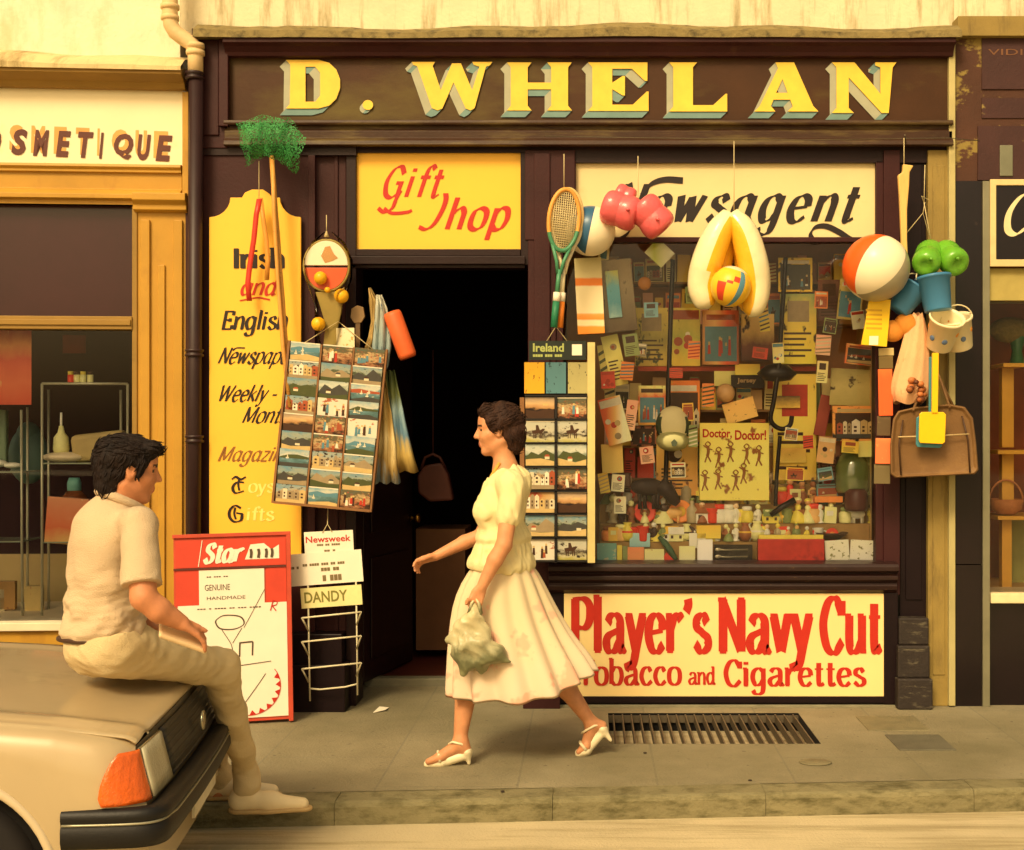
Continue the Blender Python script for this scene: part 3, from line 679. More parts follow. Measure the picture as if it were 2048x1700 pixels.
mb = MB(); word(mb, 'and', X(482), Z(592), 48*u, y, 12, 4, .5, .35, width=72*u); pen(mb, [(0,0),(34,6),(60,2)], 4, 2, .3, lambda q: (X(484)+q[0]*u, Z(603)+q[1]*u), y); mb.build('red_lettering', redl, t)
mb = MB(); word(mb, 'Magazines', X(438), Z(922), 40*u, y, 12, 3, .6, .45, width=160*u); mb.build('brown_lettering', mat('brown_script', (140,92,40), .6), t)
mb = MB()
f_ = lambda q: (X(468)+q[0]*u, Z(986)+q[1]*u)
pen(mb, [(0,28),(8,33),(18,28),(28,33)], 5, 2, .9, f_, y); pen(mb, [(24,22),(10,22),(2,12),(7,1),(24,5)], 6, 2, .2, f_, y); pen(mb, [(15,30),(13,18),(15,6)], 4, 2, 0, f_, y)
mb.build('black_initial', blackl, t); mb = MB(); f_ = lambda q: (X(462)+q[0]*u, Z(1042)+q[1]*u)
pen(mb, [(24,27),(12,32),(2,22),(2,9),(11,0),(24,3),(27,16)], 6, 2, .2, f_, y); pen(mb, [(13,28),(11,16),(14,5)], 4, 2, 0, f_, y); pen(mb, [(15,17),(28,15)], 4, 2, 1, f_, y)
mb.build('black_initial', blackl, t)
mb = MB(); word(mb, 'oys', X(500), Z(984), 34*u, y, 12, 4, .4, .1, width=52*u); mb.build('faded_lettering', mat('faded_lettering', (255,222,120), .6), t); mb = MB(); word(mb, 'ifts', X(496), Z(1040), 36*u, y, 12, 4, .4, .1, width=56*u); mb.build('faded_lettering', mat('faded_lettering', (255,222,120), .6), t)

# ================================================================ PAVEMENT SIGNBOARD AND PAPER RACK
t = thing('pavement_board', 'red and white sandwich board with hand drawn poster standing by the yellow pilaster', 'sandwich board', P(462, 1450, 6.95))
redp = mat('red_print', (204,66,44), .5, .1, 8); board_red = mat('worn_red_wood', (190,72,48), .5, .15, 8)
W_, H_ = .60, .99
AM = Matrix.Translation(P(350, 1452, 6.86)) @ Matrix.Rotation(math.radians(12), 4, 'Z') @ Matrix.Rotation(math.radians(-5), 4, 'X') @ Matrix.Rotation(math.radians(-1.0), 4, 'Y')
def amb(mat_, name, fn, parent=None, bev=0):
    b = MB(); fn(b); b.tf(AM); return b.build(name, mat_, parent or t, bev=bev)
pn = amb(board_red, 'panel', lambda b: (b.box(0, W_, 0, .02, 0, H_), b.box(W_-.012, W_+.012, -.012, .03, -.01, H_), b.box(-.005, W_+.012, -.012, .022, H_-.0, H_+.02)), bev=.002)
amb(board_red, 'rear_panel', lambda b: b.tf(Matrix.Translation((0, .03, H_)) @ Matrix.Rotation(math.radians(14), 4, 'X') @ Matrix.Translation((0, 0, -H_))) if False else (b.box(0, W_, 0, .02, -H_, 0), b.tf(Matrix.Translation((0, .03, H_-.004)) @ Matrix.Rotation(math.radians(20), 4, 'X'))))
amb(redp, 'header', lambda b: (b.box(.012, W_-.014, -.006, 0, H_-.16, H_-.015), b.box(.012, .18, -.006, 0, H_-.36, H_-.17), b.box(W_-.12, W_-.014, -.006, 0, H_-.36, H_-.17)), pn)
amb(mat('dark_trim', (92,44,34), .5), 'trim', lambda b: b.box(.0, W_-.014, -.012, -.0062, H_-.172, H_-.162), pn)
amb(white, 'poster', lambda b: (b.box(.02, W_-.014, -.0065, -.0005, .02, H_-.361), b.box(.13, W_-.13, -.0068, -.0005, H_-.361, H_-.175)), pn)
def hdr(b):
    u2 = .0027
    word(b, 'Star', .15, H_-.135, .135, -.0075, 20, 9, .2, .25, width=.2)
    b.add([(x+.37, -.0072, z+H_-.125) for x, z in ((0,0),(.18,0),(.18,.075),(.14,.05),(.1,.085),(.03,.08))], [(0,1,2,3,4,5)])
    pen(b, [(0,0),(0,.14)], .004, .004, 0, lambda q: (.128+q[0]+q[1]*.15, H_-.155+q[1]), -.0075)
amb(white, 'header_lettering', hdr, pn)
def ink(b):
    y = -.0085
    for i_, (gx, gz) in enumerate(((.40,.02),(.44,.03),(.48,.02),(.51,.025))):
        pen(b, [(gx, H_-.118), (gx+.004, H_-.09), (gx+.001, H_-.07)], .014, .008, 0, lambda q: q, y)
    vs_, fs_ = sans('GENUINE', .13, .032); b.add([Vector((.16, y, H_-.285))+v for v in vs_], fs_)
    vs_, fs_ = sans('HANDMADE', .20, .018); b.add([Vector((.17, y, H_-.335))+v for v in vs_], fs_)
    vs_, fs_ = sans('-- --- --', .11, .006); b.add([Vector((.17, y, H_-.215))+v for v in vs_], fs_)
    vs_, fs_ = sans('--- - ---- -- --- ----', .33, .006); b.add([Vector((.12, y, H_-.385))+v for v in vs_], fs_)
    pen(b, [(.22,.55),(.26,.57),(.34,.56),(.36,.52),(.31,.495),(.24,.50),(.215,.53),(.22,.55)], .008, .004, .6, lambda q: q, y)
    pen(b, [(.245,.495),(.29,.42),(.30,.38)], .004, .002, .3, lambda q: q, y); pen(b, [(.35,.50),(.30,.42)], .004, .002, .3, lambda q: q, y)
    pen(b, [(.335,.345),(.338,.42)], .008, .006, 0, lambda q: q, y); pen(b, [(.335,.42),(.405,.424)], .008, .006, 1, lambda q: q, y); pen(b, [(.405,.424),(.402,.35)], .008, .006, 0, lambda q: q, y)
    pen(b, [(.36,.10),(.42,.18),(.47,.25)], .004, .003, 0, lambda q: q, y); pen(b, [(.34,.30),(.50,.315)], .004, .003, 1.4, lambda q: q, y); pen(b, [(.47,.70),(.36,.50)], .003, .002, 0, lambda q: q, y)
amb(mat('ink', (82,66,50), .6), 'poster_lettering', ink, pn)
def redm(b):
    y = -.0085
    word(b, 'R', .0, 0, .01, y) if False else None
    pen(b, [(.50,.585),(.515,.64)], .006, .004, 0, lambda q: q, y); pen(b, [(.512,.64),(.535,.63),(.53,.615),(.508,.61)], .006, .004, 1, lambda q: q, y); pen(b, [(.51,.61),(.53,.582)], .006, .004, 0, lambda q: q, y)
    for a in range(8):
        th = math.radians(-100 + a*17); cx, cz = .38 + .165*math.cos(th), .185 + .15*math.sin(th)
        o_ = Vector((math.cos(th), math.sin(th))); p_ = Vector((-o_.y, o_.x))
        b.add([(cx+p_.x*.017, y, cz+p_.y*.017), (cx-p_.x*.017, y, cz-p_.y*.017), (cx-o_.x*.024, y, cz-o_.y*.024)], [(0,1,2)])
    pen(b, [(.38+.167*math.cos(math.radians(-105+a*10)), .185+.152*math.sin(math.radians(-105+a*10))) for a in range(15)], .004, .004, 0, lambda q: q, y)
amb(redl, 'poster_red_marks', redm, pn)

t = thing('newspaper_rack', 'white wire newspaper rack with title cards hanging beside the shop door', 'rack', P(660, 1400, F-.2))
d = F-.22; wire = mat('white_wire', (214,204,170), .4, .1, 8)
mb = MB(); r = .005
tilt = lambda px, py: P(px, py - (px-612)*.07, d)
mb.tube([P(616,1165,d), P(618,1300,d), P(620,1402,d)], r, 6); mb.tube([P(712,1160,d), P(714,1280,d), P(715,1390,d)], r, 6)
for y0 in (1236, 1284, 1338):
    a, b_ = P(617, y0+26, d), P(713, y0+14, d)
    f0, f1 = P(604, y0, d-.09), P(722, y0-12, d-.09)
    mb.tube([a, f0], r, 6); mb.tube([f0, f1], r, 6); mb.tube([f1, b_], r, 6)
mb.tube([P(618,1377,d), P(640,1379,d), P(690,1374,d), P(714,1368,d)], r, 6)
mb.build('wire_frame', wire, t)
mb = MB(); mb.tube([P(656,1015,F-.05), P(655,1048,d)], .003, 5); mb.tube([P(645,1066,d), P(655,1048,d), P(664,1064,d)], .003, 5); mb.build('hanger', st_m, t)
def rackcard(name, px, py, w, h, dd, m_, rot, paint):
    b = MB(); b.box(-w*M(d)/2, w*M(d)/2, -.003, 0, -h*M(d)/2, h*M(d)/2); T_ = Matrix.Translation(P(px, py, dd)) @ Matrix.Rotation(-rot, 4, 'Y')
    b.tf(T_); o = b.build(name, m_, t)
    for (txt, x, z, ww, hh, mm) in paint:
        b = MB(); vs_, fs_ = sans(txt, ww*M(d), hh*M(d), 0, 0, .02); b.add([Vector((x*M(d), -.0042, z*M(d)))+v for v in vs_], fs_); b.tf(T_); b.build('lettering', mm, o)
grey_ink = mat('grey_ink', (120,104,70), .6)
rackcard('title_card', 658, 1086, 98, 48, d+.004, white, .05, [('Newsweek', -46, 2, 90, 13, redl), ('--- -- ----', -24, -5, 46, 4, grey_ink), ('-- -', -10, -17, 22, 4, grey_ink)])
rackcard('title_card', 650, 1136, 150, 64, d-.002, white, .075, [('-- ---- --- -- ---', -44, 6, 84, 5, grey_ink), ('--- --', -8, -6, 36, 7, grey_ink), ('- ---', -6, -26, 38, 12, grey_ink), ('-- -', -70, 2, 18, 5, grey_ink)])
rackcard('title_card', 663, 1193, 122, 40, d-.006, mat('cream_card', (226,214,150), .6), .07, [('DANDY', -54, -10, 86, 22, mat('olive_ink', (120,116,52), .6))])

# ================================================================ POSTCARD RACKS
SEA = pic('postcard_sea', [(0,(90,83,59)), (.25,(77,107,106)), (.5,(102,138,143)), (.62,(206,203,181)), (1,(130,166,175))], .5, 3.4, ((207,197,168), .62, 6))
HILL = pic('postcard_hills', [(0,(83,80,51)), (.3,(113,108,72)), (.5,(70,80,59)), (.65,(158,163,144)), (1,(107,146,161))], .55, 3.6, ((56,46,37), .62, 7))
TOWN = pic('postcard_town', [(0,(91,65,49)), (.3,(135,92,66)), (.52,(184,158,117)), (.7,(166,169,153)), (1,(128,157,164))], .7, 4.2, ((54,35,29), .56, 8))
CROWD = pic('postcard_people', [(0,(63,45,35)), (.3,(160,111,75)), (.5,(192,164,120)), (.7,(104,90,61)), (1,(92,100,84))], .9, 5.0, ((170,82,62), .6, 9))
DUSK = pic('postcard_dusk', [(0,(33,26,25)), (.42,(45,34,32)), (.5,(187,139,89)), (.7,(210,174,126)), (1,(144,130,115))], .2, 3.0)
WHITEP = pic('postcard_white', [(0,(226,218,196)), (1,(220,211,187))], .1, 3.0, ((172,97,69), .6, 3.4))
GREENP = pic('postcard_green_valley', [(0,(61,77,55)), (.35,(98,118,95)), (.5,(150,160,139)), (.7,(203,203,184)), (1,(169,181,171))], .5, 3.4, ((45,57,45), .62, 5))
SEPIA = pic('postcard_horseman', [(0,(182,171,92)), (.2,(198,190,151)), (.36,(65,54,44)), (.5,(195,189,166)), (1,(187,187,168))], .4, 3.6, ((49,40,34), .6, 4))
RED = pic('postcard_red_door', [(0,(177,112,71)), (.4,(162,64,50)), (.62,(194,148,90)), (1,(206,177,126))], .4, 2.4, ((229,210,164), .62, 4), axis=0)
PDESC = {'sea': (SEA,'blue seaside view'), 'hill': (HILL,'hillside view'), 'town': (TOWN,'town street view'), 'crowd': (CROWD,'crowded figures'), 'dusk': (DUSK,'dark dusk view'), 'white': (WHITEP,'white with red motifs'), 'green': (GREENP,'green valley view'), 'horse': (SEPIA,'dark rider on pale ground'), 'red': (RED,'red doorway')}
ORD = ['top','second','third','fourth','fifth','sixth','seventh','eighth','ninth']
woodf = mat('rack_wood', (130,88,48), .6, .2, 8)
t = thing('postcard_rack', 'wide flat postcard rack of three columns tilted beside the shop door', 'postcard rack', P(660, 1010, F-.2))
RD = F-.24; mm_ = M(RD)
RM = Matrix.Translation(P(661, 851, RD)) @ Matrix.Rotation(math.radians(5.2), 4, 'Y') @ Matrix.Rotation(math.radians(-3), 4, 'X')
RW, RH = 192*mm_, 320*mm_
def rmb(name, m_, fn, parent): b = MB(); fn(b); b.tf(RM); return b.build(name, m_, parent)
rmb('backing', mat('rack_backing', (96,80,52), .8), lambda b: b.box(-RW/2, RW/2, .004, .012, -RH/2, RH/2), t)
rmb('frame', woodf, lambda b: (b.box(-RW/2-.012, -RW/2, -.02, .014, -RH/2-.012, RH/2+.006), b.box(RW/2, RW/2+.01, -.02, .014, -RH/2-.012, RH/2+.006), b.box(-RW/2, RW/2, -.022, .014, -RH/2-.014, -RH/2), b.box(-RW/6-.006, -RW/6+.003, -.02, .003, -RH/2, RH/2), b.box(RW/6-.003, RW/6+.006, -.02, .003, -RH/2, RH/2)), t)
rmb('hanger', st_m, lambda b: (b.tube([(-RW*.36,0,RH/2),(-.02,.02,RH/2+.14),(RW*.36,0,RH/2)], .003, 5)), t)
layout = [['sea','crowd','crowd'], ['town','hill','hill'], ['hill','green','sea'], ['town','white','sea'], ['dusk','crowd','white'], ['hill','crowd','sea'], ['sea','town','hill'], ['hill','hill','hill'], ['town','sea','crowd']]
COLN = ['left','middle','right']
SH = [mat('ink_'+n_, c_, .45, .12, 30) for n_, c_ in (('pale',(222,208,172)),('white',(232,222,196)),('stone',(160,140,106)),('moss',(78,84,48)),('slate',(72,70,64)),('brick',(168,84,54)),('seablue',(92,136,150)),('sand',(206,176,116)),('umber',(72,48,34)),('scarlet',(188,60,42)))]
def card_art(b, w, h, y, rr, key):
    """small printed shapes on a card face (local x,z), a hair in front of it"""
    n = [0]
    def add(pts, m_):
        n[0] += 1; b.m = m_; b.add([(x*w, y-.0003-.00012*n[0], z*h) for x, z in pts], [list(range(len(pts)))])
    R = rr.uniform
    if key in ('sea',):
        add([(-.49,.1+R(-.1,.15)),(-.2,R(.15,.3)),(.1,R(.1,.25)),(.49,R(.1,.3)),(.49,.0),(-.49,-.02)], rr.choice([4,6,7]))
        add([(-.49,-.49),(.49,-.49),(.49,R(-.35,-.2)),(R(-.1,.2),R(-.3,-.1)),(-.49,R(-.4,-.2))], rr.choice([8,5,4]))
        for _ in range(rr.randint(1,3)): x = R(-.35,.35); z = R(-.15,.1); add([(x-.06,z),(x+.06,z),(x+.04,z-.06),(x-.04,z-.06)], 2); add([(x-.02,z+.01),(x+.04,z+.01),(x,z+.2)], 1)
    elif key in ('hill','green'):
        add([(-.49,-.1),(-.3,R(.1,.3)),(-.05,R(-.05,.1)),(.2,R(.15,.36)),(.49,R(-.1,.1)),(.49,-.3),(-.49,-.3)], rr.choice([4,5,3]))
        add([(-.49,-.49),(.49,-.49),(.49,R(-.3,-.1)),(R(-.2,.2),R(-.35,-.15)),(-.49,R(-.3,-.1))], rr.choice([4,8,3]))
        x = R(-.3,.2); z = R(-.3,-.15); add([(x,z),(x+.16,z),(x+.16,z+.12),(x,z+.12)], 1); add([(x-.02,z+.12),(x+.18,z+.12),(x+.13,z+.22),(x+.03,z+.22)], rr.choice([6,5,9]))
    elif key in ('town','red'):
        x = -.47
        while x < .4:
            ww = R(.1,.22); hh = R(.1,.42); c_ = rr.choice([1,3,6,8,2]); add([(x,-.3),(x+ww,-.3),(x+ww,hh-.1),(x+ww/2,hh+R(-.1,.05)),(x,hh-.1)], c_)
            for q in range(2): add([(x+ww*.25,-.2+q*.18),(x+ww*.6,-.2+q*.18),(x+ww*.6,-.1+q*.18),(x+ww*.25,-.1+q*.18)], 9)
            x += ww + .01
        add([(-.49,-.49),(.49,-.49),(.49,-.3),(-.49,-.3)], rr.choice([3,5,8]))
    elif key in ('crowd','white'):
        for _ in range(rr.randint(4,7)):
            x = R(-.4,.4); z = R(-.45,-.2); hh = R(.25,.5); c_ = rr.choice([10,2,7,9,6]); add([(x-.05,z),(x+.05,z),(x+.035,z+hh),(x-.035,z+hh)], c_); add([(x-.03,z+hh),(x+.03,z+hh),(x+.03,z+hh+.1),(x-.03,z+hh+.1)], 8)
    elif key == 'horse':
        x = R(-.1,.1); add([(x-.2,-.1),(x+.12,-.08),(x+.24,.12),(x+.16,.14),(x+.06,.06),(x,.3),(x-.08,.3),(x-.08,.08),(x-.22,.04)], 9)
        for q in (-.17,-.1,.05,.11): add([(x+q,-.32),(x+q+.03,-.32),(x+q+.04,-.08),(x+q,-.08)], 9)
    else:
        add([(-.49,-.49),(.49,-.49),(.49,-.1),(.2,-.05),(-.1,-.16),(-.49,-.08)], 9); add([(R(-.1,.2),.12),(.28,.1),(.3,.2),(.1,.22)], 8)
    b.m = 0
RR = random.Random(5)
def post(px_local, pz_local, w, h, key, MM, label, group, lean=.16):
    b = MB(); b.box(-w/2, w/2, -.0015, 0, -h/2, h/2); card_art(b, w, h, -.0015, RR, key); b.m = 2
    if RR.random() < .4: b.box(-w/2, w/2, -.0024, -.0001, h*.44, h/2)
    b.tf(MM @ Matrix.Translation((px_local, -.012, pz_local)) @ Matrix.Rotation(lean, 4, 'X'))
    tag(b.build('postcard', [PDESC[key][0]] + SH), label, 'postcard', group)
for r_ in range(9):
    for c_ in range(3):
        key = layout[r_][c_]
        post((c_-1)*RW/3 + random.uniform(-.002,.002), RH/2 - (r_+.5)*RH/9 + random.uniform(-.002,.002), RW/3-.014, RH/9*1.02, key, RM,
             f'{PDESC[key][1]} postcard, {ORD[r_]} row of the {COLN[c_]} column in the wide rack', 'postcards in the wide hanging rack')

t = thing('postcard_rack', 'narrow black headed postcard rack of two columns beside the shop window', 'postcard rack', P(1112, 1125, F-.2))
RD2 = F-.2; m2 = M(RD2); RM2 = Matrix.Translation(P(1112, 1125, RD2))
def r2(name, m_, fn, parent=None): b = MB(); fn(b); b.tf(RM2); return b.build(name, m_, parent or t)
blk = mat('black_card', (30,26,24), .5)
r2('backing', blk, lambda b: b.box(-62*m2, 62*m2, .006, .02, 0, 400*m2))
r2('side_rail', mat('cream_rail', (206,188,124), .6, .15, 8), lambda b: (b.box(63*m2, 78*m2, -.02, .03, 0, 440*m2)))
r2('side_rail', woodf, lambda b: (b.box(-72*m2, -63*m2, -.02, .03, 0, 330*m2)))
hd = r2('header', mat('dark_green_card', (28,36,28), .5), lambda b: b.box(-54*m2, 60*m2, -.012, -.002, 405*m2, 443*m2))
def irl(b):
    vs_, fs_ = sans('Ireland', 62*m2, 17*m2, 0, 0, .03); b.add([Vector((-46*m2, -.0135, 421*m2))+v for v in vs_], fs_)
    vs_, fs_ = sans('---- --- ---', 58*m2, 5*m2, 0, 0, .02); b.add([Vector((-46*m2, -.0135, 411*m2))+v for v in vs_], fs_)
r2('header_lettering', mat('pale_green_ink', (160,168,96), .5), irl, hd)
r2('header_badge', white, lambda b: b.box(32*m2, 52*m2, -.0155, -.012, 414*m2, 436*m2), hd)
r2('hanger', st_m, lambda b: (b.tube([(-18*m2,-.005,443*m2),(0,0,472*m2),(22*m2,-.005,443*m2)], .003, 5)))
r2('wire_shelf', blk, lambda b: [b.box(-62*m2, 62*m2, -.03, .006, z*m2, (z+3)*m2) for z in (2,47,95,141,189,238,285,332)])
r2('wire_divider', blk, lambda b: b.box(-2*m2, 2*m2, -.03, .006, 0, 332*m2))
lay2 = [['dusk','crowd'], ['horse','horse'], ['green','green'], ['town','crowd'], ['red','dusk'], ['hill','hill'], ['white','horse']]
for r_ in range(7):
    for c_ in range(2):
        key = lay2[r_][c_]
        post((-32 + 64*c_)*m2, (332-23-r_*47)*m2, 58*m2, 43*m2, key, RM2, f'{PDESC[key][1]} postcard, {ORD[r_]} row of the {["left","right"][c_]} column in the narrow rack', 'postcards in the narrow rack', .1)
for k_, (x0, w_, c_, lb_) in enumerate(((-43, 40, (226,166,40), 'yellow'), (0, 40, (84,128,136), 'blue'), (44, 40, (176,166,110), 'pale mottled'))):
    b = MB(); b.box((x0-w_/2)*m2, (x0+w_/2)*m2, -.016, -.004, 338*m2, 400*m2); b.tf(RM2)
    tag(b.build('booklet', pic('booklet_'+lb_.split()[0], [(0,c_),(1,tuple(q*.9 for q in c_))], .3, 3, (tuple(q*.5 for q in c_), .6, 5))), f'{lb_} booklet standing in the top row of the narrow postcard rack', 'booklet', 'booklets in the narrow rack')

# ================================================================ GOODS HUNG OUTSIDE
HD = F-.16
def hang(px, py0, py1, dd=HD, px1=None, r=.0025): b = MB(); b.tube([P(px, py0, dd), P(px if px1 is None else px1, py1, dd)], r, 5); return b
def net_mat(name, col, thr):
    m, t_, b = nodes(name); n = noise(t_, 130, 1, .4); t_.links.new(mixc(t_, noise(t_, 7, 4), lin(tuple(q*.55 for q in col)), lin(tuple(min(255, q*1.25) for q in col))), b.inputs['Base Color'])
    a = ramp(t_, n, [(thr, (0,0,0)), (thr+.04, (1,1,1))]); t_.links.new(a, b.inputs['Alpha']); b.inputs['Roughness'].default_value = .7; return m
gnet = net_mat('green_netting', (50,136,66), .505)
t = thing('fishing_net', 'green mesh fishing net on two long bamboo canes above the yellow board', 'fishing net', P(545, 760, HD))
top = [(472,246),(486,240),(505,238),(525,232),(545,230),(562,234),(578,238),(594,252),(612,272)]
bot = [(492,333),(500,326),(513,322),(527,314),(540,312),(553,318),(566,328),(578,338),(592,347)]
for lay_, dz_ in ((0, -.07), (1, .0), (2, .06)):
    rows = []
    for j in range(12):
        v = j/11; row = []
        for i in range(33):
            f_ = i/4; a = min(int(f_), 7); f_ -= a
            tp = [top[a][k]*(1-f_)+top[a+1][k]*f_ for k in (0,1)]; bp = [bot[a][k]*(1-f_)+bot[a+1][k]*f_ for k in (0,1)]
            sh = 1 - .12*lay_
            x = tp[0]*(1-v)+bp[0]*v; y = tp[1]*(1-v)+bp[1]*v
            x = 540 + (x-540)*sh + random.uniform(-1.2,1.2) + 2*math.sin(j*.9+lay_*2); y = 285 + (y-285)*sh + random.uniform(-1.2,1.2) + 4*math.sin(i*.45+lay_*3)
            row.append(P(x, y, HD + dz_*(1-.9*v*abs(i-16)/16) - .05*math.sin(PI*v) + .014*math.sin(i*.55+lay_*2+v*2) + .008*math.sin(i*1.1+lay_) + random.uniform(-.004,.004)))
        rows.append(row)
    mb = MB(); mb.grid(rows); mb.build('net', gnet, t)
cane = mat('bamboo', (210,152,72), .5, .15, 8, dirt=((150,96,44), .6, 20, .1, (1,1,4)))
for a, b_, r in (((543,312),(577,765),.013), ((538,316),(552,480),.011)):
    mb = MB(); pts = [P(a[0]+(b_[0]-a[0])*k/8, a[1]+(b_[1]-a[1])*k/8, HD-.02-.01*(r<.012)) for k in range(9)]
    if r < .012: pts = [P(545,316,HD-.05), P(548,420,HD-.05), P(556,560,HD-.05), P(566,690,HD-.05), P(580,815,HD-.09)]
    mb.tube(pts, [r*(1+.12*(k % 2)) for k in range(len(pts))], 10); mb.build('cane', cane, t)

t = thing('toy_bow', 'red and tan curved toy strap hung in an inverted V on the yellow board', 'toy', P(515, 600, HD))
def strap(path, w_, m_, name, dd):
    b = MB(); rows = [[P(x-w_/2, y, dd), P(x+w_/2, y, dd)] for x, y in path]; b.grid(rows); return b.build(name, m_, t, solid=.008)
strap([(519,398),(513,430),(508,480),(500,530),(496,566),(499,602)], 10, mat('red_strap', (206,58,40), .4, .1, 9), 'red_strap', HD+.03)
strap([(521,396),(527,440),(533,480),(536,520),(534,560)], 9, mat('tan_strap', (214,146,60), .5, .1, 9), 'tan_strap', HD+.035)
hang(518, 322, 398, HD+.03).build('string', st_m, t)

t = thing('paddle_bat', 'round white and red toy bat with yellow balls in a net bag left of doorway', 'toy bat', P(655, 690, HD))
batw = mat('bat_white', (236,226,204), .35, .05); batr = mat('bat_red', (214,92,56), .35, .08); olive = mat('olive_handle', (150,130,66), .5, .15, 8)
mb = MB(); c = P(653, 531, HD-.02); n = 40; rx, rz = 43*M(HD), 49*M(HD)
pts = [(c.x+rx*math.cos(2*PI*k/n), c.z+rz*math.sin(2*PI*k/n)) for k in range(n)]
up_ = [q for q in pts if q[1] >= c.z-.016]; up_ = sorted(up_, key=lambda q: math.atan2(q[1]-c.z+.02, q[0]-c.x)); lo_ = sorted([q for q in pts if q[1] < c.z-.016], key=lambda q: math.atan2(q[1]-c.z, q[0]-c.x))
mb.m = 0; mb.prism(up_, HD-.03, HD-.012); mb.m = 1; mb.prism([lo_[-1], up_[0]] and (lo_ + [(up_[0][0], c.z-.013), (up_[-1][0], c.z-.013)][::1]), HD-.03, HD-.012)
mb.build('bat_face', [batw, batr], t, bev=.002)
mb = MB(); mb.add([P(a, b_, HD-.032) for a, b_ in ((642,512),(650,494),(660,492),(668,508),(676,516),(664,522),(650,526))], [list(range(7))]); mb.build('printed_figure', mat('tan_print', (190,140,88), .5), t)
mb = MB(); mb.tube([P(653+(45)*math.cos(2*PI*k/36), 531-51*math.sin(2*PI*k/36), HD-.02) for k in range(36)], .008, 6, True); mb.build('rim', olive, t)
mb = MB(); mb.prism([(X(a,HD), Z(b_,HD)) for a, b_ in ((632,585),(676,583),(690,575),(684,625),(676,660),(680,690),(648,692),(652,650),(642,615))], HD-.02, HD-.005); mb.build('handle', olive, t, bev=.003)
yb = mat('yellow_ball', (238,178,30), .4, .05)
for (a, b_, r) in ((683,592,14.5), (637,648,14), (641,556,13), (655,580,6)):
    mb = MB(); mb.ball(P(a, b_, HD-.055), r*M(HD), 18, 12); mb.build('ball', yb, t)
mb = hang(653, 430, 468, HD-.02); mb.lathe([(.0,0),(.016,0),(.004,.03),(0,.035)], P(653, 474, HD-.02), n=10); mb.build('string', st_m, t)
bagm = glass('clear_film', .5, (.96,.95,.9), 1.12)
mb = MB(); mb.lathe([(.02,.0),(.05,.04),(.07,.12),(.075,.24),(.13,.40),(.135,.50),(.09,.60),(.02,.66)], P(657, 700, HD-.03), n=20); mb.build('net_bag', bagm, t)

# bags, cloths and packets over the door leaf
t = tag(MB().card(691, 676, 36, 40, HD-.03, .02, .004).build('packet', pic('white_packet', [(0,(230,214,168)),(1,(232,220,184))], .1, 3, ((190,160,90), .62, 4))), 'small white packet on top of the wide postcard rack', 'packet')
t = thing('hand_mirror', 'small brown hand mirror hanging against the dark doorway', 'hand mirror', P(712, 690, HD+.05))
mb = MB(); mb.prism([(X(a,HD), Z(b_,HD)) for a, b_ in ((700,616),(712,609),(724,613),(727,632),(720,644),(706,645),(698,634))], HD+.04, HD+.06); mb.build('mirror_back', mat('dull_brown', (140,112,74), .4), t, bev=.003)
mb = MB(); mb.box(X(708,HD), X(717,HD), HD+.045, HD+.057, Z(700,HD), Z(645,HD)); mb.build('handle', mat('dull_brown2', (110,84,54), .4), t)
def sack(name, label, cat, rows_px, dd, m_, group=None, wav=.02, thick=.0):
    rows = []
    for k, (xl, xr, y) in enumerate(rows_px):
        n = 14; rows.append([P(xl+(xr-xl)*j/n, y + 3*math.sin(j*1.3+k), dd + wav*math.sin(j*1.2+k*.6) - .03*math.sin(PI*j/n)) for j in range(n+1)])
    b = MB(); b.grid(rows); o = b.build(name, m_, None, solid=.006); return tag(o, label, cat, group)
sack('blue_bag', 'crumpled pale blue plastic bag hanging in the doorway by an orange roll', 'bag', [(752,764,592),(748,774,616),(744,780,650),(742,782,690),(744,776,730),(750,768,748)], HD+.0, pic('blue_plastic', [(0,(110,134,140)),(.5,(150,166,164)),(1,(190,186,164))], .4, 5, ((84,96,104), .6, 8)))
sack('brown_bag', 'thin tan paper bag hung on a hook at the left of the doorway', 'bag', [(738,742,578),(738,756,600),(744,752,640),(738,748,676),(730,744,700)], HD+.02, mat('tan_paper', (168,140,84), .7, .2, 20))
mb = MB(); i = 0; mb.lathe([(.0,0),(.045,0),(.052,.02),(.052,.25),(.045,.27),(0,.27)], (0,0,-.135), n=16); mb.tf(Matrix.Translation(P(800,670,HD-.02)) @ Matrix.Rotation(math.radians(-20), 4, 'Y'))
tag(mb.build('paper_roll', mat('orange_paper', (224,102,52), .5, .12, 6, dirt=((240,170,110), .62, 8, .1, None))), 'orange red roll of paper tilted against the dark doorway', 'roll')
sack('printed_tea_towel', 'landscape printed tea towel flaring out beside the wide postcard rack', 'tea towel', [(764,790,742),(762,800,790),(756,812,850),(750,826,910),(742,836,944)], HD+.06, pic('towel_print', [(0,(140,110,58)),(.25,(186,160,90)),(.4,(92,128,150)),(.65,(150,176,180)),(.8,(104,112,60)),(1,(70,84,50))], .35, 2.2, ((206,190,140), .66, 4)), 'printed tea towels by the door')
sack('printed_tea_towel', 'cream and blue printed tea towel peeping out behind the wide postcard rack', 'tea towel', [(752,772,760),(750,782,820),(746,790,880),(740,794,930),(736,800,966)], HD+.02, pic('towel_print2', [(0,(120,150,170)),(.2,(160,130,70)),(.4,(226,206,150)),(.6,(196,166,100)),(1,(160,130,66))], .4, 2.4, ((110,90,50), .64, 4)), 'printed tea towels by the door')
t = thing('shoulder_bag', 'brown shoulder bag hanging inside the dark doorway', 'bag', P(872, 1003, 8.6))
lea = mat('brown_leather', (92,50,42), .5, .2, 6)
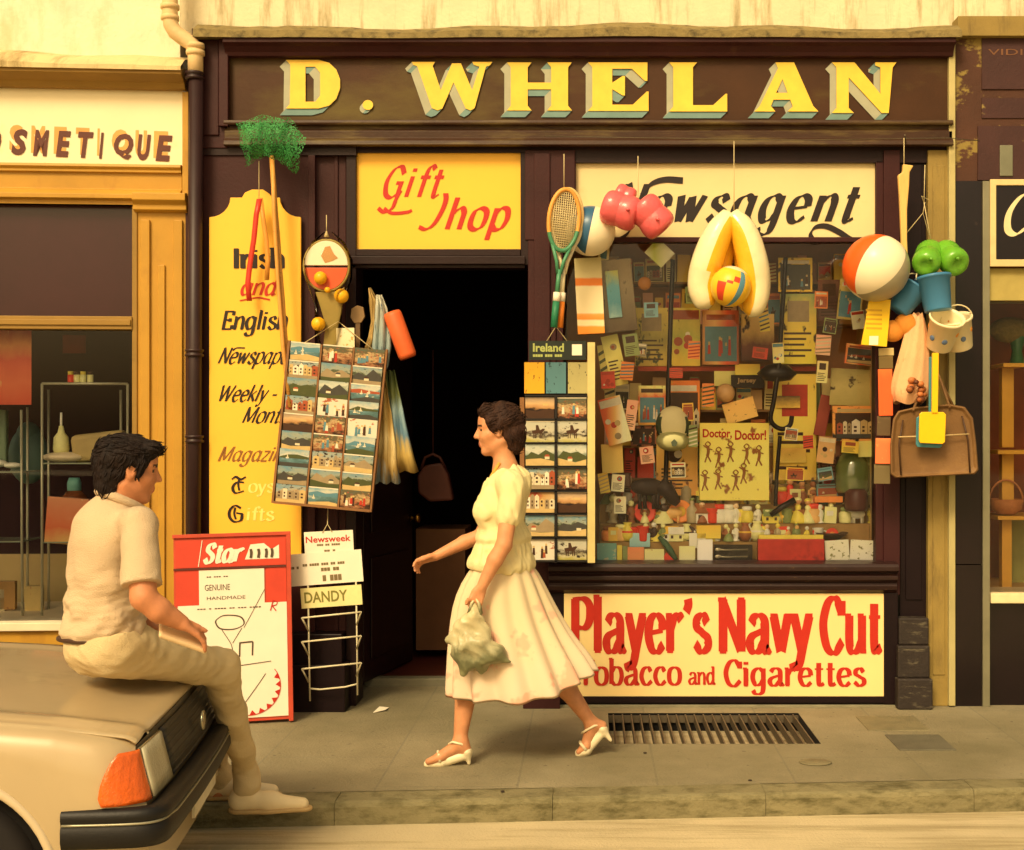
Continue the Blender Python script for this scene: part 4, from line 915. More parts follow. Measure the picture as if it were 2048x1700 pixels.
mb = MB(); mb.prism([(X(a,8.6), Z(b_,8.6)) for a, b_ in ((852,930),(885,925),(898,950),(908,1000),(860,1003),(838,985),(836,950))], 8.55, 8.67); mb.build('bag_body', lea, t, bev=.015)
mb = MB(); mb.tube([P(842,940,8.6), P(850,915,8.6), P(866,908,8.6), P(880,915,8.6), P(890,935,8.6)], .01, 6); mb.tube([P(866,908,8.6), P(866,700,8.6)], .004, 5); mb.build('strap', lea, t)
tag(MB().pbox(832, 930, 1058, 1300, 8.75, 9.2).build('carton', mat('brown_carton', (104,70,46), .8, .2, 4)), 'plain brown carton standing inside the dark doorway behind the woman', 'carton')

# rackets and balls
def racket(label, px, dd, hm, gm, tipm, ang):
    t = thing('tennis_racket', label, 'tennis racket', P(px-14, 655, dd), 'tennis rackets hanging by the window')
    T_ = Matrix.Translation(P(px, 440, dd)) @ Matrix.Rotation(math.radians(14), 4, 'Z') @ Matrix.Rotation(math.radians(ang), 4, 'Y'); u_ = M(dd)
    el = [Vector((31*u_*math.cos(a), 0, 62*u_*math.sin(a))) for a in [2*PI*k/40 for k in range(40)]]
    b = MB(); n = 8
    b.tube(el, .012, 8, True)
    for k in range(len(b.mi)): b.mi[k] = 0 if (b.v[b.f[k][0]].z > -22*u_) else 1
    b.m = 1; b.tube([Vector((-20*u_,0,-48*u_)), Vector((-7*u_,0,-84*u_)), Vector((-3*u_,0,-108*u_))], .010, 8); b.tube([Vector((20*u_,0,-48*u_)), Vector((7*u_,0,-84*u_)), Vector((3*u_,0,-108*u_))], .010, 8)
    b.tf(T_); b.build('frame', [hm, gm], t)
    b = MB(); b.tube([Vector((0,0,-100*u_)), Vector((0,0,-150*u_))], .013, 8); b.tf(T_); b.build('shaft', gm, t)
    b = MB(); b.m = 0; b.tube([Vector((0,0,-146*u_)), Vector((0,0,-164*u_))], .021, 8); b.m = 1; b.tube([Vector((0,0,-163*u_)), Vector((0,0,-216*u_))], .02, 8); b.tf(T_); b.build('grip', [white, tipm], t)
    b = MB()
    for k in range(-6, 7):
        x = k*4.4*u_; h_ = 58*u_*math.sqrt(max(0, 1-(k*4.4/30)**2)); b.tube([Vector((x,0,-h_)), Vector((x,0,h_))], .0019, 4)
    for k in range(-12, 13):
        z = k*4.6*u_; h_ = 29*u_*math.sqrt(max(0, 1-(k*4.6/60)**2)); b.tube([Vector((-h_,.002,z)), Vector((h_,.002,z))], .0019, 4)
    b.tf(T_); b.build('strings', mat('gut_string', (216,200,150), .5), t); return t
rg = mat('racket_green', (70,134,98), .35, .1); rt = mat('racket_tan', (216,156,74), .4, .12, 12)
r1 = racket('green handled tennis racket with tan rim hanging left of the window', 1128, HD-.09, rt, rg, mat('grip_green', (40,120,84), .5), 5.5)
r2_ = racket('white shafted tennis racket with orange grip half hidden behind the green one', 1134, HD-.055, mat('racket_cream', (222,196,130), .4), mat('racket_white', (226,212,172), .4), mat('grip_orange', (222,126,40), .5), 4)
hang(1128, 308, 379, HD-.09).build('string', st_m, r1)
bw = mat('ball_white', (240,228,196), .3, .03, trans=.1); bblue = mat('ball_blue', (54,98,132), .3, .06); bor = mat('ball_orange', (232,96,34), .3, .05); bgrey = mat('ball_grey', (160,152,126), .3, .05)
mb = MB(); rot = (Matrix.Rotation(math.radians(12), 3, 'Y') @ Matrix.Rotation(math.radians(-14), 3, 'X'))
mb.ball(P(1181, 462, HD+.09), 50*M(HD+.09), 36, 20, rot=rot, panel=lambda v, u: 1 if .60 < u < .735 else 0)
tag(mb.build('beach_ball', [bw, bblue]), 'blue and white beach ball behind the tennis rackets', 'beach ball', 'beach balls')
mb = MB(); rot = Matrix.Rotation(math.radians(37), 3, 'Y') @ Matrix.Rotation(math.radians(-8), 3, 'X')
def pan(v, u):
    if v < .05: return 1
    if .63 < u < .815: return 0
    if .40 < u <= .63: return 1
    return 2 if u >= .815 or u < .08 else 0
bc = P(1752, 536, HD-.14); mb.ball(bc, 67*M(HD-.14), 48, 28, rot=rot, panel=pan)
t = mb.build('beach_ball', [bw, bor, bgrey]); mb = MB(); mb.lathe([(0,0),(.022,0),(.022,.003),(0,.004)], bc + rot @ Vector((0,0,67*M(HD-.14)*.992)), rot @ Vector((0,0,1)), 16); mb.build('end_cap', bw, t); tag(t, 'big orange, white and grey beach ball right of the inflatable ring', 'beach ball', 'beach balls')

def inflated(name, label, cat, bands, m_, strings, group):
    t = thing(name, label, cat, P(*bands[0][0:2], HD), group)
    for (ax0, ay0, d0, ax1, ay1, d1, r) in bands:
        a, b_ = P(ax0, ay0, d0), P(ax1, ay1, d1); L = (b_-a).length; r *= M(HD)
        mb = MB(); prof = [(r*.30, .03*L), (r*.55, 0), (r*.82, .03*L), (r*.97, .14*L), (r, .3*L), (r*.93, .48*L), (r*.9, .5*L), (r*.93, .52*L), (r, .7*L), (r*.97, .86*L), (r*.82, .97*L), (r*.55, L), (r*.30, .97*L), (r*.25, .8*L)]
        mb.lathe([(.0, .05*L)] + [(r*.25, .05*L)] + prof[:-1] + [(r*.2, .95*L), (0, .95*L)], a, b_-a, 24); ab = mb.build('armband', m_, t, sub=1)
        ax = (b_-a).normalized(); c0 = (a+b_)/2
        mb = MB(); mb.lathe([(0,0),(.011,0),(.009,.012),(.007,.02),(0,.02)], c0 - Vector((0,r*.98,0)) + ax*L*.2, (0,-1,0), 10); mb.build('valve', m_, ab)
    for (x0, y0, x1, y1) in strings: hang(x0, y0, y1, HD-.02, x1).build('string', st_m, t)
pinkm = mat('pink_vinyl', (226,100,104), .22, .12, 9, .5, 22, trans=.15, coat=.3); greenm = mat('green_vinyl', (104,170,44), .22, .12, 9, .5, 22, trans=.15, coat=.3)
inflated('armband_pair', 'pair of pink inflatable armbands hanging over the Newsagent lettering', 'armbands', [(1206,410,HD-.02,1276,432,HD-.05,36), (1278,404,HD-.04,1328,462,HD-.04,36), (1230,386,HD+.03,1268,402,HD+.02,24)], pinkm, [(1276,312,1276,410)], 'inflatable armbands')
inflated('armband_pair', 'pair of lime green inflatable armbands above the buckets at the right', 'armbands', [(1862,500,HD+.02,1850,532,HD-.17,29), (1884,502,HD+.02,1916,530,HD-.15,30)], greenm, [(1850,330,1848,405), (1848,405,1862,482)], 'inflatable armbands')
mb = MB(); mb.tube([P(1848,405,HD), P(1843,392,HD), P(1858,400,HD)], .002, 5); mb.tube([P(1810,470,HD), P(1846,426,HD), P(1858,470,HD)], .0025, 5); mb.tube([P(1846,426,HD), P(1850,404,HD)], .0025, 5)
tag(mb.build('string', st_m), 'knotted white string above the lime green armbands', 'string')

t = thing('inflatable_ring', 'yellow and white inflatable swimming ring folded over the wire in front of the window', 'inflatable ring', P(1460, 632, HD))
iy = mat('yellow_vinyl', (240,184,46), .25, .08, 6, .5, 20, trans=.15, coat=.3); iw = mat('white_vinyl', (238,226,182), .25, .06, 6, .5, 20, trans=.15, coat=.3)
def ringtube(path, rr, split):
    b = MB(); pts = []
    path = [(x, y, z) for x, y, z in path]
    sm = crom([(q[0], q[1]) for q in path], 5); sd_ = crom([(q[2]*100, 0) for q in path], 5); sr = crom([(q, 0) for q in rr], 5)
    n = 20; b.tube([P(q.x, q.y, HD - .04 + s_.x/100) for q, s_ in zip(sm, sd_)], [max(.004, q.x*M(HD)) for q in sr], n)
    for k in range(len(b.f)):
        c_ = sum((b.v[i] for i in b.f[k]), Vector())/len(b.f[k]); j = min(k//n, len(sm)-1); ctr = P(sm[j].x, sm[j].y, HD)
        b.mi[k] = 0 if split*(c_.x-ctr.x) > -.012 else 1
    return b
ringtube([(1416,618,0),(1414,612,0),(1408,596,0),(1404,566,0),(1416,520,-.02),(1438,465,-.03),(1460,430,-.02)], [2,17,25,29,32,28,18], -1).build('ring_half', [iw, iy], t)
ringtube([(1462,430,-.02),(1486,462,-.03),(1504,520,-.02),(1511,570,0),(1508,606,0),(1502,626,0),(1499,634,0)], [18,27,31,30,26,17,2], 1).build('ring_half', [iw, iy], t)
ringtube([(1462,440,.05),(1452,480,.06),(1440,540,.07),(1436,600,.07)], [14,20,22,12], 1).build('ring_fold', [iy, iy], t)
ringtube([(1462,440,.05),(1480,480,.06),(1494,540,.07),(1490,600,.07),(1486,622,.07)], [14,20,24,20,3], 1).build('ring_fold', [iy, iy], t)
hang(1468, 282, 420, HD-.05).build('string', st_m, t)
mb = MB(); mcb = [mat('toy_ball_'+n_, c_, .35, .06) for n_, c_ in (('yellow',(238,190,50)),('red',(208,70,40)),('blue',(90,140,160)),('cream',(232,206,170)))]
rot = Matrix.Rotation(math.radians(18), 3, 'Y')
mb.ball(P(1461, 573, HD-.12), 41*M(HD-.12), 40, 22, rot=rot, panel=lambda v, u: 3 if v < .2 else (2 if .78 < u < .85 else (1 if (.62 < u < .70 and .48 < v < .8) or (int(u*20)+int(v*9)) % 6 == 0 and v < .5 else 0)))
tag(mb.build('toy_ball', mcb), 'small multicoloured toy ball nestled inside the yellow inflatable ring', 'ball')

t = thing('wooden_bat', 'long cream wooden bat hanging on a string right of the Newsagent panel', 'bat', P(1805, 520, HD))
mb = MB(); mb.prism([(X(a,HD), Z(b_,HD)) for a, b_ in ((1804,330),(1825,333),(1817,346),(1816,372),(1812,420),(1812,480),(1814,524),(1801,524),(1800,470),(1797,400),(1794,352),(1803,346))], HD-.03, HD+.0); mb.build('bat_body', mat('pale_wood', (222,180,104), .5, .12, 6, stretch=(8,8,1)), t, bev=.006)
hang(1808, 276, 336, HD-.015).build('string', st_m, t)

def bucket(label, px, py, tilt, roll, s_, m_, dd, handle=True, motif=None):
    t = thing('bucket', label, 'bucket', P(px, py+36, dd), 'toy buckets hanging at the right')
    T_ = Matrix.Translation(P(px, py, dd)) @ Matrix.Rotation(math.radians(roll), 4, 'Y') @ Matrix.Rotation(math.radians(tilt), 4, 'X'); k = s_*M(dd)
    b = MB(); b.lathe([(.0,-33*k),(24*k,-33*k),(25*k,-31*k),(31*k,28*k),(34*k,29*k),(34*k,34*k),(31.5*k,34*k),(29*k,28*k),(23.5*k,-29*k),(0,-29*k)], n=28); b.tf(T_); o = b.build('bucket_body', m_, t)
    if motif:
        for a_ in range(7):
            th = a_*2*PI/7; b = MB(); b.ball((0,0,0), 5.5*k, 10, 8, (1,.3,1)); b.tf(T_ @ Matrix.Rotation(th, 4, 'Z') @ Matrix.Translation((0,-28.5*k,8*k*(1 if a_ % 2 else -.6)))); b.build('printed_motif', motif[a_ % 2], o)
    if handle:
        b = MB(); b.tube([Vector((33*k*math.cos(a), 30*k*math.sin(a)*.25-6*k, 30*k+40*k*math.sin(a)*.75)) for a in [PI*j/12 for j in range(13)]], .004, 6); b.tf(T_); b.build('handle', mat('white_handle', (220,206,164), .4), t)
    return t
bkt = mat('blue_plastic_bucket', (66,126,170), .35, .08, 4); wkt = mat('white_plastic_bucket', (240,226,184), .35, .05, 4)
mo = [mat('blue_motif', (96,116,150), .5), mat('orange_motif', (222,150,60), .5)]
bucket('blue toy bucket tilted on its side, lowest left of the hanging buckets', 1813, 598, 0, 36, .92, bkt, HD-.04)
bucket('upright blue toy bucket directly under the lime green armbands', 1871, 588, -6, -7, 1.06, bkt, HD-.12)
bucket('white toy bucket with bright base turned to the street, under the upright blue bucket', 1886, 664, 38, 6, 1.06, wkt, HD-.12, False, mo)
bucket('white toy bucket with yellow motifs, outermost at the right of the hanging buckets', 1916, 666, 22, -16, .98, wkt, HD-.03, True, mo)

mb = MB(); mb.prism([(X(a,HD), Z(b_,HD)) for a, b_ in ((1730,600),(1772,604),(1769,640),(1764,696),(1714,692),(1722,650))], HD-.115, HD-.1); mb.m = 2
for k_ in range(5): zz = 618+k_*9; mb.quad(P(1732,zz+4,HD-.1158), P(1764,zz+5,HD-.1158), P(1764,zz+1,HD-.1158), P(1732,zz,HD-.1158))
mb.m = 1; mb.quad(P(1738,690,HD-.116), P(1756,690,HD-.116), P(1757,672,HD-.116), P(1739,672,HD-.116))
tag(mb.build('yellow_packet', [mat('yellow_print', (240,196,34), .35, .08, 8), white, mat('ochre_print', (206,160,30), .4)]), 'bright yellow printed packet hanging below the big beach ball', 'packet')
for px, py, r, s_ in ((1786,662,23,'left'), (1812,650,25,'right')):
    mb = MB(); mb.ball(P(px, py, HD-.04), r*M(HD), 20, 14, (1,.8,.95)); tag(mb.build('foam_ball', mat('ochre_foam', (216,142,54), .8, .12, 10, .3, 60)), f'{s_} one of two ochre foam balls beneath the tilted blue bucket', 'ball', 'ochre foam balls')
t = thing('shell_bag', 'long peach net bag of seashells hanging above the brown holdall', 'bag of shells', P(1825, 808, HD))
prof_px = [(628,10,1836),(650,20,1833),(690,27,1830),(730,33,1826),(765,39,1822),(790,40,1820),(805,28,1816)]
rows = []
for k, (y, r, cx) in enumerate(prof_px):
    rows.append([P(cx + r*math.cos(a)*(1+.08*math.sin(a*7+k)), y + 4*math.sin(a*3), HD-.05 + .75*r*M(HD)*math.sin(a)*(1+.1*math.sin(a*9+k))) for a in [2*PI*j/30 for j in range(30)]])
mb = MB(); mb.grid(rows, True, True); mb.build('net_sack', mat('peach_net', (232,178,130), .7, .12, 6, .4, 80, dirt=((196,120,70), .6, 10, .15, (3,3,.6))), t, sub=1)
for k in range(16):
    mb = MB(); mb.ball(P(1838+random.uniform(-22,14), 784+random.uniform(-24,16), HD-.17+random.uniform(-.01,.03)), random.uniform(5,9)*M(HD), 10, 7, (1,.7,.8)); mb.build('shell', mat('shell_brown%d' % (k % 3), [(150,84,40),(186,110,58),(96,52,30)][k % 3], .5, .2, 20), t)
def spade(label, ox, oy, dd, m_):
    t = thing('toy_spade', label, 'toy spade', P(1864+ox, 888+oy, dd), 'toy spades hanging over the holdall')
    mb = MB(); mb.prism([(X(a+ox,dd), Z(b_+oy,dd)) for a, b_ in ((1838,828),(1843,824),(1886,824),(1891,829),(1889,884),(1884,888),(1840,886),(1837,881))], dd-.012, dd); mb.build('blade', m_, t, bev=.003)
    mb = MB(); mb.prism([(X(a+ox,dd), Z(b_+oy,dd)) for a, b_ in ((1863,706),(1876,706),(1874,826),(1862,826))], dd-.02, dd-.002); mb.build('shaft', m_, t, bev=.003)
spade('yellow toy spade hanging in front of the brown holdall', 0, 0, HD-.20, mat('yellow_plastic', (246,190,24), .35, .05))
spade('blue toy spade showing only its edge behind the yellow spade', -6, 8, HD-.17, mat('blue_plastic_spade', (70,130,140), .35, .05))
t = thing('holdall', 'brown leather holdall with pale piping hanging low at the right of the window', 'holdall', P(1866, 955, HD))
hol = mat('holdall_leather', (120,88,52), .5, .16, 5, .25, 50, dirt=((150,116,66), .55, 4, .3, None))
outl = [(1786,838),(1796,822),(1830,814),(1900,808),(1930,814),(1946,836),(1952,880),(1957,940),(1950,948),(1880,952),(1790,956),(1781,948),(1780,890)]
rows = []
for (dd, sc_) in ((HD-.11, .90), (HD-.13, .965), (HD-.12, 1.0), (HD+.06, 1.0), (HD+.09, .93)):
    rows.append([P(1866+(a-1866)*sc_, 884+(b_-884)*sc_, dd) for a, b_ in outl])
mb = MB(); mb.grid(rows, True, True); n = len(outl); mb.f.append(list(range(n-1, -1, -1))); mb.mi.append(0); mb.sm.append(True); mb.f.append([len(mb.v)-n+k for k in range(n)]); mb.mi.append(0); mb.sm.append(True)
mb.build('bag_body', hol, t, bev=.004)
mb = MB(); mb.tube([P(1796,874,HD-.145), P(1866,872,HD-.152), P(1938,868,HD-.145)], .004, 6); mb.build('piping', mat('pale_piping', (196,170,120), .5), t)
mb = MB(); mb.tube([P(1802,950,HD-.135), P(1798,890,HD-.14), P(1806,840,HD-.135)], .005, 6); mb.build('seam', mat('dark_seam', (70,46,28), .5), t); mb = MB(); mb.tube([P(1940,945,HD-.135), P(1936,880,HD-.14), P(1924,832,HD-.135)], .005, 6); mb.build('seam', mat('dark_seam', 0), t)
for s_ in (-1, 1):
    mb = MB(); mb.tube([P(1830+s_*4,822,HD-.08+s_*.05), P(1846,770,HD-.03), P(1864,716,HD), P(1884,768,HD-.03), P(1904+s_*4,816,HD-.08+s_*.05)], .008, 8); mb.build('handle', hol, t)
t = thing('packet_strip', 'hanging strip of orange, pink and grey packets at the right edge of the window', 'packet strip', P(1763, 968, HD))
for (y0, y1, w_, c_, nme) in ((696,712,30,(196,176,120),'pale'), (712,738,28,(110,92,54),'olive'), (738,832,28,(232,100,50),'orange'), (832,872,27,(96,78,54),'brown'), (876,928,30,(238,122,74),'pink'), (928,968,32,(112,98,66),'grey')):
    mb = MB(); cx = 1772 - (y0-690)*.036; mb.card(cx, (y0+y1)/2, w_, y1-y0-1, HD-.05+random.uniform(-.01,.01), random.uniform(-.03,.03), .012)
    mb.build('packet', pic('packet_'+nme, [(0,c_),(.8,c_),(1,tuple(min(255,q*1.15) for q in c_))], .15, 3, (tuple(min(255, q*1.2) for q in c_), .64, 4)), t, bev=.002)
# ================================================================ GRATING, COVERS, LITTER
t = thing('cellar_grating', 'worn iron cellar grating of close parallel bars set in the pavement', 'grating', (.63, 6.86, -.05))
iron = mat('worn_iron', (92,82,66), .55, .2, 20, metal=.2, dirt=((78,66,50), .55, 30, .2, None))
for k in range(21):
    x = GX0 + .03 + k*(GX1-GX0-.06)/20
    mb = MB(); mb.box(x-.0036, x+.0036, GY0+.004, GY1-.004, -.05, -.004+random.uniform(-.002, .001)); mb.build('bar', iron, t)
mb = MB(); mb.box(GX0+.001, GX1-.001, GY0+.002, GY0+.018, -.05, -.012); mb.build('frame_bar', iron, t); mb = MB(); mb.box(GX0+.001, GX1-.001, GY1-.018, GY1-.002, -.05, -.012); mb.build('frame_bar', iron, t)
cov = mat('cover_metal', (122,114,86), .6, .2, 14, .5, 140)
def cover(label, x0, x1, y0, y1, m_):
    mb = MB(); mb.box(x0, x1, y0, y1, -.02, .006); tag(mb.build('access_cover', m_, None, bev=.003), label, 'cover', 'covers let into the pavement')
cover('square metal access cover in the pavement nearest the shop, right of the grating', 1.46, 1.78, 6.78, 7.12, cov)
cover('dark square access cover nearer the kerb than the other square cover', 1.52, 1.80, 6.36, 6.68, mat('cover_dark', (96,92,76), .7, .2, 10, .4, 100))
mb = MB(); mb.lathe([(0,.0),(.055,.0),(.06,.004),(.055,.007),(0,.007)], (1.065, 6.12, 0), n=24, sx=1.3); tag(mb.build('access_cover', cov), 'small oval stopcock cover in the pavement below the grating', 'cover', 'covers let into the pavement')
mb = MB(); mb.add([(X(745,7.2),7.22,.004),(X(768,7.2),7.26,.012),(X(770,7.2),7.34,.006),(X(752,7.2),7.32,.016)], [(0,1,2,3)]); tag(mb.build('paper_scrap', white, None, solid=.003), 'scrap of white paper lying on the pavement before the doorway', 'litter')
for k, (px, d_) in enumerate(((1005, 5.62), (1500, 5.8), (1290, 6.3))):
    mb = MB(); mb.ball((X(px, d_), d_, .004), .008, 10, 6, (1.2,1,.5)); tag(mb.build('pebble', mat('pebble', (60,50,40), .8)), ['dark pebble on the pavement below the walking woman','dark pebble near the kerb at the right half','dark pebble just left of the grating'][k], 'pebble')

# ================================================================ SHOP WINDOW DISPLAY
d0 = F+.16
def cd_(d): return F + .08 + (d-F-.08)*.55          # display depth
steps = [(cd_(a), b) for a, b in ((F+.16, 1122), (F+.30, 1082), (F+.44, 1046), (F+.60, 1008), (F+.74, 968))]
cloth = mat('display_cloth', (170,136,84), .85, .2, 8)
mb = MB()
for k, (sd_, py) in enumerate(steps[1:]): mb.box(X(1200), WX1-.004, sd_-.045, F+.615-.002*k, WZ0-.005, Z(py, sd_))
mb.build('display_steps', cloth, win)
PICN = [0]
def pm(cols, speck=None, amp=.3, ns=3.0, axis=2, rough=.45):
    PICN[0] += 1; n = len(cols); cols = [tuple(min(250, q*1.34+8) for q in c_) for c_ in cols]
    return pic('print_%d' % PICN[0], [(i/max(1, n-1), c) for i, c in enumerate(cols)], amp, ns, speck, rough, axis)
XR0 = random.Random(8)
CN0 = {'white':(228,214,172),'cream':(220,196,130),'yellow':(222,180,70),'red':(186,60,42),'orange':(216,120,56),'green':(124,136,82),'blue':(110,150,158),'pink':(224,160,130),'grey':(150,140,112),'tan':(190,150,98)}
NUM = ['first','second','third','fourth','fifth','sixth','seventh','eighth','ninth','tenth','eleventh','twelfth','thirteenth','fourteenth','fifteenth','sixteenth','seventeenth','eighteenth','nineteenth','twentieth'] + ['twenty-'+q for q in ('first','second','third','fourth','fifth','sixth','seventh','eighth','ninth')] + ['thirtieth'] + ['thirty-'+q for q in ('first','second','third','fourth','fifth','sixth','seventh','eighth','ninth')]
DR = random.Random(11)
def disp(kind, name, label, cat, x0, x1, y0, y1, d, m_, ang=0, th=.03, group=None, yaw=0, texts=(), deco=None):
    if deco is None: deco = not texts and cat in ('print','box','magazine','comic','book','album','pamphlet','picture board','photograph','packet','sheet') and name not in ('photo_print','small_book','white_box','yellow_box')
    cx, cy = (x0+x1)/2, (y0+y1)/2; w_, h_ = x1-x0, y1-y0
    if FRAME[0] is not LM: d = cd_(d)
    mb = MB()
    if kind == 'card': mb.card(cx, cy, w_, h_, d, ang, th, yaw)
    ms = [m_]
    if deco and w_ > 16 and h_ > 16:                     # printed heading, picture and lines of small print
        ms = [m_] + SH; m0 = M(d); W2, H2 = w_*m0, h_*m0; n = [0]; i0 = len(mb.v); rr = DR; c1, c2 = rr.choice([1,2,8,10,7,9,6]), rr.choice([4,5,6,7,9,10,3])
        def rect(x0_, x1_, z0_, z1_, k_): n[0] += 1; mb.m = k_; yy = -th-.0004-.00012*n[0]; mb.add([(x0_*W2,yy,z0_*H2),(x1_*W2,yy,z0_*H2),(x1_*W2,yy,z1_*H2),(x0_*W2,yy,z1_*H2)], [(0,1,2,3)])
        st = rr.randint(0, 5)
        if st == 2 and w_ > 32: st = 5
        def disc(x_, z_, r_, k_): n[0] += 1; mb.m = k_; yy = -th-.0004-.00012*n[0]; mb.add([(x_*W2+r_*W2*math.cos(a), yy, z_*H2+r_*W2*math.sin(a)) for a in [2*PI*q/14 for q in range(14)]], [list(range(14))])
        if st == 0 or st == 5:
            rect(-.44,.44,-.44,.2 if st else .3,c2); b2 = MB(); card_art(b2, W2*.86, H2*.6, 0, rr, rr.choice(['town','crowd','hill','crowd','horse','sea'])); o2 = len(mb.v)
            mb.v += [Vector((q.x, q.y-th-.0012, q.z-.12*H2)) for q in b2.v]; mb.f += [[q+o2 for q in f_] for f_ in b2.f]; mb.mi += b2.mi; mb.sm += b2.sm
            rect(-.4,.4,.32,.42,c1)
        elif st == 1:
            for k_ in range(6): rect(-.38,rr.uniform(.0,.4),-.38+.07*k_,-.35+.07*k_,9)
            disc(rr.uniform(-.15,.15), .26, .2, c2); disc(rr.uniform(-.1,.1), .26, .1, c1)
        elif st == 2:
            for k_ in range(5): n[0] += 1; mb.m = rr.choice([c1,c2]); yy = -th-.0004-.00012*n[0]; z0_ = -.46+.18*k_; mb.add([(-.48*W2,yy,z0_*H2),(.48*W2,yy,(z0_+.1)*H2),(.48*W2,yy,(z0_+.17)*H2),(-.48*W2,yy,(z0_+.07)*H2)], [(0,1,2,3)])
        elif st == 3:
            rect(-.46,.46,.3,.46,c1)
            for k_ in range(5): disc(rr.uniform(-.32,.32), rr.uniform(-.35,.15), rr.uniform(.07,.16), rr.choice([c1,c2,2,8,10]))
        else:
            rect(-.3,.3,.1,.4,c2)
            for k_ in range(5): rect(-.4,rr.uniform(.1,.4),-.4+.08*k_,-.37+.08*k_,9)
        mb.tf(Matrix.Translation(P(cx, cy, d)) @ Matrix.Rotation(yaw, 4, 'Z') @ Matrix.Rotation(-ang, 4, 'Y'), i0); mb.m = 0
    o = mb.build(name, ms, None, bev=0 if deco else .002); tag(o, label, cat, group)
    for (txt, a, b_, c_, e_, tm) in texts:
        mb = MB(); vs_, fs_ = sans(txt, (b_-a)*M(d), (e_-c_)*M(d), 0, 0, .03)
        T_ = Matrix.Translation(P(cx, cy, d)) @ Matrix.Rotation(yaw, 4, 'Z') @ Matrix.Rotation(-ang, 4, 'Y') @ Matrix.Translation(((a-cx)*M(d), -th-.0015, (cy-e_)*M(d)))
        mb.add([T_ @ v for v in vs_], fs_); mb.build('lettering', tm, o)
    return o
ink2 = mat('brown_ink', (104,72,40), .6); orl = mat('orange_red_ink', (206,84,44), .6)
A = 'card'
LOY = (176,146,56); TANC = (190,152,84)
# upper back of the window: prints, games and boxes
disp(A,'print','olive patterned print with rings, left one of the pair above the red shelf edge','print',1270,1336,616,732,F+.6,pm([(150,128,58),(120,110,56),(168,150,70)],((70,78,48),.56,4)),0,.01)
disp(A,'print','olive patterned print with rings, right one of the pair above the red shelf edge','print',1340,1400,616,732,F+.58,pm([(186,156,60),(130,130,56),(176,158,70)],((84,88,48),.6,4)),0,.01)
disp(A,'game_box','tall brown box with red stripe standing on the red shelf edge','box',1404,1476,622,730,F+.56,pm([(150,100,56),(176,136,80),(184,70,40),(120,64,40)],None,.12,2,0),0,.05)
disp(A,'photo_print','framed print of a dark tower against pale sky, on the red shelf edge','print',1482,1548,628,722,F+.55,pm([(60,34,26),(84,44,32),(170,140,80),(180,152,92)],((70,40,30),.6,2.4),.2),0,.012)
disp(A,'magazine','yellow magazine with dark portrait high in the window','magazine',1556,1624,516,584,F+.5,pm([(196,146,46),(206,156,52)],((66,52,40),.56,2.6)),0,.012)
disp(A,'comic','yellow comic with green heading and black figures under the yellow magazine','comic',1560,1632,588,728,F+.48,pm([(206,170,60),(196,158,56),(170,150,66),(110,120,70)],((58,44,32),.56,3.2)),0,.012)
disp(A,'price_card','pale green price card on the brown back board','card',1428,1470,742,772,F+.6,pm([(170,164,96),(186,180,112)]),0,.006)
disp(A,'price_card','yellow price card hung under the red shelf edge','card',1470,1520,728,750,F+.5,pm([(206,166,70),(196,150,56)]),0,.006)
disp(A,'name_card','dark card with small pale lettering below the yellow price card','card',1462,1528,750,776,F+.54,mat('dark_card', (40,28,26), .6),0,.006,texts=(('Jersey',1474,1512,756,768,mat('pale_ink',(170,140,96),.6)),))
disp(A,'price_card','tan handwritten card tilted above the Doctor Doctor game box','card',1448,1512,800,842,F+.5,pm([(196,150,84),(186,140,76)],((130,92,50),.6,6)),.28,.006)
mb = MB(); mb.ball(P(1451,786,F+.3), 19*M(F+.3), 24, 14); tag(mb.build('ball', mat('peach_ball', (216,170,116), .4)), 'pale peach ball hung against the brown back board', 'ball')
disp(A,'game_box','cream Doctor, Doctor! game box with red title standing in the window','game box',1398,1536,846,1000,F+.42,pm([(206,172,84),(212,178,96),(200,164,76)],((150,96,50),.62,4.5)),.0,.05,texts=(('Doctor,',1404,1462,858,878,redl),('Doctor!',1468,1530,860,880,redl)))
db = [o for o in C.objects if o.get('label', '').startswith('cream Doctor')][0]; mb = MB(); dd_ = cd_(F+.42)-.0535
for k in range(9):
    cx, cy = 1414 + (k % 5)*26 + DR.uniform(-6,6), 905 + (k//5)*44 + DR.uniform(-8,8); m0 = M(dd_)
    T2 = lambda q, cx=cx, cy=cy: (X(cx, dd_)+q[0]*m0, Z(cy, dd_)+q[1]*m0)
    pen(mb, [(-5,10),(0,15),(5,10),(0,6),(-5,10)], 2.6, 1.6, .5, T2, dd_); pen(mb, [(0,6),(1,-4),(-1,-14)], 6, 4, .2, T2, dd_)
    pen(mb, [(-9,DR.uniform(-2,8)),(0,2),(9,DR.uniform(-4,10))], 2.4, 1.6, .8, T2, dd_); pen(mb, [(-6,-26),(-1,-14),(6,-25)], 3, 2, .4, T2, dd_)
mb.build('printed_figures', mat('brown_print', (150,98,50), .6), db)
disp(A,'toy_box','orange box with red top in the left half of the window','box',1276,1330,772,850,F+.6,pm([(196,130,60),(206,150,70),(170,74,46),(214,180,110)],((120,60,36),.6,3)),0,.06)
disp(A,'toy_box','deep orange box right behind the black walking stick','box',1334,1398,762,880,F+.62,pm([(214,130,40),(206,112,40),(190,96,40)],((226,160,70),.62,4)),0,.06)
disp(A,'toy_box','brown box with dark windows below the orange boxes','box',1262,1312,842,892,F+.62,pm([(110,66,44),(150,96,60),(70,42,32)],((44,28,26),.5,3)),0,.05)
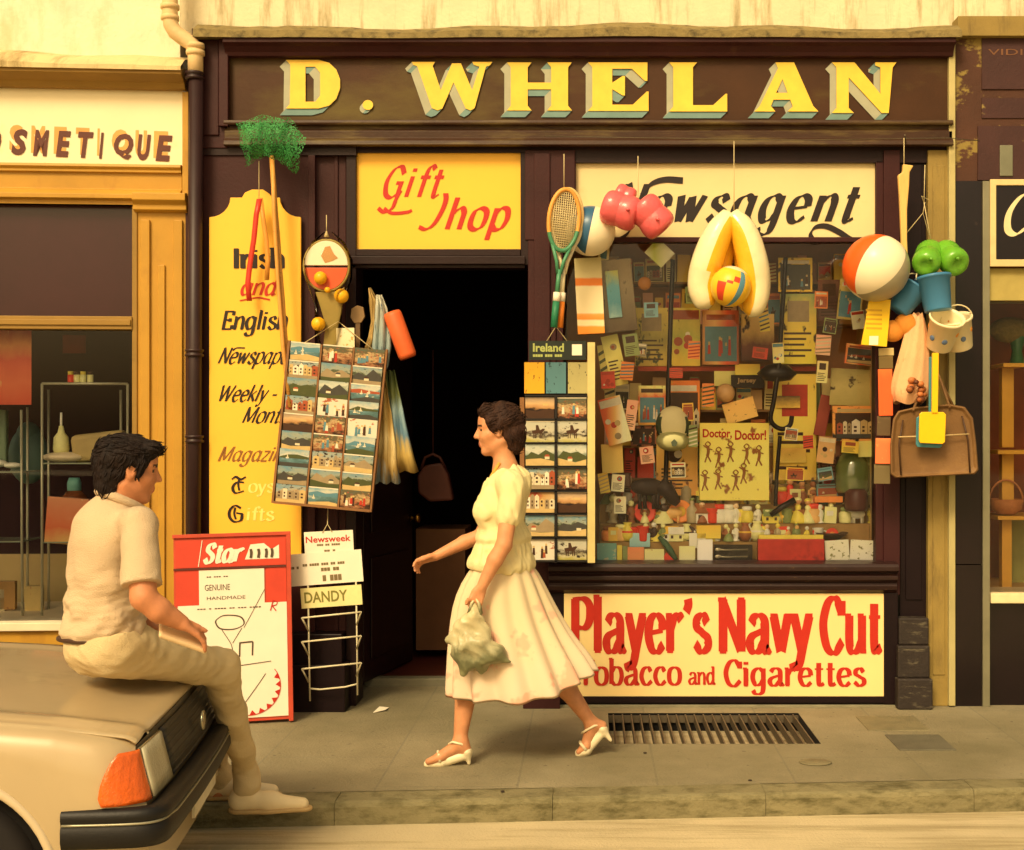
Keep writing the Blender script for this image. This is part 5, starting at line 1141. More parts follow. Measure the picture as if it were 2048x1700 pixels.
disp(A,'toy_box','tan box with faded figures left of the Doctor Doctor game','box',1312,1394,882,990,F+.62,pm([(176,126,62),(186,140,70),(196,150,80)],((140,84,48),.58,3.4)),0,.05)
disp(A,'toy_bag','plastic toy bag with blue strip hanging at the left of the window','bag',1200,1268,520,664,F+.17,pm([(74,60,44),(96,84,62),(120,104,72)],((52,42,36),.55,3)),.1,.03)
disp(A,'toy_tube','blue and yellow toy tube inside the hanging plastic bag','toy',1214,1240,542,636,F+.12,pm([(120,150,150),(60,116,130),(72,124,134),(150,150,80)],((70,140,130),.62,4)),.1,.02)
mb = MB(); mb.lathe([(0,-.02),(.036,-.02),(.04,0),(.036,.02),(0,.02)], P(1289,567,F+.2), (0,1,0), 24); tag(mb.build('badge', mat('orange_badge', (196,124,40), .4)), 'round orange badge hanging left of the inflatable ring', 'badge')
disp(A,'pennant','green and white striped card hung cornerwise under the pink armbands','card',1296,1342,486,526,F+.1,pm([(214,206,150),(150,160,60),(206,206,140),(226,216,160)],None,.04,2,0),-.75,.006)
disp(A,'tea_towel','white tea towel with orange bands hung at the left edge of the window','tea towel',1152,1206,516,668,F+.02,pic('orange_band_towel',[(0,(226,140,50)),(.1,(232,150,56)),(.12,(232,214,166)),(.18,(232,214,166)),(.2,(226,140,50)),(.26,(232,160,80)),(.28,(236,220,176)),(.62,(236,220,176)),(.64,(222,126,50)),(.72,(222,126,50)),(.74,(214,200,150)),(1,(190,180,130))],.01,3,((200,186,136),.7,3)),.05,.01)
disp(A,'stick_pack','long pale green packet leaning at the left of the window, upper one','packet',1212,1246,670,772,F+.3,pm([(176,164,84),(190,176,100)],((110,110,60),.66,5)),.22,.015)
disp(A,'stick_pack','narrow olive packet beside the long pale green packet','packet',1200,1220,690,780,F+.32,pm([(150,140,76),(160,146,76)]),.14,.012)
disp(A,'album','red and white striped album tilted at the left of the window','album',1206,1252,794,888,F+.2,pm([(206,72,42),(212,84,48),(226,140,80),(236,206,150),(228,196,140)],None,.03,2,0),.26,.03)
disp(A,'booklet','plain tan booklet under the red and white album','booklet',1203,1246,888,946,F+.24,pm([(206,160,92),(196,150,80)]),.05,.012)
disp(A,'panel_card','grey green picture card at the upper right of the window','card',1660,1746,738,812,F+.4,pm([(130,120,70),(150,138,86),(120,110,66)],((80,64,44),.6,3)),-.05,.01)
disp(A,'candy_pack','red and orange striped packet beneath the yellow packet','packet',1690,1748,690,730,F+.35,pm([(190,84,46),(214,150,90),(200,76,40),(150,110,70),(160,50,36)],None,.03,2,0),-.12,.02)
disp(A,'photo_card','dark photograph card at the upper right, left of the striped packet','photograph',1636,1680,560,640,F+.5,pm([(80,52,42),(52,34,30),(96,66,50)],((120,96,70),.64,3)),.02,.01)
disp(A,'pamphlet','olive pamphlet under the big beach ball','pamphlet',1676,1724,560,640,F+.4,pm([(140,124,66),(160,140,76)],((110,100,60),.6,4)),-.1,.01)
disp(A,'cards_board','orange frame of small dark pictures at the right of the window','picture board',1664,1752,812,882,F+.36,pm([(206,130,66),(190,120,60)],((60,56,50),.54,4.5)),0,.02)
disp(A,'sheet','large yellow green printed sheet right of the Doctor Doctor game','sheet',1546,1632,748,960,F+.62,pm([(176,148,62),(196,166,74),(186,156,66)],((140,100,50),.62,5)),0,.01)
disp(A,'label_card','tan ticket pinned on the yellow green sheet, upper','card',1552,1600,792,816,F+.58,pm([(206,150,66),(90,70,44)],None,.4,5),.0,.006)
disp(A,'label_card','tan ticket pinned on the yellow green sheet, lower','card',1556,1612,896,926,F+.58,pm([(206,160,80),(196,146,70)],((110,70,40),.66,4)),.02,.006)
disp(A,'cream_card','cream card at the right end of the window below the picture board','card',1716,1750,882,914,F+.3,pm([(214,184,110),(206,170,96)]),.03,.006)
disp(A,'photo_card','brown photograph card with two dark heads left of the cream card','photograph',1636,1680,872,960,F+.5,pm([(70,44,36),(96,62,46),(120,80,52)],((46,30,28),.56,2.6)),0,.01)
disp(A,'red_card','maroon pennant card standing at the right of the yellow green sheet','card',1634,1658,790,872,F+.55,pm([(110,48,38),(126,56,44)]),-.2,.006)
EX = [('cellophane_pack','cream',1206,524,22,60),('paper_flag','green',1262,690,30,44),('key_card','orange',1254,742,26,36),('toy_pack','red',1216,760,28,34),('toy_pack','pink',1262,830,22,60),('greeting_card','white',1236,966,26,34),
 ('greeting_card','yellow',1208,966,20,40),('rosary_card','grey',1284,700,18,26),('toy_pack','blue',1302,620,28,30),('playing_cards','red',1352,746,26,20),('novelty_pack','orange',1416,790,24,46),('novelty_pack','green',1386,872,18,44),
 ('greeting_card','cream',1500,560,36,44),('novelty_pack','yellow',1528,640,20,46),('toy_pack','red',1520,706,30,22),('greeting_card','pink',1646,690,30,40),('novelty_pack','green',1660,652,26,30),('cellophane_pack','cream',1644,744,22,44),
 ('playing_cards','red',1700,556,24,30),('greeting_card','white',1716,640,26,36),('toy_pack','orange',1642,600,26,34),('comic_paper','tan',1652,900,34,52),('greeting_card','yellow',1700,894,34,24),('toy_pack','blue',1650,948,30,26),
 ('rosary_card','white',1582,868,26,24),('novelty_pack','red',1616,884,20,26),('toy_pack','yellow',1590,948,36,26),('greeting_card','cream',1556,706,22,40),('paper_flag','orange',1388,700,24,36),('cellophane_pack','green',1384,590,26,34),('greeting_card','white',1240,1010,24,34),('toy_pack','yellow',1376,824,22,36),('novelty_pack','pink',1294,910,28,34),('playing_cards','white',1356,940,30,30)]
for k, (nm, c_, px, py, w_, h_) in enumerate(EX):
    where = 'above the red shelf edge' if py < 730 else 'in the middle of the window' if py < 880 else 'just over the trinket steps'
    side = 'left' if px < 1300 else 'right' if px > 1630 else 'centre'
    base_ = tuple(min(240, q*.9) for q in CN0[c_])
    disp(A, nm, f'{c_} {nm.replace("_", " ")} hung {where}, {side} part, {NUM[k]} hung paper', 'packet', px-w_/2, px+w_/2, py-h_/2, py+h_/2, F+.16+.012*(k % 5), pm([base_, tuple(q*.9 for q in base_)], None, .2, 3), XR0.uniform(-.16, .16), .008, 'papers and packets hung behind the glass', deco=True)
# goods stood on narrow shelves along the back board
BR_ = random.Random(21)
for si, (py, x0, x1) in enumerate(((566,1215,1745), (650,1205,1745), (820,1205,1745), (892,1205,1745), (956,1205,1745))):
    bd_ = F+.50; mb = MB(); mb.box(X(x0,bd_), X(x1,bd_), bd_-.05, F+.618, Z(py,bd_)-.012, Z(py,bd_)); mb.build('window_shelf', mat('shelf_edge', (150,112,70), .7), win)
    px = x0+4; k = 0
    while px < x1-24:
        w_ = BR_.uniform(16, 38); h_ = BR_.uniform(38, 72) if si else BR_.uniform(34, 60); c_ = BR_.choice(['cream','yellow','tan','orange','red','green','brown','white','blue','yellow','tan','cream','pink'])
        cc = {'brown':(132,86,54), **{q: CN0[q] for q in CN0}}[c_]; cc = tuple(q*.86 for q in cc)
        disp(A, 'packet', f'{c_} packet, {NUM[k]} from the left on back shelf number {["one","two","three","four","five"][si]} from the top', 'packet', px, px+w_, py-h_, py-.5, F+.08+(bd_-F-.08)/.55 - BR_.uniform(0, .04), pm([cc, tuple(q*.88 for q in cc)], None, .2, 3), BR_.uniform(-.03,.03), BR_.uniform(.012,.03), 'packets stood along the back shelves', deco=BR_.random() < .7)
        px += w_ + BR_.uniform(0, 5); k += 1
# walking sticks and umbrella
stick = mat('black_stick', (30,20,22), .35, .2, 8)
def cane_(label, path, r, name='walking_stick', dd=F+.25):
    dd = cd_(dd)
    mb = MB(); q = crom(path, 6); mb.tube([P(a.x, a.y, dd) for a in q], r, 10); return tag(mb.build(name, stick), label, 'walking stick', 'black walking sticks hung in the window')
cane_('straight black walking stick passing behind the white cap', [(1346,520),(1342,620),(1338,740),(1334,880),(1331,985)], .014)
t = cane_('black walking stick with its hooked handle at the bottom, right of the Doctor box', [(1571,516),(1566,600),(1558,720),(1548,800),(1541,836),(1550,852),(1566,858),(1580,850),(1584,832)], .014, dd=F+.22)
cane_('short black stick with pointed end standing right of the Doctor box', [(1560,872),(1556,920),(1553,960),(1551,1012)], .012, dd=F+.3)
mb = MB(); mb.add([], []); i=0
mb.lathe([(0,0),(.05,.01),(.075,.05),(.04,.10),(0,.11)], P(1554,764,F+.2), n=10, sx=1.6); tag(mb.build('umbrella_frill', stick), 'folded black umbrella frill tied round the hooked stick', 'umbrella')
t = thing('baseball_cap', 'white and green cap hanging on the straight black stick', 'cap', P(1345,905,cd_(F+.13)))
wc = mat('cap_white', (226,214,166), .6, .06, 8); gc = mat('cap_green', (66,76,56), .6); pk = mat('cap_peak', (176,172,120), .6)
cd = F+.15
mb = MB(); mb.m = 0; mb.ball(P(1346,850,cd), 38*M(cd), 24, 14, (.92,.6,1.0), panel=lambda v, u: 0); 
for k in range(len(mb.f)):
    c_ = sum((mb.v[i] for i in mb.f[k]), Vector())/len(mb.f[k]); mb.mi[k] = 1 if abs(c_.x - X(1346,cd)) > 25*M(cd) else 0
mb.build('crown', [wc, gc], t)
mb = MB(); mb.ball(P(1345,882,cd-.03), 33*M(cd), 24, 12, (1,.75,.62)); mb.build('peak', pk, t)
mb = MB(); mb.prism([(X(a,cd),Z(b_,cd)) for a,b_ in ((1340,884),(1346,878),(1352,884),(1350,892),(1342,892))], cd-.118, cd-.1); mb.build('badge', gc, t)
# toy horse lying across the left display
t = thing('toy_donkey', 'dark brown toy donkey with lowered head among the trinkets at the left of the window', 'toy animal', P(1305,1012,F+.28))
hz = mat('dark_toy', (48,32,28), .6, .25, 14); hd_ = F+.19
mb = MB(); mb.ball(P(1296,974,hd_), 28*M(hd_), 20, 12, (1.25,.6,.62)); mb.tube([P(1318,970,hd_), P(1336,982,hd_), P(1348,1000,hd_), P(1356,1008,hd_)], [.055,.045,.035,.02], 10); mb.build('body', hz, t)
for px in (1280, 1290, 1308, 1316):
    mb = MB(); mb.tube([P(px,980,hd_), P(px-1,1000,hd_), P(px,1018,hd_)], [.018,.012,.013], 8); mb.build('leg', hz, t)
for px in (1336, 1342):
    mb = MB(); mb.tube([P(px,984,hd_), P(px-2,970,hd_), P(px+1,960,hd_)], [.012,.012,.003], 6); mb.build('ear', hz, t)
mb = MB(); mb.card(1232,962,58,30,F+.24,.1,.05); tag(mb.build('purse', mat('dark_purse', (84,58,44), .6, .2, 10), None, bev=.012), 'soft dark brown purse at the left of the window behind the toy donkey', 'purse')

# trinkets on the steps
CN = {'white':(228,214,172),'cream':(220,196,130),'gold':(204,150,60),'yellow':(212,170,70),'brown':(120,74,46),'dark':(54,38,32),'red':(176,52,38),'orange':(206,110,52),'green':(104,116,72),'teal':(84,132,128),'blue':(110,150,158),'pink':(220,160,130),'grey':(140,130,104),'tan':(186,146,90)}
SM = {k: mat('trinket_'+k, tuple(min(246, q*1.3+6) for q in v), .4, .12, 20) for k, v in CN.items()}
SKIN = mat('trinket_face', (214,160,110), .5)
def trinket(kind, px, base, h, d, c1, c2, label):
    """kind drawn standing with its base at photo row `base`, h pixels tall"""
    k = h*M(d); o = P(px, base, d); names = {'fig':('figurine','figurine'),'mug':('china_mug','mug'),'jar':('small_jar','jar'),'plate':('display_plate','plate'),'bottle':('glass_bottle','bottle'),'bell':('china_bell','bell'),'cottage':('toy_cottage','toy cottage'),'animal':('china_animal','china animal'),'book':('small_book','book'),'doll':('costume_doll','doll'),'vase':('small_vase','vase'),'bust':('carved_bust','carving')}
    nm, cat = names[kind]
    t = thing(nm, label, cat, o, 'trinkets on the display steps')
    def L(prof, m_, pn, n=16, org=None):
        b = MB(); b.lathe([(r*k, z*k) for r, z in prof], org or o, n=n); return b.build(pn, m_, t)
    if kind == 'fig':
        L([(0,0),(.2,0),(.22,.05),(.12,.12),(.16,.3),(.2,.5),(.14,.66),(.06,.74),(0,.76)], SM[c1], 'body'); b = MB(); b.ball(o+Vector((0,0,.85*k)), .14*k, 12, 8); b.build('head', SM[c2], t)
        b = MB(); b.tube([o+Vector((-.17*k,-.05*k,.6*k)), o+Vector((-.22*k,-.14*k,.42*k)), o+Vector((-.06*k,-.2*k,.4*k))], .05*k, 6); b.build('arm', SM[c1], t)
    elif kind == 'doll':
        L([(0,0),(.32,0),(.30,.1),(.2,.36),(.1,.52),(.14,.64),(.06,.72),(0,.74)], SM[c1], 'dress'); b = MB(); b.ball(o+Vector((0,0,.83*k)), .13*k, 12, 8); b.build('head', SKIN, t); b = MB(); b.ball(o+Vector((0,.03*k,.89*k)), .15*k, 12, 8, (1,1,.7)); b.build('hair', SM[c2], t)
    elif kind == 'mug':
        L([(0,0),(.36,0),(.4,.08),(.42,.95),(.44,1),(.38,1),(.36,.1),(0,.08)], SM[c1], 'cup'); b = MB(); b.tube([o+Vector((.4*k,0,.8*k)), o+Vector((.66*k,0,.74*k)), o+Vector((.66*k,0,.36*k)), o+Vector((.4*k,0,.26*k))], .06*k, 6); b.build('handle', SM[c2], t)
    elif kind == 'jar':
        L([(0,0),(.34,0),(.38,.1),(.38,.62),(.26,.74),(0,.76)], SM[c1], 'pot'); L([(0,.74),(.28,.74),(.3,.92),(.24,.98),(0,1)], SM[c2], 'lid')
    elif kind == 'vase':
        L([(0,0),(.2,0),(.36,.25),(.38,.5),(.2,.78),(.18,.9),(.26,1),(.2,1),(.12,.88),(0,.8)], SM[c1], 'body'); L([(.372,.44),(.386,.5),(.372,.56)], SM[c2], 'band')
    elif kind == 'bottle':
        L([(0,0),(.2,0),(.22,.05),(.22,.55),(.08,.72),(.08,.92),(0,.92)], SM[c1], 'flask'); L([(0,.9),(.1,.9),(.1,1),(0,1)], SM[c2], 'stopper', 10)
    elif kind == 'bell':
        L([(.42,0),(.38,.1),(.26,.34),(.16,.5),(.06,.56),(0,.58)], SM[c1], 'skirt'); L([(0,.55),(.07,.56),(.05,.7),(.1,.8),(.11,.9),(0,1)], SM[c2], 'handle', 10)
    elif kind == 'plate':
        b = MB(); b.lathe([(0,-.03*k),(.4*k,-.05*k),(.5*k,-.09*k),(.5*k,-.06*k),(.4*k,.0),(0,.02*k)], o+Vector((0,0,.5*k)), (0,1,-.15), 26); b.build('dish', SM[c1], t); b = MB(); b.lathe([(0,-.045*k),(.22*k,-.055*k),(.22*k,-.035*k)], o+Vector((0,-.006,.5*k)), (0,1,-.15), 20); b.build('motif', SM[c2], t)
    elif kind == 'cottage':
        b = MB(); b.box(o.x-.5*k, o.x+.5*k, o.y-.3*k, o.y+.3*k, o.z, o.z+.55*k); b.build('wall', SM[c1], t); b = MB(); b.extr([(o.y-.38*k, o.z+.5*k), (o.y, o.z+1.0*k), (o.y+.38*k, o.z+.5*k)], o.x-.56*k, o.x+.56*k); b.build('roof', SM[c2], t)
        for s_ in (-.3, .3): b = MB(); b.box(o.x+s_*k-.09*k, o.x+s_*k+.09*k, o.y-.312*k, o.y-.29*k, o.z+.2*k, o.z+.42*k); b.build('window', SM['dark'], t)
    elif kind == 'animal':
        b = MB(); b.ball(o+Vector((0,0,.5*k)), .34*k, 16, 10, (1.3,.7,.8)); b.build('body', SM[c1], t); b = MB(); b.ball(o+Vector((-.48*k,-.05*k,.78*k)), .22*k, 12, 8, (1.1,.9,1)); b.build('head', SM[c2], t)
        for sx_ in (-.3, -.2, .22, .32): b = MB(); b.tube([o+Vector((sx_*k,(.1 if sx_ in (-.3,.32) else -.1)*k,.4*k)), o+Vector((sx_*k,(.1 if sx_ in (-.3,.32) else -.1)*k,0))], .07*k, 6); b.build('leg', SM[c1], t)
    elif kind == 'bust':
        b = MB(); b.ball(o+Vector((0,0,.52*k)), .46*k, 18, 12, (.9,.8,1.05)); b.build('face', SM[c1], t); b = MB(); b.ball(o+Vector((0,.1*k,.68*k)), .48*k, 18, 10, (1.05,.8,.75)); b.build('hair', SM[c2], t)
        for s_ in (-.17, .17): b = MB(); b.ball(o+Vector((s_*k,-.34*k,.55*k)), .1*k, 8, 6); b.build('eye', SM['dark'], t)
    elif kind == 'book':
        b = MB(); b.card(px, base-h/2, h*.72, h, d, random.uniform(-.06,.06), .02); b.build('cover', SM[c1], t); b = MB(); b.card(px, base-h*.6, h*.4, h*.3, d-.021, 0, .002); b.build('cover_picture', SM[c2], t)
    return t
row_names = ['lowest', 'second', 'third', 'fourth', 'topmost']
NUM = ['first','second','third','fourth','fifth','sixth','seventh','eighth','ninth','tenth','eleventh','twelfth','thirteenth','fourteenth','fifteenth','sixteenth','seventeenth','eighteenth','nineteenth','twentieth'] + ['twenty-'+q for q in ('first','second','third','fourth','fifth','sixth','seventh','eighth','ninth')] + ['thirtieth'] + ['thirty-'+q for q in ('first','second','third','fourth','fifth','sixth','seventh','eighth','ninth')]
KW = {'fig':'figurine','mug':'mug','jar':'lidded jar','plate':'plate on edge','bottle':'bottle','bell':'bell','cottage':'toy cottage','animal':'animal ornament','book':'small book','doll':'costume doll','vase':'vase','bust':'carved head'}
R3 = [('plate',1262,40,'brown','red'),('fig',1286,44,'white','pink'),('bottle',1304,40,'green','grey'),('fig',1322,36,'orange','white'),('doll',1346,44,'pink','brown'),('bottle',1372,54,'grey','cream'),('cottage',1410,34,'green','yellow'),('fig',1436,30,'yellow','white'),('animal',1460,28,'cream','cream'),('fig',1484,34,'gold','pink'),('fig',1506,34,'yellow','cream'),('bust',1524,42,'tan','brown'),('doll',1580,54,'red','dark'),('doll',1604,50,'brown','dark'),('fig',1626,46,'tan','brown'),('jar',1650,38,'teal','dark'),('vase',1676,60,'dark','brown')]
R2 = [('fig',1226,58,'grey','cream'),('fig',1244,50,'dark','red'),('fig',1262,46,'brown','cream'),('plate',1290,44,'red','brown'),('bell',1326,52,'cream','white'),('plate',1361,46,'orange','gold'),('bottle',1384,50,'grey','green'),('doll',1404,42,'brown','pink'),('mug',1424,30,'red','red'),('animal',1450,28,'brown','dark'),('fig',1472,40,'white','pink'),('jar',1494,34,'yellow','white'),('fig',1516,38,'white','cream'),('cottage',1542,28,'yellow','green'),('animal',1570,26,'gold','gold'),('doll',1596,52,'yellow','cream'),('doll',1616,50,'cream','yellow'),('fig',1640,38,'white','white'),('fig',1662,40,'green','cream'),('jar',1690,32,'cream','green')]
R1 = [('jar',1214,30,'orange','brown'),('jar',1241,34,'tan','cream'),('mug',1264,28,'red','orange'),('mug',1286,30,'red','dark'),('fig',1308,38,'dark','white'),('fig',1326,36,'green','cream'),('cottage',1352,28,'cream','white'),('plate',1378,30,'dark','red'),('animal',1402,24,'white','white'),('book',1426,30,'yellow','tan'),('fig',1452,34,'brown','cream'),('fig',1472,36,'white','cream'),('vase',1494,36,'white','cream'),('vase',1514,40,'cream','white'),('fig',1534,34,'white','pink'),('fig',1556,36,'grey','yellow'),('fig',1576,30,'tan','white'),('fig',1594,32,'green','tan'),('fig',1614,30,'yellow','white'),('mug',1636,26,'white','white'),('plate',1664,26,'red','orange')]
XR = random.Random(3)
for R, (x0, x1), cnt in ((R3, (1400, 1748), 14), (R2, (1400, 1748), 15), (R1, (1216, 1640), 15), (R3, (1205, 1260), 3), (R2, (1268, 1400), 4)):
    for q in range(cnt):
        px = x0 + (x1-x0)*(q+XR.uniform(.2,.8))/cnt
        R.append((XR.choice(['fig','fig','doll','bell','animal','vase','jar','bottle','mug','book','cottage']), px, XR.uniform(22, 40), XR.choice(['white','white','cream','cream','yellow','gold','red','pink','tan','green','brown']), XR.choice(['white','gold','cream','pink','red','brown','yellow','dark'])))
R4 = []
for x0, x1, cnt in ((1204, 1262, 4), (1360, 1396, 3), (1540, 1690, 11)):
    for q in range(cnt): R4.append((XR.choice(['fig','doll','bell','vase','bottle','mug','animal','plate','jar']), x0+(x1-x0)*(q+XR.uniform(.2,.8))/cnt, XR.uniform(22, 38), XR.choice(['white','cream','yellow','gold','red','pink','tan','green','brown','blue']), XR.choice(['white','gold','cream','pink','red','brown','dark'])))
for R in (R1, R2, R3, R4): R.sort(key=lambda q: q[1])
for ri, R in ((4, R4), (3, R3), (2, R2), (1, R1)):
    sd_, base = steps[ri]
    for i_, (kind, px, h, c1, c2) in enumerate(R):
        trinket(kind, px, base, h, sd_-.022-.012*(i_ % 2), c1, c2, f'{c1} and {c2} {KW[kind]}, {NUM[i_]} from the left on the {row_names[ri]} display step' if c1 != c2 else f'plain {c1} {KW[kind]}, {NUM[i_]} from the left on the {row_names[ri]} display step')
# front row against the glass
fd = F+.13
disp(A,'small_book','teal picture book at the left end of the front row in the window','book',1194,1233,1086,1122,fd,pm([(90,136,132),(84,128,124)],((206,206,170),.62,2.4)),0,.02)
disp(A,'small_book','narrow yellow book beside the teal picture book','book',1234,1244,1090,1122,fd,SM['yellow'],0,.02)
disp(A,'card','olive card right of the narrow yellow book','card',1245,1255,1092,1122,fd,SM['green'],0,.01)
disp(A,'card','pale blue card with white oval standing behind the pink card','card',1259,1300,1066,1094,fd+.07,pm([(110,150,158),(130,166,170)],((222,212,170),.64,2.2)),0,.006)
disp(A,'card','pink red card in the front row of the window','card',1255,1288,1094,1122,fd,pm([(214,120,80),(204,110,74)],((226,160,110),.62,5)),0,.006)
disp(A,'card','cream lettered card between the pink card and the green strap','card',1289,1328,1098,1122,fd-.01,pm([(232,210,140),(226,200,126)],((190,150,80),.66,6)),0,.006)
mb = MB(); mb.tube([P(1318,1074,fd+.02), P(1330,1086,fd), P(1340,1100,fd-.01), P(1352,1120,fd-.02)], [.012,.02,.02,.014], 8); tag(mb.build('green_strap', mat('green_strap', (72,104,78), .6)), 'green woven strap lying slantwise in the front row of the window', 'strap')
mb = MB(); mb.prism([(X(a,fd),Z(b_,fd)) for a,b_ in ((1322,1122),(1350,1122),(1332,1104))], fd-.03, fd-.015); tag(mb.build('red_pennant', SM['red']), 'small red triangular pennant below the green strap', 'pennant')
disp(A,'booklet','cream booklet right of the green strap in the front row','booklet',1358,1390,1092,1122,fd,pm([(236,214,146),(230,204,130)]),0,.012)
disp(A,'white_box','white box with dark opening right of the cream booklet','box',1394,1424,1078,1122,fd,pm([(240,224,190),(234,214,180)],((120,100,64),.74,2)),0,.04)
disp(A,'card','pinkish white card standing behind the white box','card',1378,1412,1066,1096,fd+.06,pm([(236,206,176),(230,200,170)]),0,.006)
disp(A,'yellow_box','yellow box on the step behind the white box','box',1392,1440,1050,1076,F+.27,pm([(206,164,66),(196,150,56)]),0,.05)
t = thing('spoon_box', 'black presentation box with two silver spoons in the front row of the window', 'spoon box', P(1466,1122,fd))
fd = cd_(F+.13); mb = MB(); mb.card(1466,1106,76,34,fd,0,.02); mb.build('case', mat('black_velvet', (48,42,36), .7), t)
silver = mat('silver', (206,196,170), .3, .1, 20, metal=.6)
for zz in (1099, 1113):
    mb = MB(); mb.tube([P(1436,zz,fd-.026), P(1450,zz+1,fd-.026), P(1496,zz,fd-.026)], [.007,.004,.005], 6); mb.ball(P(1436,zz,fd-.026), .012, 10, 6, (1.5,.4,.9)); mb.build('spoon', silver, t)
t = thing('red_case', 'red leather display case with cream lid lining at the centre right of the front row', 'case', P(1580,1122,fd))
mb = MB(); mb.card(1580,1100,132,46,fd,0,.05); mb.build('case_body', mat('red_leatherette', (132,36,28), .5, .2, 12, dirt=((80,24,22), .58, 9, .15, None)), t, bev=.004)
mb = MB(); mb.card(1580,1074,128,10,fd+.01,0,.04); mb.build('lid_lining', SM['yellow'], t)
disp(A,'gift_card','white card with pale green flowers right of the red case','card',1650,1698,1080,1122,fd,pm([(230,216,170),(222,210,166)],((150,150,90),.58,5)),.06,.006)
disp(A,'gift_card','white card with grey flowers at the right end of the front row','card',1700,1748,1080,1120,fd+.01,pm([(226,214,176),(214,204,164)],((140,136,90),.56,5)),-.05,.006)
disp(A,'book','blue covered book lying behind the costume dolls','book',1632,1674,968,994,F+.5,pm([(66,100,112),(80,112,116)]),.03,.03)
disp(A,'tray','orange tray under the blue covered book','tray',1626,1682,992,1004,F+.47,SM['orange'],0,.06)
mb = MB(); mb.lathe([(0,0),(.05,0),(.095,.03),(.1,.04),(.09,.04),(.05,.012),(0,.01)], P(1662,1078,F+.18), n=26); tag(mb.build('bowl', SM['dark']), 'dark shallow bowl behind the white flower cards', 'bowl')
t = thing('decanter', 'green glass decanter with bright stopper at the right of the window', 'decanter', P(1700,1010,F+.26))
gg = mat('green_glass', (110,124,74), .08, .15, 6, spec=.8, coat=.6)
mb = MB(); mb.lathe([(0,0),(.09,0),(.1,.02),(.1,.16),(.07,.22),(.03,.26),(.03,.3),(0,.3)], P(1704,985,F+.27), n=24); mb.build('flask', gg, t)
mb = MB(); mb.ball(P(1704,884,F+.27), .028, 14, 10); mb.build('stopper', mat('clear_stopper', (220,210,170), .05, spec=.9, coat=.8), t)
mb = MB(); mb.lathe([(0,0),(.06,0),(.07,.02),(.066,.11),(.05,.13),(0,.13)], P(1712,1022,F+.2), n=20); tag(mb.build('tin', mat('maroon_tin', (84,40,36), .4)), 'maroon tin standing in front of the green decanter', 'tin')
mb = MB(); mb.tube([P(1541,1030,F+.2), P(1564,1014,F+.2), P(1590,1000,F+.2)], [.016,.018,.02], 8); tag(mb.build('toy_pistol', stick), 'black stick shaped toy lying slantwise among the trinkets', 'toy')
disp(A,'mirror','oval olive mirror at the right end of the window above the decanter','mirror',1690,1746,912,990,F+.4,mat('olive_mirror', (120,124,78), .25, .2, 4, spec=.6),0,.01)

# ================================================================ LEFT SHOP WINDOW
FRAME[0] = LM
lsd = F+.24
steel = mat('chrome_rail', (190,190,166), .35, .1, 8, metal=.3); gsh = mat('glass_shelf', (150,160,140), .1, .1, 4, spec=.6)
def lrail(name, label, paths, shelves, loc):
    t = thing(name, label, 'display stand', loc)
    for p_ in paths: b = MB(); b.tube([P(a, b_, c_) for a, b_, c_ in p_], .008, 8); b.build('upright', steel, t)
    for (x0, x1, y, da, db) in shelves: b = MB(); b.box(X(x0,da), X(x1,da), da, db, Z(y,da)-.008, Z(y,da)); b.build('shelf', gsh, t)
lrail('glass_display_stand', 'chrome framed glass display stand behind the seated man', [[(98,1232,lsd),(98,768,lsd)], [(98,768,lsd),(264,768,lsd)], [(264,768,lsd),(264,1232,lsd)], [(118,1225,lsd+.3),(118,780,lsd+.3)], [(258,780,lsd+.3),(258,1225,lsd+.3)]], [(98,264,925,lsd,lsd+.3), (98,264,1082,lsd,lsd+.3)], P(180,1232,lsd))
lrail('glass_display_stand', 'glass display stand at the left edge of the cosmetics window', [[(60,1232,lsd),(58,820,lsd)], [(76,1226,lsd+.25),(76,815,lsd+.25)], [(-90,1232,lsd),(-90,820,lsd)]], [(-90,60,942,lsd,lsd+.3), (-90,60,1080,lsd,lsd+.3)], P(20,1232,lsd))
tag(MB().card(38,735,78,150,F+.2,0,.006).build('poster', pic('red_poster', [(0,(214,84,58)),(.3,(222,110,74)),(.6,(206,84,60)),(.8,(230,150,84)),(1,(190,66,50))], .2, 2.2, ((228,160,100), .64, 4))), 'orange red poster hung in the left window', 'poster')
tag(MB().card(-50,735,90,150,F+.22,0,.006).build('poster', pic('orange_poster', [(0,(230,170,80)),(1,(224,140,60))], .2, 2.2)), 'yellow orange poster at the left edge of the frame', 'poster')
tag(MB().card(182,690,44,36,F+1.2,0,.006).build('poster', pic('dim_red_poster', [(0,(150,60,46)),(1,(130,52,42))], .2, 3)), 'small dim red poster deep inside the cosmetics shop', 'poster')
def lathe_thing(name, label, cat, parts_, group=None):
    t = thing(name, label, cat, parts_[0][2], group)
    for pn, m_, o, prof in parts_: b = MB(); b.lathe(prof, o, n=18); b.build(pn, m_, t)
for k, px in enumerate((156, 168, 180, 194)):
    o = P(px, 767, lsd+.1); lathe_thing('cosmetic_jar', f'small pale jar, {NUM[k]} from the left on top of the chrome stand', 'jar', [('pot', SM['cream'] if k else SM['red'], o, [(0,0),(.016,0),(.018,.01),(.018,.05),(0,.05)]), ('lid', SM['dark'] if k % 2 else SM['yellow'], o+Vector((0,0,.05)), [(0,0),(.016,0),(.016,.02),(0,.02)])], 'jars on top of the chrome stand')
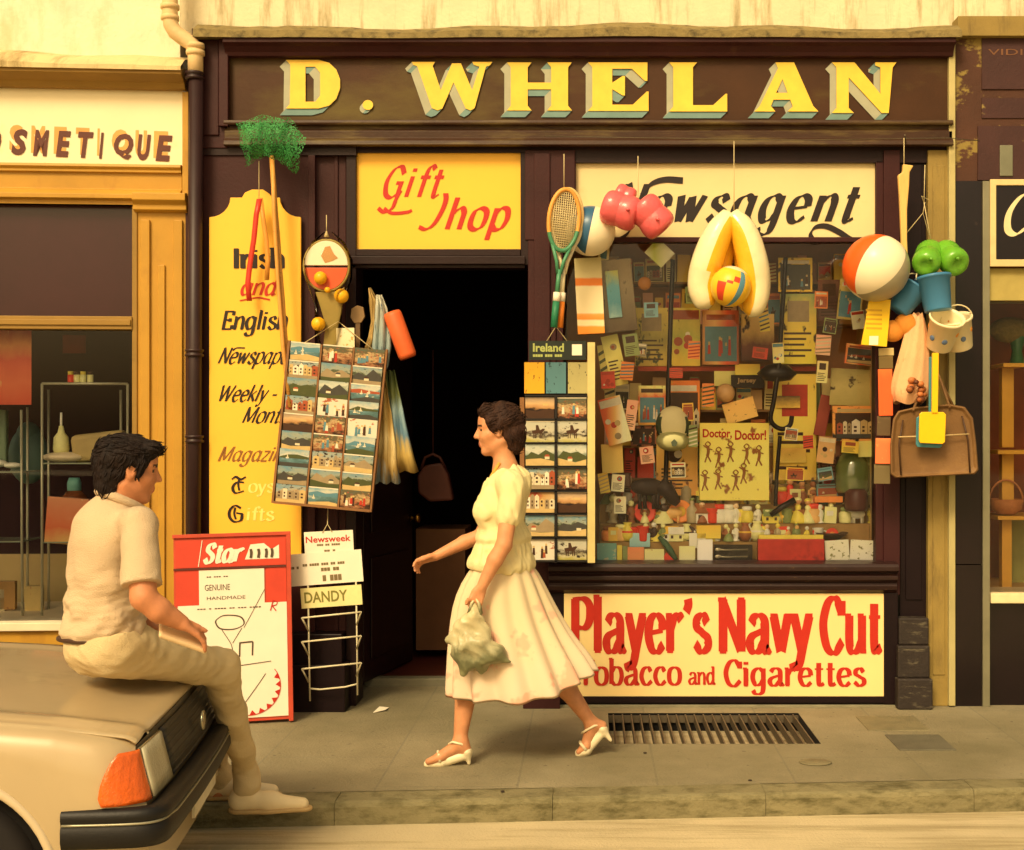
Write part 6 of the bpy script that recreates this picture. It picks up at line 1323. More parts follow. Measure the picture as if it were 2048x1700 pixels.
lathe_thing('lotion_bottle', 'cream lotion bottle with slim neck on the white dish', 'bottle', [('flask', SM['cream'], P(138,905,lsd+.12), [(0,0),(.04,0),(.046,.02),(.042,.09),(.02,.12),(.012,.16),(0,.16)]), ('neck', SM['white'], P(138,862,lsd+.12), [(0,0),(.008,0),(.006,.11),(0,.11)])])
mb = MB(); mb.ball(P(144,914,lsd+.12), .125, 24, 10, (1,.8,.26)); tag(mb.build('soap_dish', mat('white_dish', (236,222,190), .35)), 'round white dish under the lotion bottle', 'dish')
mb = MB(); mb.card(222,892,104,54,lsd+.2,.12,.12); tag(mb.build('toilet_bag', mat('cream_toilet_bag', (196,176,120), .6, .15, 8), None, bev=.03), 'soft cream toilet bag on the upper glass shelf behind the man', 'bag')
mb = MB(); mb.ball(P(84,910,F+.75), .12, 18, 14, (1.0,.7,1.5)); mb.ball(P(84,866,F+.75), .07, 14, 10); tag(mb.build('teal_bust', mat('teal_bust', (96,128,122), .5, .15, 6)), 'blue green draped bust in the left window', 'display bust')
mb = MB(); mb.card(14,876,54,112,F+.5,0,.05); tag(mb.build('pale_case', mat('green_case', (120,146,120), .4, .12, 5), None, bev=.012), 'pale green upright case at the left edge of the window', 'case')
for k, (px, py, r) in enumerate(((10,918,.05), (44,922,.035))):
    mb = MB(); mb.ball(P(px, py+8, lsd+.12), r, 16, 10, (1.5,1,.5)); tag(mb.build('powder_puff', SM['white']), f'white powder puff, {["left","right"][k]} one on the left glass shelf', 'powder puff')
lathe_thing('perfume_bottle', 'brown perfume bottle with teal cap below the white dish', 'bottle', [('flask', mat('amber', (120,70,44), .2), P(164,1040,lsd+.15), [(0,0),(.07,0),(.075,.02),(.075,.14),(.04,.18),(0,.18)]), ('cap', SM['teal'], P(164,988,lsd+.15), [(0,0),(.04,0),(.04,.07),(.03,.1),(0,.1)])])
mb = MB(); mb.card(152,1040,80,92,F+.3,-.08,.05); tag(mb.build('gift_box', pic('pink_box', [(0,(232,190,120)),(.4,(226,120,80)),(1,(232,160,120))], .3, 2, ((240,206,160), .64, 3)), None, bev=.004), 'pink and orange gift box behind the man\'s shoulder', 'gift box')
for k, (px, py, c_) in enumerate(((20,1215,'white'), (40,1200,'tan'), (92,1210,'cream'), (200,1218,'white'))):
    mb = MB(); mb.card(px, py-14, 34, 56, F+.5, 0, .04); tag(mb.build('carton', pic('ctn_'+c_, [(0,CN[c_]),(1,tuple(q*.8 for q in CN[c_]))], .3, 3, ((150,100,70), .64, 4)), None, bev=.003), f'{c_} carton, {NUM[k]} from the left on the white window bed', 'carton', 'cartons on the window bed')
mb = MB(); mb.card(105,1160,330,110,F+1.0,0,.02); tag(mb.build('low_screen', mat('beige_screen', (190,170,120), .7, .15, 3)), 'low beige screen at the back of the left window', 'screen')
FRAME[0] = Matrix.Identity(4)

# ================================================================ RIGHT SHOP WINDOW
gold = mat('gold_post', (214,160,60), .5, .1, 6)
gd = F+.35
t = thing('shelf_stand', 'gold painted shelf stand in the right hand shop window', 'display stand', P(2018, 1186, gd))
for (x0, x1, y0, y1) in ((2004,2028,728,895), (2004,2028,905,1000), (2004,2024,1000,1186)):
    mb = MB(); mb.pbox(x0, x1, y0, y1, gd, gd+.06); mb.build('post', gold, t, bev=.003)
for (x0, x1, y) in ((1996,2040,728), (1985,2120,900), (1985,2120,1030)):
    mb = MB(); mb.pbox(x0, x1, y, y+8, gd-.1, gd+.25, ref=gd); mb.build('shelf', gold, t, bev=.003)
for k, (px, py) in enumerate(((2012,990),)):
    t = thing('wicker_bowl', 'round wicker bowl with trinkets on the gold shelf stand', 'bowl', P(px, py+36, gd))
    mb = MB(); mb.lathe([(.05,0),(.09,.03),(.1,.09),(.095,.09),(.085,.035),(0,.012)], P(px,py+38,gd-.02), n=22); mb.build('basket', mat('wicker', (176,110,60), .7, .2, 30), t)
    mb = MB(); mb.tube([P(px+34*math.cos(a), py+14-44*math.sin(a), gd-.02) for a in [PI*j/14 for j in range(15)]], .006, 6); mb.build('handle', mat('wicker', 0), t)
mb = MB(); mb.lathe([(0,0),(.05,0),(.03,.1),(.06,.22),(.02,.3),(0,.3)], P(2034,735,gd+.2), n=16); tag(mb.build('green_vase', mat('green_vase', (60,120,76), .3)), 'slim green vase high in the right hand window', 'vase')
mb = MB(); mb.ball(P(2020,660,gd+.2), .1, 16, 12, (1.3,.7,.8)); tag(mb.build('dried_flowers', mat('dried_flowers', (130,116,66), .9, .3, 40, .8, 40)), 'dull olive dried flower ball near the top of the right window', 'dried flowers')
mb = MB(); mb.card(2052,1110,60,150,gd+.3,0,.02); tag(mb.build('green_board', mat('green_board', (150,150,84), .7, .15, 6)), 'pale olive board behind the gold posts', 'board')
# ================================================================ PARKED CAR (its bonnet and front corner are in view)
CW = 1.50
CM = Matrix.Translation((X(312, 3.93), 3.93, -.1)) @ Matrix.Rotation(math.radians(7.4), 4, 'Z')
def cw(x, v, z): return CM @ Vector((x, v, z))
car = thing('parked_car', 'silver beige hatchback with dark bumper and orange indicator parked at the kerb', 'car', cw(-1.2, CW/2, 0))
paint = mat('silver_beige_paint', (176,156,120), .26, .07, 2.5, .03, 200, spec=.5, coat=.5, dirt=((140,122,94), .56, 3, .3, None))
blackp = mat('black_bumper', (20,18,18), .5, .15, 8, .1, 80); rub = mat('tyre_rubber', (26,22,22), .8, .15, 20)
def zb(x): return float(np.interp(-x, [0, .05, .3, .7, 1.15], [.722, .735, .772, .815, .845]))
def crown(v): q = 2*v/CW-1; return -.018*q*q
mb = MB(); rows = []
xs_ = list(np.linspace(-.046, -.13, 14)) + list(np.linspace(-.15, -1.15, 22)); vs_ = list(np.linspace(.052, CW-.052, 49))
for x in xs_:
    row = []
    for v in vs_:
        q = 2*v/CW-1; xx = x - .024*q*q*(1 if x > -.5 else max(0, (1.15+x)/.65))
        z = zb(x) + crown(v) + (-.014*(max(0, x+.088)/.042)**2)
        ridge = .010*math.exp(-((abs(q)-.80)/.05)**2)
        row.append(cw(xx, v, z + ridge))
    rows.append(row)
mb.grid(rows); mb.build('bonnet', paint, car, solid=.006)
XC, RA = -.63, .345
def ztop(x): return zb(x) - .029
def zbot(x):
    z = .27
    if abs(x-XC) < RA: z = max(z, .29 + math.sqrt(RA*RA-(x-XC)**2))
    return z
def frontx(v, z):
    q = 2*v/CW-1; return .0 - .024*q*q - .05*max(0, (z-.5))/.2
def fx(x, z): return x + (frontx(.05, z)-.006)*max(0, 1+x/.3)
def flankv(x, z): f_ = (z-.27)/.45; return -.004 - .018*math.sin(PI*min(1, max(0, f_))) + .05*(1-min(1, -x/.12))**2
def flank(side):
    b = MB(); rows = []
    cols = sorted(set([-.0, -.03, -.08, -.16, -.24] + [XC+RA*math.cos(a) for a in np.linspace(0, PI, 25)] + [XC+RA+.001, XC-RA-.001] + list(np.linspace(-1.0, -3.75, 14))), reverse=True)
    for x in cols:
        xx = max(x, -1.15); zt = (ztop(xx) if x > -1.15 else .80 - .0*x); zb_ = zbot(x); row = []
        prof = [(.05, zt+.012), (.028, zt+.006), (.008, zt-.012), (-.004, zt-.045)]
        for v, z in prof: row.append((v, z))
        for k in range(1, 9):
            z = (zt-.045) + (zb_-(zt-.045))*k/8; f_ = (z-.27)/.45; row.append((-.004 - .018*math.sin(PI*min(1, max(0, f_))), z))
        row.append((.05, zb_))
        cv_ = .05*(1-min(1, -x/.12))**2
        rows.append([cw(fx(x, z), (v+cv_) if side == 0 else CW-(v+cv_), z) for v, z in row])
    b.grid(rows); return b
body = MB()
for s_ in (0, 1):
    q = flank(s_); body.add(q.v, q.f if s_ == 0 else [f[::-1] for f in q.f], True)
# nose panel around lamps and lower valance
def frontx(v, z):
    q = 2*v/CW-1; return .0 - .024*q*q - .05*max(0, (z-.5))/.2
rows = [[cw(frontx(v, z)-.012, v, z if z < .69 else .718+crown(v)-.02) for v in np.linspace(.03, CW-.03, 21)] for z in (.70, .66, .6, .55, .50, .42, .34, .26)]
body.grid(rows)
# scuttle, windscreen pillars and roof outside the frame
for (x0, x1, z0, z1, in0, in1) in ((-1.15, -1.25, .80, .86, .05, .06), (-1.25, -1.85, .86, 1.34, .08, .2), (-1.85, -3.0, 1.34, 1.36, .2, .2), (-3.0, -3.75, 1.36, .85, .2, .06)):
    body.quad(cw(x0, in0, z0), cw(x0, CW-in0, z0), cw(x1, CW-in1, z1), cw(x1, in1, z1))
body.quad(cw(-3.75,.02,.85), cw(-3.75,CW-.02,.85), cw(-3.75,CW-.02,.27), cw(-3.75,.02,.27))
bo = body.build('body', paint, car)
mb = MB(); mb.quad(cw(-1.27,.14,.885), cw(-1.27,CW-.14,.885), cw(-1.81,CW-.25,1.315), cw(-1.81,.25,1.315)); mb.build('windscreen', mat('car_glass', (30,34,34), .08, .1, 3, spec=.8), car, solid=-.008)
for s_ in (0, 1):
    f_ = (lambda v: v) if s_ == 0 else (lambda v: CW-v)
    mb = MB(); mb.quad(cw(-1.3,f_(.07),.85), cw(-3.7,f_(.05),.85), cw(-3.05,f_(.19),1.32), cw(-1.85,f_(.19),1.32)); mb.build('side_window', mat('car_glass', (30,34,34), .08, .1, 3, spec=.8), car)
    mb = MB(); mb.tube([cw(XC+RA*math.cos(a), f_(-.012), .29+RA*math.sin(a)) for a in np.linspace(-.06, PI+.06, 30)], .016, 8); mb.build('arch_lip', mat('arch_lip_paint', (196,178,146), .3, .06, 3, spec=.5, coat=.4), car)
    mb = MB(); mb.lathe([(.0,0),(RA-.005,0),(RA-.005,-.3),(.0,-.3)], (0,0,0), (0,1,0) if s_ else (0,-1,0), 30)
    mb.tf(Matrix.Translation(cw(XC, f_(.06), .29)) @ Matrix.Rotation(math.radians(7.4), 4, 'Z')); mb.build('wheel_well', mat('wheel_well', (16,13,13), .9), car)
    for xw in (XC, -3.05):
        T_ = Matrix.Translation(cw(xw, f_(.10), .285)) @ Matrix.Rotation(math.radians(7.4), 4, 'Z'); sg_ = -1 if s_ == 0 else 1
        mb = MB(); mb.lathe([(.18,-.08),(.25,-.08),(.28,-.05),(.285,0),(.28,.05),(.25,.08),(.18,.08)], (0,0,0), (0,sg_,0), 36); mb.tf(T_); wh = mb.build('wheel', rub, car)
        mb = MB(); mb.lathe([(0,.05),(.06,.055),(.1,.03),(.16,.05),(.185,.08),(.185,-.05),(0,-.05)], (0,0,0), (0,sg_,0), 30); mb.tf(T_); mb.build('rim', mat('steel_rim', (150,140,116), .4, metal=.6), wh)
# lamps and grille
def patch(name, pts, m_, out=.006, th=.02, bev=.004, grid_n=0):
    b = MB(); b.add([cw(*p) for p in pts], [list(range(len(pts)))]); return b.build(name, m_, car, solid=th)
orange = mat('orange_lens', (216,96,22), .18, .18, 5, .5, 60, spec=.6, coat=.5, stretch=(14,.3,.3))
lens = mat('headlamp_lens', (206,198,166), .18, .14, 6, .5, 90, spec=.6, coat=.3, stretch=(.2,12,.2))
for s_ in (0, 1):
    f_ = (lambda v: v) if s_ == 0 else (lambda v: CW-v)
    # indicator wraps the corner: side face with a curved trailing edge, then a narrow front face
    rows = []
    for k in range(13):
        z = .532 + (.686-.532)*k/12; xt = float(np.interp(z, [.532,.555,.59,.625,.66,.694], [-.135,-.143,-.132,-.112,-.083,-.038])); row = []
        for q in np.linspace(0, 1, 9): x = xt*(1-q); row.append(cw(fx(x, z)+.002*q, f_(flankv(x, z)-.006), z))
        for v in (.052, .062): row.append(cw(frontx(v, z)+.007, f_(v), z))
        rows.append(row)
    b = MB(); b.grid(rows); b.build('indicator', orange, car, solid=.006)
    b = MB(); rows = [[cw(frontx(f_(v), z)+.004, f_(v), z) for v in np.linspace(.065, .30, 7)] for z in (.684, .64, .58, .535)]; b.grid(rows, True); b.build('headlight', lens, car, solid=.01)
    b = MB(); b.tube([rows[0][0], rows[0][-1], rows[-1][-1], rows[-1][0]], .006, 6, True); b.build('headlight_rim', mat('chrome_trim', (170,164,140), .2, metal=.8), car)
grl = mat('black_grille', (44,42,38), .45, .15, 10)
b = MB(); b.grid([[cw(frontx(v, z)+.0, v, z) for v in np.linspace(.315, CW-.315, 15)] for z in (.69, .62, .535)]); gr = b.build('grille', grl, car, solid=.01)
for k in range(7):
    z = .545 + k*.022; b = MB(); b.tube([cw(frontx(v, z)+.008, v, z) for v in np.linspace(.32, CW-.32, 15)], .0055, 6); b.build('grille_slat', grl, gr)
b = MB(); b.lathe([(0,.0),(.035,.0),(.038,.006),(.03,.01),(0,.01)], (0,0,0), (1,0,0), 18); b.tf(Matrix.Translation(cw(.012, CW/2, .62)) @ Matrix.Rotation(math.radians(7.4), 4, 'Z')); b.build('grille_badge', mat('chrome_trim', 0), gr)
# wrap-round bumper
path = [(-.27,-.02), (-.12,-.026), (-.03,-.02), (.012,.01), (.028,.07), (.036,.25), (.042,.5), (.044, CW/2)]
path = path + [(x, CW-v) for x, v in reversed(path[:-1])]
pp = crom(path, 4); rows = []
for i, q in enumerate(pp):
    t_ = (pp[min(i+1, len(pp)-1)] - pp[max(i-1, 0)]).normalized(); nrm = Vector((t_.y, -t_.x))
    if nrm.x < 0 and abs(nrm.x) > .3: nrm = -nrm
    sec = [(-.05,.520), (-.005,.527), (.012,.517), (.014,.497), (.008,.485), (.008,.478), (.014,.470), (.014,.432), (.004,.408), (-.05,.404)]
    rows.append([cw(q.x + nrm.x*o, q.y + nrm.y*o, z) for o, z in sec])
b = MB(); b.grid(rows); b.add(rows[0], [list(range(10))]); b.add(rows[-1], [list(range(9,-1,-1))]); bmp = b.build('bumper', blackp, car)
b = MB(); b.tube([cw(q.x + .0, q.y-.0, .4825) if False else cw(q.x+.011*(1 if .1 < q.y < CW-.1 else .3), q.y-(.012 if q.y < .1 else -.012 if q.y > CW-.1 else 0), .4825) for q in pp], .004, 6); b.build('bumper_trim', mat('dull_trim', (150,146,124), .35, metal=.5), bmp)
b = MB(); b.box(0, .01, -.23, .23, -.045, .045); b.tf(CM @ Matrix.Translation((.0, CW/2+.1, .35))); b.build('number_plate', mat('plate_white', (214,204,176), .4), car)
# ================================================================ FIGURES: smooth implicit bodies turned into one continuous mesh each
class Field:
    def __init__(s, lo, hi, h):
        s.lo = np.array(lo, float); s.h = h; s.n = (np.ceil((np.array(hi)-s.lo)/h)).astype(int)+1
        s.D = np.full(s.n, .5, np.float32)
    def block(s, lo, hi):
        a = np.maximum(np.floor((np.array(lo)-s.lo)/s.h).astype(int), 0); b = np.minimum(np.ceil((np.array(hi)-s.lo)/s.h).astype(int)+1, s.n)
        if (b <= a).any(): return None
        ax = [s.lo[k] + s.h*np.arange(a[k], b[k]) for k in range(3)]
        g = np.meshgrid(*ax, indexing='ij'); return (slice(a[0],b[0]), slice(a[1],b[1]), slice(a[2],b[2])), g
    def comb(s, lo, hi, fn, k, sub=False):
        m = max(.05, 2*k); r = s.block(np.array(lo)-m, np.array(hi)+m)
        if r is None: return
        sl, g = r; d = fn(*g).astype(np.float32); D = s.D[sl]
        if sub: D, d = -D, d
        if k > 0:
            hh = np.clip(.5 + .5*(D-d)/k, 0, 1); o = D*(1-hh) + d*hh - k*hh*(1-hh)
        else: o = np.minimum(D, d)
        s.D[sl] = -o if sub else o
    def cap(s, a, b, ra, rb=None, k=.02, sub=False):
        a = np.array(a, float); b = np.array(b, float); rb = ra if rb is None else rb; ba = b-a; L = max(ba @ ba, 1e-9); R = max(ra, rb)
        def fn(x, y, z):
            px, py, pz = x-a[0], y-a[1], z-a[2]; t = np.clip((px*ba[0]+py*ba[1]+pz*ba[2])/L, 0, 1)
            return np.sqrt((px-ba[0]*t)**2+(py-ba[1]*t)**2+(pz-ba[2]*t)**2) - (ra+(rb-ra)*t)
        s.comb(np.minimum(a, b)-R, np.maximum(a, b)+R, fn, k, sub)
    def ell(s, c, r, rot=None, k=.02, sub=False):
        c = np.array(c, float); r = np.array(r, float); R3_ = np.array(rot) if rot is not None else np.eye(3); m = r.max()
        def fn(x, y, z):
            p = np.stack([x-c[0], y-c[1], z-c[2]], -1) @ R3_
            k0 = np.linalg.norm(p/r, axis=-1); k1 = np.linalg.norm(p/(r*r), axis=-1)
            return np.where(k1 > 1e-6, k0*(k0-1)/np.maximum(k1, 1e-6), -r.min())
        s.comb(c-m, c+m, fn, k, sub)
    def cut(s, p, n):
        """remove everything on the side the normal points to"""
        p = np.array(p, float); n = np.array(n, float)/np.linalg.norm(n)
        g = np.meshgrid(*[s.lo[k] + s.h*np.arange(s.n[k]) for k in range(3)], indexing='ij')
        s.D = np.maximum(s.D, ((g[0]-p[0])*n[0]+(g[1]-p[1])*n[1]+(g[2]-p[2])*n[2]).astype(np.float32))
    def cutcyl(s, p, n, rad, ln):
        p = np.array(p, float); n = np.array(n, float)/np.linalg.norm(n); r = s.block(p-rad-ln, p+rad+ln)
        sl, g = r; u = [g[k]-p[k] for k in range(3)]; t = u[0]*n[0]+u[1]*n[1]+u[2]*n[2]; q = np.sqrt(np.maximum(u[0]**2+u[1]**2+u[2]**2-t*t, 0))
        s.D[sl] = np.where((q < rad) & (t > -.03) & (t < ln), np.maximum(s.D[sl], t), s.D[sl])
    def wob(s, fn):
        g = np.meshgrid(*[s.lo[k] + s.h*np.arange(s.n[k]) for k in range(3)], indexing='ij'); s.D = s.D + fn(*g).astype(np.float32)
    def mesh(s, smooth=1):
        D = s.D; I = D < 0
        c = np.zeros(tuple(s.n-1), np.int8)
        for i in (0,1):
            for j in (0,1):
                for k in (0,1): c += I[i:s.n[0]-1+i, j:s.n[1]-1+j, k:s.n[2]-1+k]
        mask = (c > 0) & (c < 8); ii = np.stack(np.nonzero(mask), -1); idx = -np.ones(mask.shape, int); idx[mask] = np.arange(len(ii))
        P_ = np.zeros((len(ii), 3)); cnt = np.zeros(len(ii))
        for a in range(3):
            o1, o2 = [q for q in range(3) if q != a]
            for u in (0,1):
                for v in (0,1):
                    o = np.zeros(3, int); o[o1] = u; o[o2] = v; e = o.copy(); e[a] = 1
                    d0 = D[tuple((ii+o).T)]; d1 = D[tuple((ii+e).T)]; x = (d0 < 0) != (d1 < 0)
                    t = np.where(x, d0/np.where(x, d0-d1, 1), 0); q = np.tile(o.astype(float), (len(ii),1)); q[:, a] = t
                    P_ += q*x[:, None]; cnt += x
        V = s.lo + (ii + P_/cnt[:, None])*s.h; F_ = []
        for a in range(3):
            b, d = (a+1) % 3, (a+2) % 3
            s0 = [slice(None)]*3; s1 = [slice(None)]*3
            s0[a] = slice(0, -1); s1[a] = slice(1, None)
            for q in (b, d): s0[q] = slice(1, -1); s1[q] = slice(1, -1)
            A0 = I[tuple(s0)]; A1 = I[tuple(s1)]; e = np.stack(np.nonzero(A0 != A1), -1)
            if not len(e): continue
            fl = A0[tuple(e.T)]; cb = e.copy(); cb[:, b] += 1; cb[:, d] += 1
            def at(db, dd): q = cb.copy(); q[:, b] += db; q[:, d] += dd; return idx[tuple(q.T)]
            q = np.stack([at(-1,-1), at(0,-1), at(0,0), at(-1,0)], -1); q[~fl] = q[~fl][:, ::-1]; F_.append(q)
        F_ = np.concatenate(F_)
        for _ in range(smooth):
            acc = np.zeros_like(V); n_ = np.zeros(len(V))
            for k in range(4):
                i0, i1 = F_[:, k], F_[:, (k+1) % 4]
                np.add.at(acc, i0, V[i1]); np.add.at(n_, i0, 1); np.add.at(acc, i1, V[i0]); np.add.at(n_, i1, 1)
            V = V*.5 + .5*acc/np.maximum(n_, 1)[:, None]
        return V, F_
    def build(s, name, mats, parent=None, pick=None, smooth=1):
        V, F_ = s.mesh(smooth)
        if not isinstance(mats, (list, tuple)): mats = [mats]
        org = np.array(absloc(parent)) if parent is not None else np.array([V[:,0].mean(), V[:,1].mean(), V[:,2].min()])
        me = bpy.data.meshes.new(name); me.from_pydata((V-org).tolist(), [], F_.tolist())
        for m in mats: me.materials.append(m)
        if pick is not None: me.polygons.foreach_set('material_index', pick(V[F_].mean(1)).astype(int))
        me.polygons.foreach_set('use_smooth', [True]*len(F_)); me.update()
        o = bpy.data.objects.new(name, me); C.objects.link(o)
        if parent is not None: o.parent = parent
        else: o.location = Vector(org)
        return o
def arr(v): return np.array(v, float)
def hair_locks(o, m_, parent, flow, n, ln, r, seed):
    """fine locks of hair lying along the surface of a hair mesh"""
    me = o.data; rs = random.Random(seed); org = absloc(o); b = MB(); nv = len(me.vertices)
    for _ in range(n):
        v = me.vertices[rs.randrange(nv)]; p = v.co + org; nn = v.normal.copy(); f = Vector(flow(p)); f -= nn*f.dot(nn)
        if f.length < .05: continue
        f.normalize(); side = nn.cross(f); L = ln*rs.uniform(.5, 1.2); w_ = rs.uniform(-.35, .35); pts = []
        for k in range(6): t = k/5; pts.append(p + f*L*(t-.3) + side*w_*L*(t-.3)**2*2 + nn*(.0035*math.sin(PI*t) - .0025 - .16*L*(t-.3)**2))
        b.tube(pts, [r*.5, r, r*1.05, r*.9, r*.6, r*.12], 5)
    b.build('hair_locks', m_, o)
def folds(seed, amp, freq, n=9, aniso=(1,1,1)):
    rs = np.random.RandomState(seed); ks = rs.normal(size=(n,3))*arr(aniso)*freq; ph = rs.uniform(0, 6.28, n)
    return lambda x, y, z: amp*sum(np.sin(k[0]*x+k[1]*y+k[2]*z+p + 1.3*np.sin(k[1]*.4*x+k[2]*.5*y+k[0]*.4*z)) for k, p in zip(ks, ph))/math.sqrt(n)
def frame_of(fwd, up=(0,0,1)):
    f = arr(fwd); f /= np.linalg.norm(f); u = arr(up); l = np.cross(u, f); l /= np.linalg.norm(l); u = np.cross(f, l)
    return np.stack([f, l, u], 1)                                    # columns: forward, left, up
def add_head(S, c, R, neck_to, s_=1.0, nose=1.0, neck_r=.052):
    T_ = lambda x, y, z: arr(c) + R @ (arr((x, y, z))*s_)
    S.ell(T_(-.018,0,.035), arr((.094,.074,.083))*s_, R, .01)
    S.ell(T_(.028,0,-.03), arr((.062,.060,.085))*s_, R, .02)
    for q in (-1, 1):
        S.cap(T_(-.02,.05*q,-.052), T_(.048,.017*q,-.098), .019*s_, .017*s_, .02)
        S.cap(T_(.058,.036*q,-.028), T_(.04,.046*q,-.02), .024*s_, .022*s_, .02)
        S.cap(T_(.076,.014*q,.022), T_(.062,.046*q,.02), .010*s_, .009*s_, .012)
    S.cap(T_(.060,-.008,-.103), T_(.060,.008,-.103), .019*s_, None, .018)
    S.ell(T_(.055,0,.05), arr((.035,.055,.045))*s_, R, .03)
    for q in (-1, 1): S.ell(T_(.089,.031*q,.003), arr((.012,.017,.010))*s_, R, .008, True)
    for q in (-1, 1): S.ell(T_(.070,.031*q,.002), arr((.013,.014,.0125))*s_, R, .003)
    S.cap(T_(.083,0,.018), T_(.105*(.5+.5*nose),0,-.028), .008*s_, .0115*s_, .008)
    for q in (-1, 1): S.cap(T_(.093,.011*q,-.032), T_(.09,.012*q,-.034), .008*s_, None, .006)
    S.cap(T_(.084,-.014,-.060), T_(.084,.014,-.060), .0075*s_, None, .008); S.cap(T_(.082,-.012,-.072), T_(.082,.012,-.072), .0085*s_, None, .008)
    for q in (-1, 1):
        S.ell(T_(-.004,.071*q,-.004), arr((.020,.010,.032))*s_, R, .006)
        S.ell(T_(.0,.080*q,-.002), arr((.010,.006,.018))*s_, R, .004, True)
    S.cap(T_(-.022,0,-.06), neck_to, neck_r*s_, neck_r*1.08*s_, .03)
def head_pick(c, R, s_):
    def f(P_):
        q = ((P_-arr(c)) @ R)/s_; x, y, z = q[:,0], q[:,1], q[:,2]; out = np.zeros(len(P_), int)
        out[(x > .078) & (np.abs(y) < .021) & (z < -.054) & (z > -.078)] = 1
        out[(x > .062) & (np.abs(y) > .012) & (np.abs(y) < .052) & (z > .021) & (z < .032)] = 2
        e = (x > .070) & (np.abs(np.abs(y)-.031) < .013) & (z > -.003) & (z < .0085); out[e] = 3
        return out
    return f
def add_hand(S, wrist, knuck, side, curl, s_=1.0, thumb_dir=None, spread=.10, flip=1):
    """palm from wrist to knuckles; side = unit vector from little finger to index; curl = list of (bend angles) towards `down`"""
    w_, kn = arr(wrist), arr(knuck); f = kn-w_; L = np.linalg.norm(f); f /= L; sd_ = arr(side); sd_ -= f*(sd_ @ f); sd_ /= np.linalg.norm(sd_); dn = np.cross(f, sd_)*flip
    for t in (-.028, -.010, .009, .027): S.cap(w_ + sd_*t*.7*s_ + f*.01, kn + sd_*t*s_, .0125*s_, .0105*s_, .012)
    lens = (.066, .080, .086, .078)
    for i, t in enumerate((-.030, -.0105, .0105, .030)):
        p = kn + sd_*t*s_; a = spread*(i-1.5); d_ = f*math.cos(a) + sd_*math.sin(a); ang = 0
        for j, (seg, r0, r1) in enumerate(((.46,.0092,.0086),(.30,.0086,.0078),(.24,.0078,.0066))):
            ang += curl[i][j] if isinstance(curl[i], (list, tuple)) else curl[i]
            v = d_*math.cos(ang) + dn*math.sin(ang); e = p + v*lens[i]*seg*s_; S.cap(p, e, r0*s_, r1*s_, .004); p = e
    b = w_ + f*.025*s_ + sd_*.026*s_; td = arr(thumb_dir) if thumb_dir is not None else (f*.7 + sd_*.6 + dn*.3); td /= np.linalg.norm(td)
    m_ = b + td*.038*s_; e = m_ + (td*.8 + f*.5)/np.linalg.norm(td*.8+f*.5)*.032*s_
    S.cap(b, m_, .013*s_, .0105*s_, .008); S.cap(m_, e, .0105*s_, .008*s_, .004); return dn

skin_w = mat('tanned_skin', (206,144,102), .5, .13, 22, .18, 260, trans=.12); skin_m = mat('sunburnt_skin', (198,132,92), .5, .14, 22, .18, 260, trans=.12)
lip = mat('lips', (178,100,76), .45); brow = mat('brow_hair', (62,40,30), .7); eye = mat('eye_dark', (60,44,38), .25)
def hair_mat(name, a, b_):
    m, t, b = nodes(name); n = noise(t, 30, 5, .7, stretch=(1,1,.45)); t.links.new(ramp(t, n, [(.3, lin(a)), (.75, lin(b_))]), b.inputs['Base Color']); b.inputs['Roughness'].default_value = .65; b.inputs['Specular IOR Level'].default_value = .2
    bn = N(t, 'Bump', i_Strength=.8, i_Distance=.01); t.links.new(noise(t, 55, 4, .7, stretch=(1,1,.4)), bn.inputs['Height']); t.links.new(bn.outputs[0], b.inputs['Normal']); return m
hair_w = hair_mat('dark_brown_hair', (30,18,16), (70,44,32)); hair_m = hair_mat('black_brown_hair', (16,10,11), (38,25,21))
def fabric(name, col, var=.06, fold=.0, dirt=None):
    return mat(name, col, .85, var, 9, .6, 240, spec=.15, dirt=dirt)

# ---------------------------------------------------------------- the walking woman
wd = 6.18
WO = thing('person', 'woman in cream blouse and pale pleated skirt striding left past the doorway', 'person', (X(1030, wd), wd, 0))
pt = lambda px, py, d=wd: arr(P(px, py, d))
hc = pt(994, 861); HR = frame_of((-1, -.10, -.03))
S = Field((X(800,wd)-.05, 5.70, -.01), (X(1260,wd)+.02, 6.66, 1.74), .0052)
add_head(S, hc, HR, pt(1013, 950), .97, 1.0, .050)
S.cap(pt(1012,945), pt(1012,990), .06, .09, .04)
S.ell(pt(1010,1005), (.095,.14,.13), None, .04); S.ell(pt(1006,1075), (.09,.115,.09), None, .05); S.ell(pt(1008,1135), (.105,.145,.10), None, .05)
S.cap(pt(1018,968,6.04), pt(1018,968,6.33), .05, .05, .04)
# near arm hanging with the bag
S.cap(pt(1026,972,6.02), pt(1008,1090,5.95), .045, .037, .02); S.cap(pt(1008,1090,5.95), pt(990,1120,5.94), .037, .037, .01); S.cap(pt(990,1120,5.94), pt(963,1175,5.93), .036, .0245, .01)
add_hand(S, pt(962,1177,5.93), pt(951,1202,5.915), (-1,-.3,.2), [(.7,1.2,1.0)]*4, .93, (-.5,.5,-1), .02)
# far arm swung forward
S.cap(pt(1008,975,6.34), pt(962,1072,6.42), .043, .036, .02); S.cap(pt(962,1072,6.42), pt(930,1084,6.41), .036, .036, .01); S.cap(pt(930,1084,6.41), pt(870,1113,6.38), .035, .023, .01)
add_hand(S, pt(868,1114,6.38), pt(845,1120,6.36), (.0,-.85,.45), [(.55,.7,.5),(.5,.6,.4),(.4,.5,.4),(.25,.4,.3)], .95, (-.75,-.5,-.35), .10, -1)
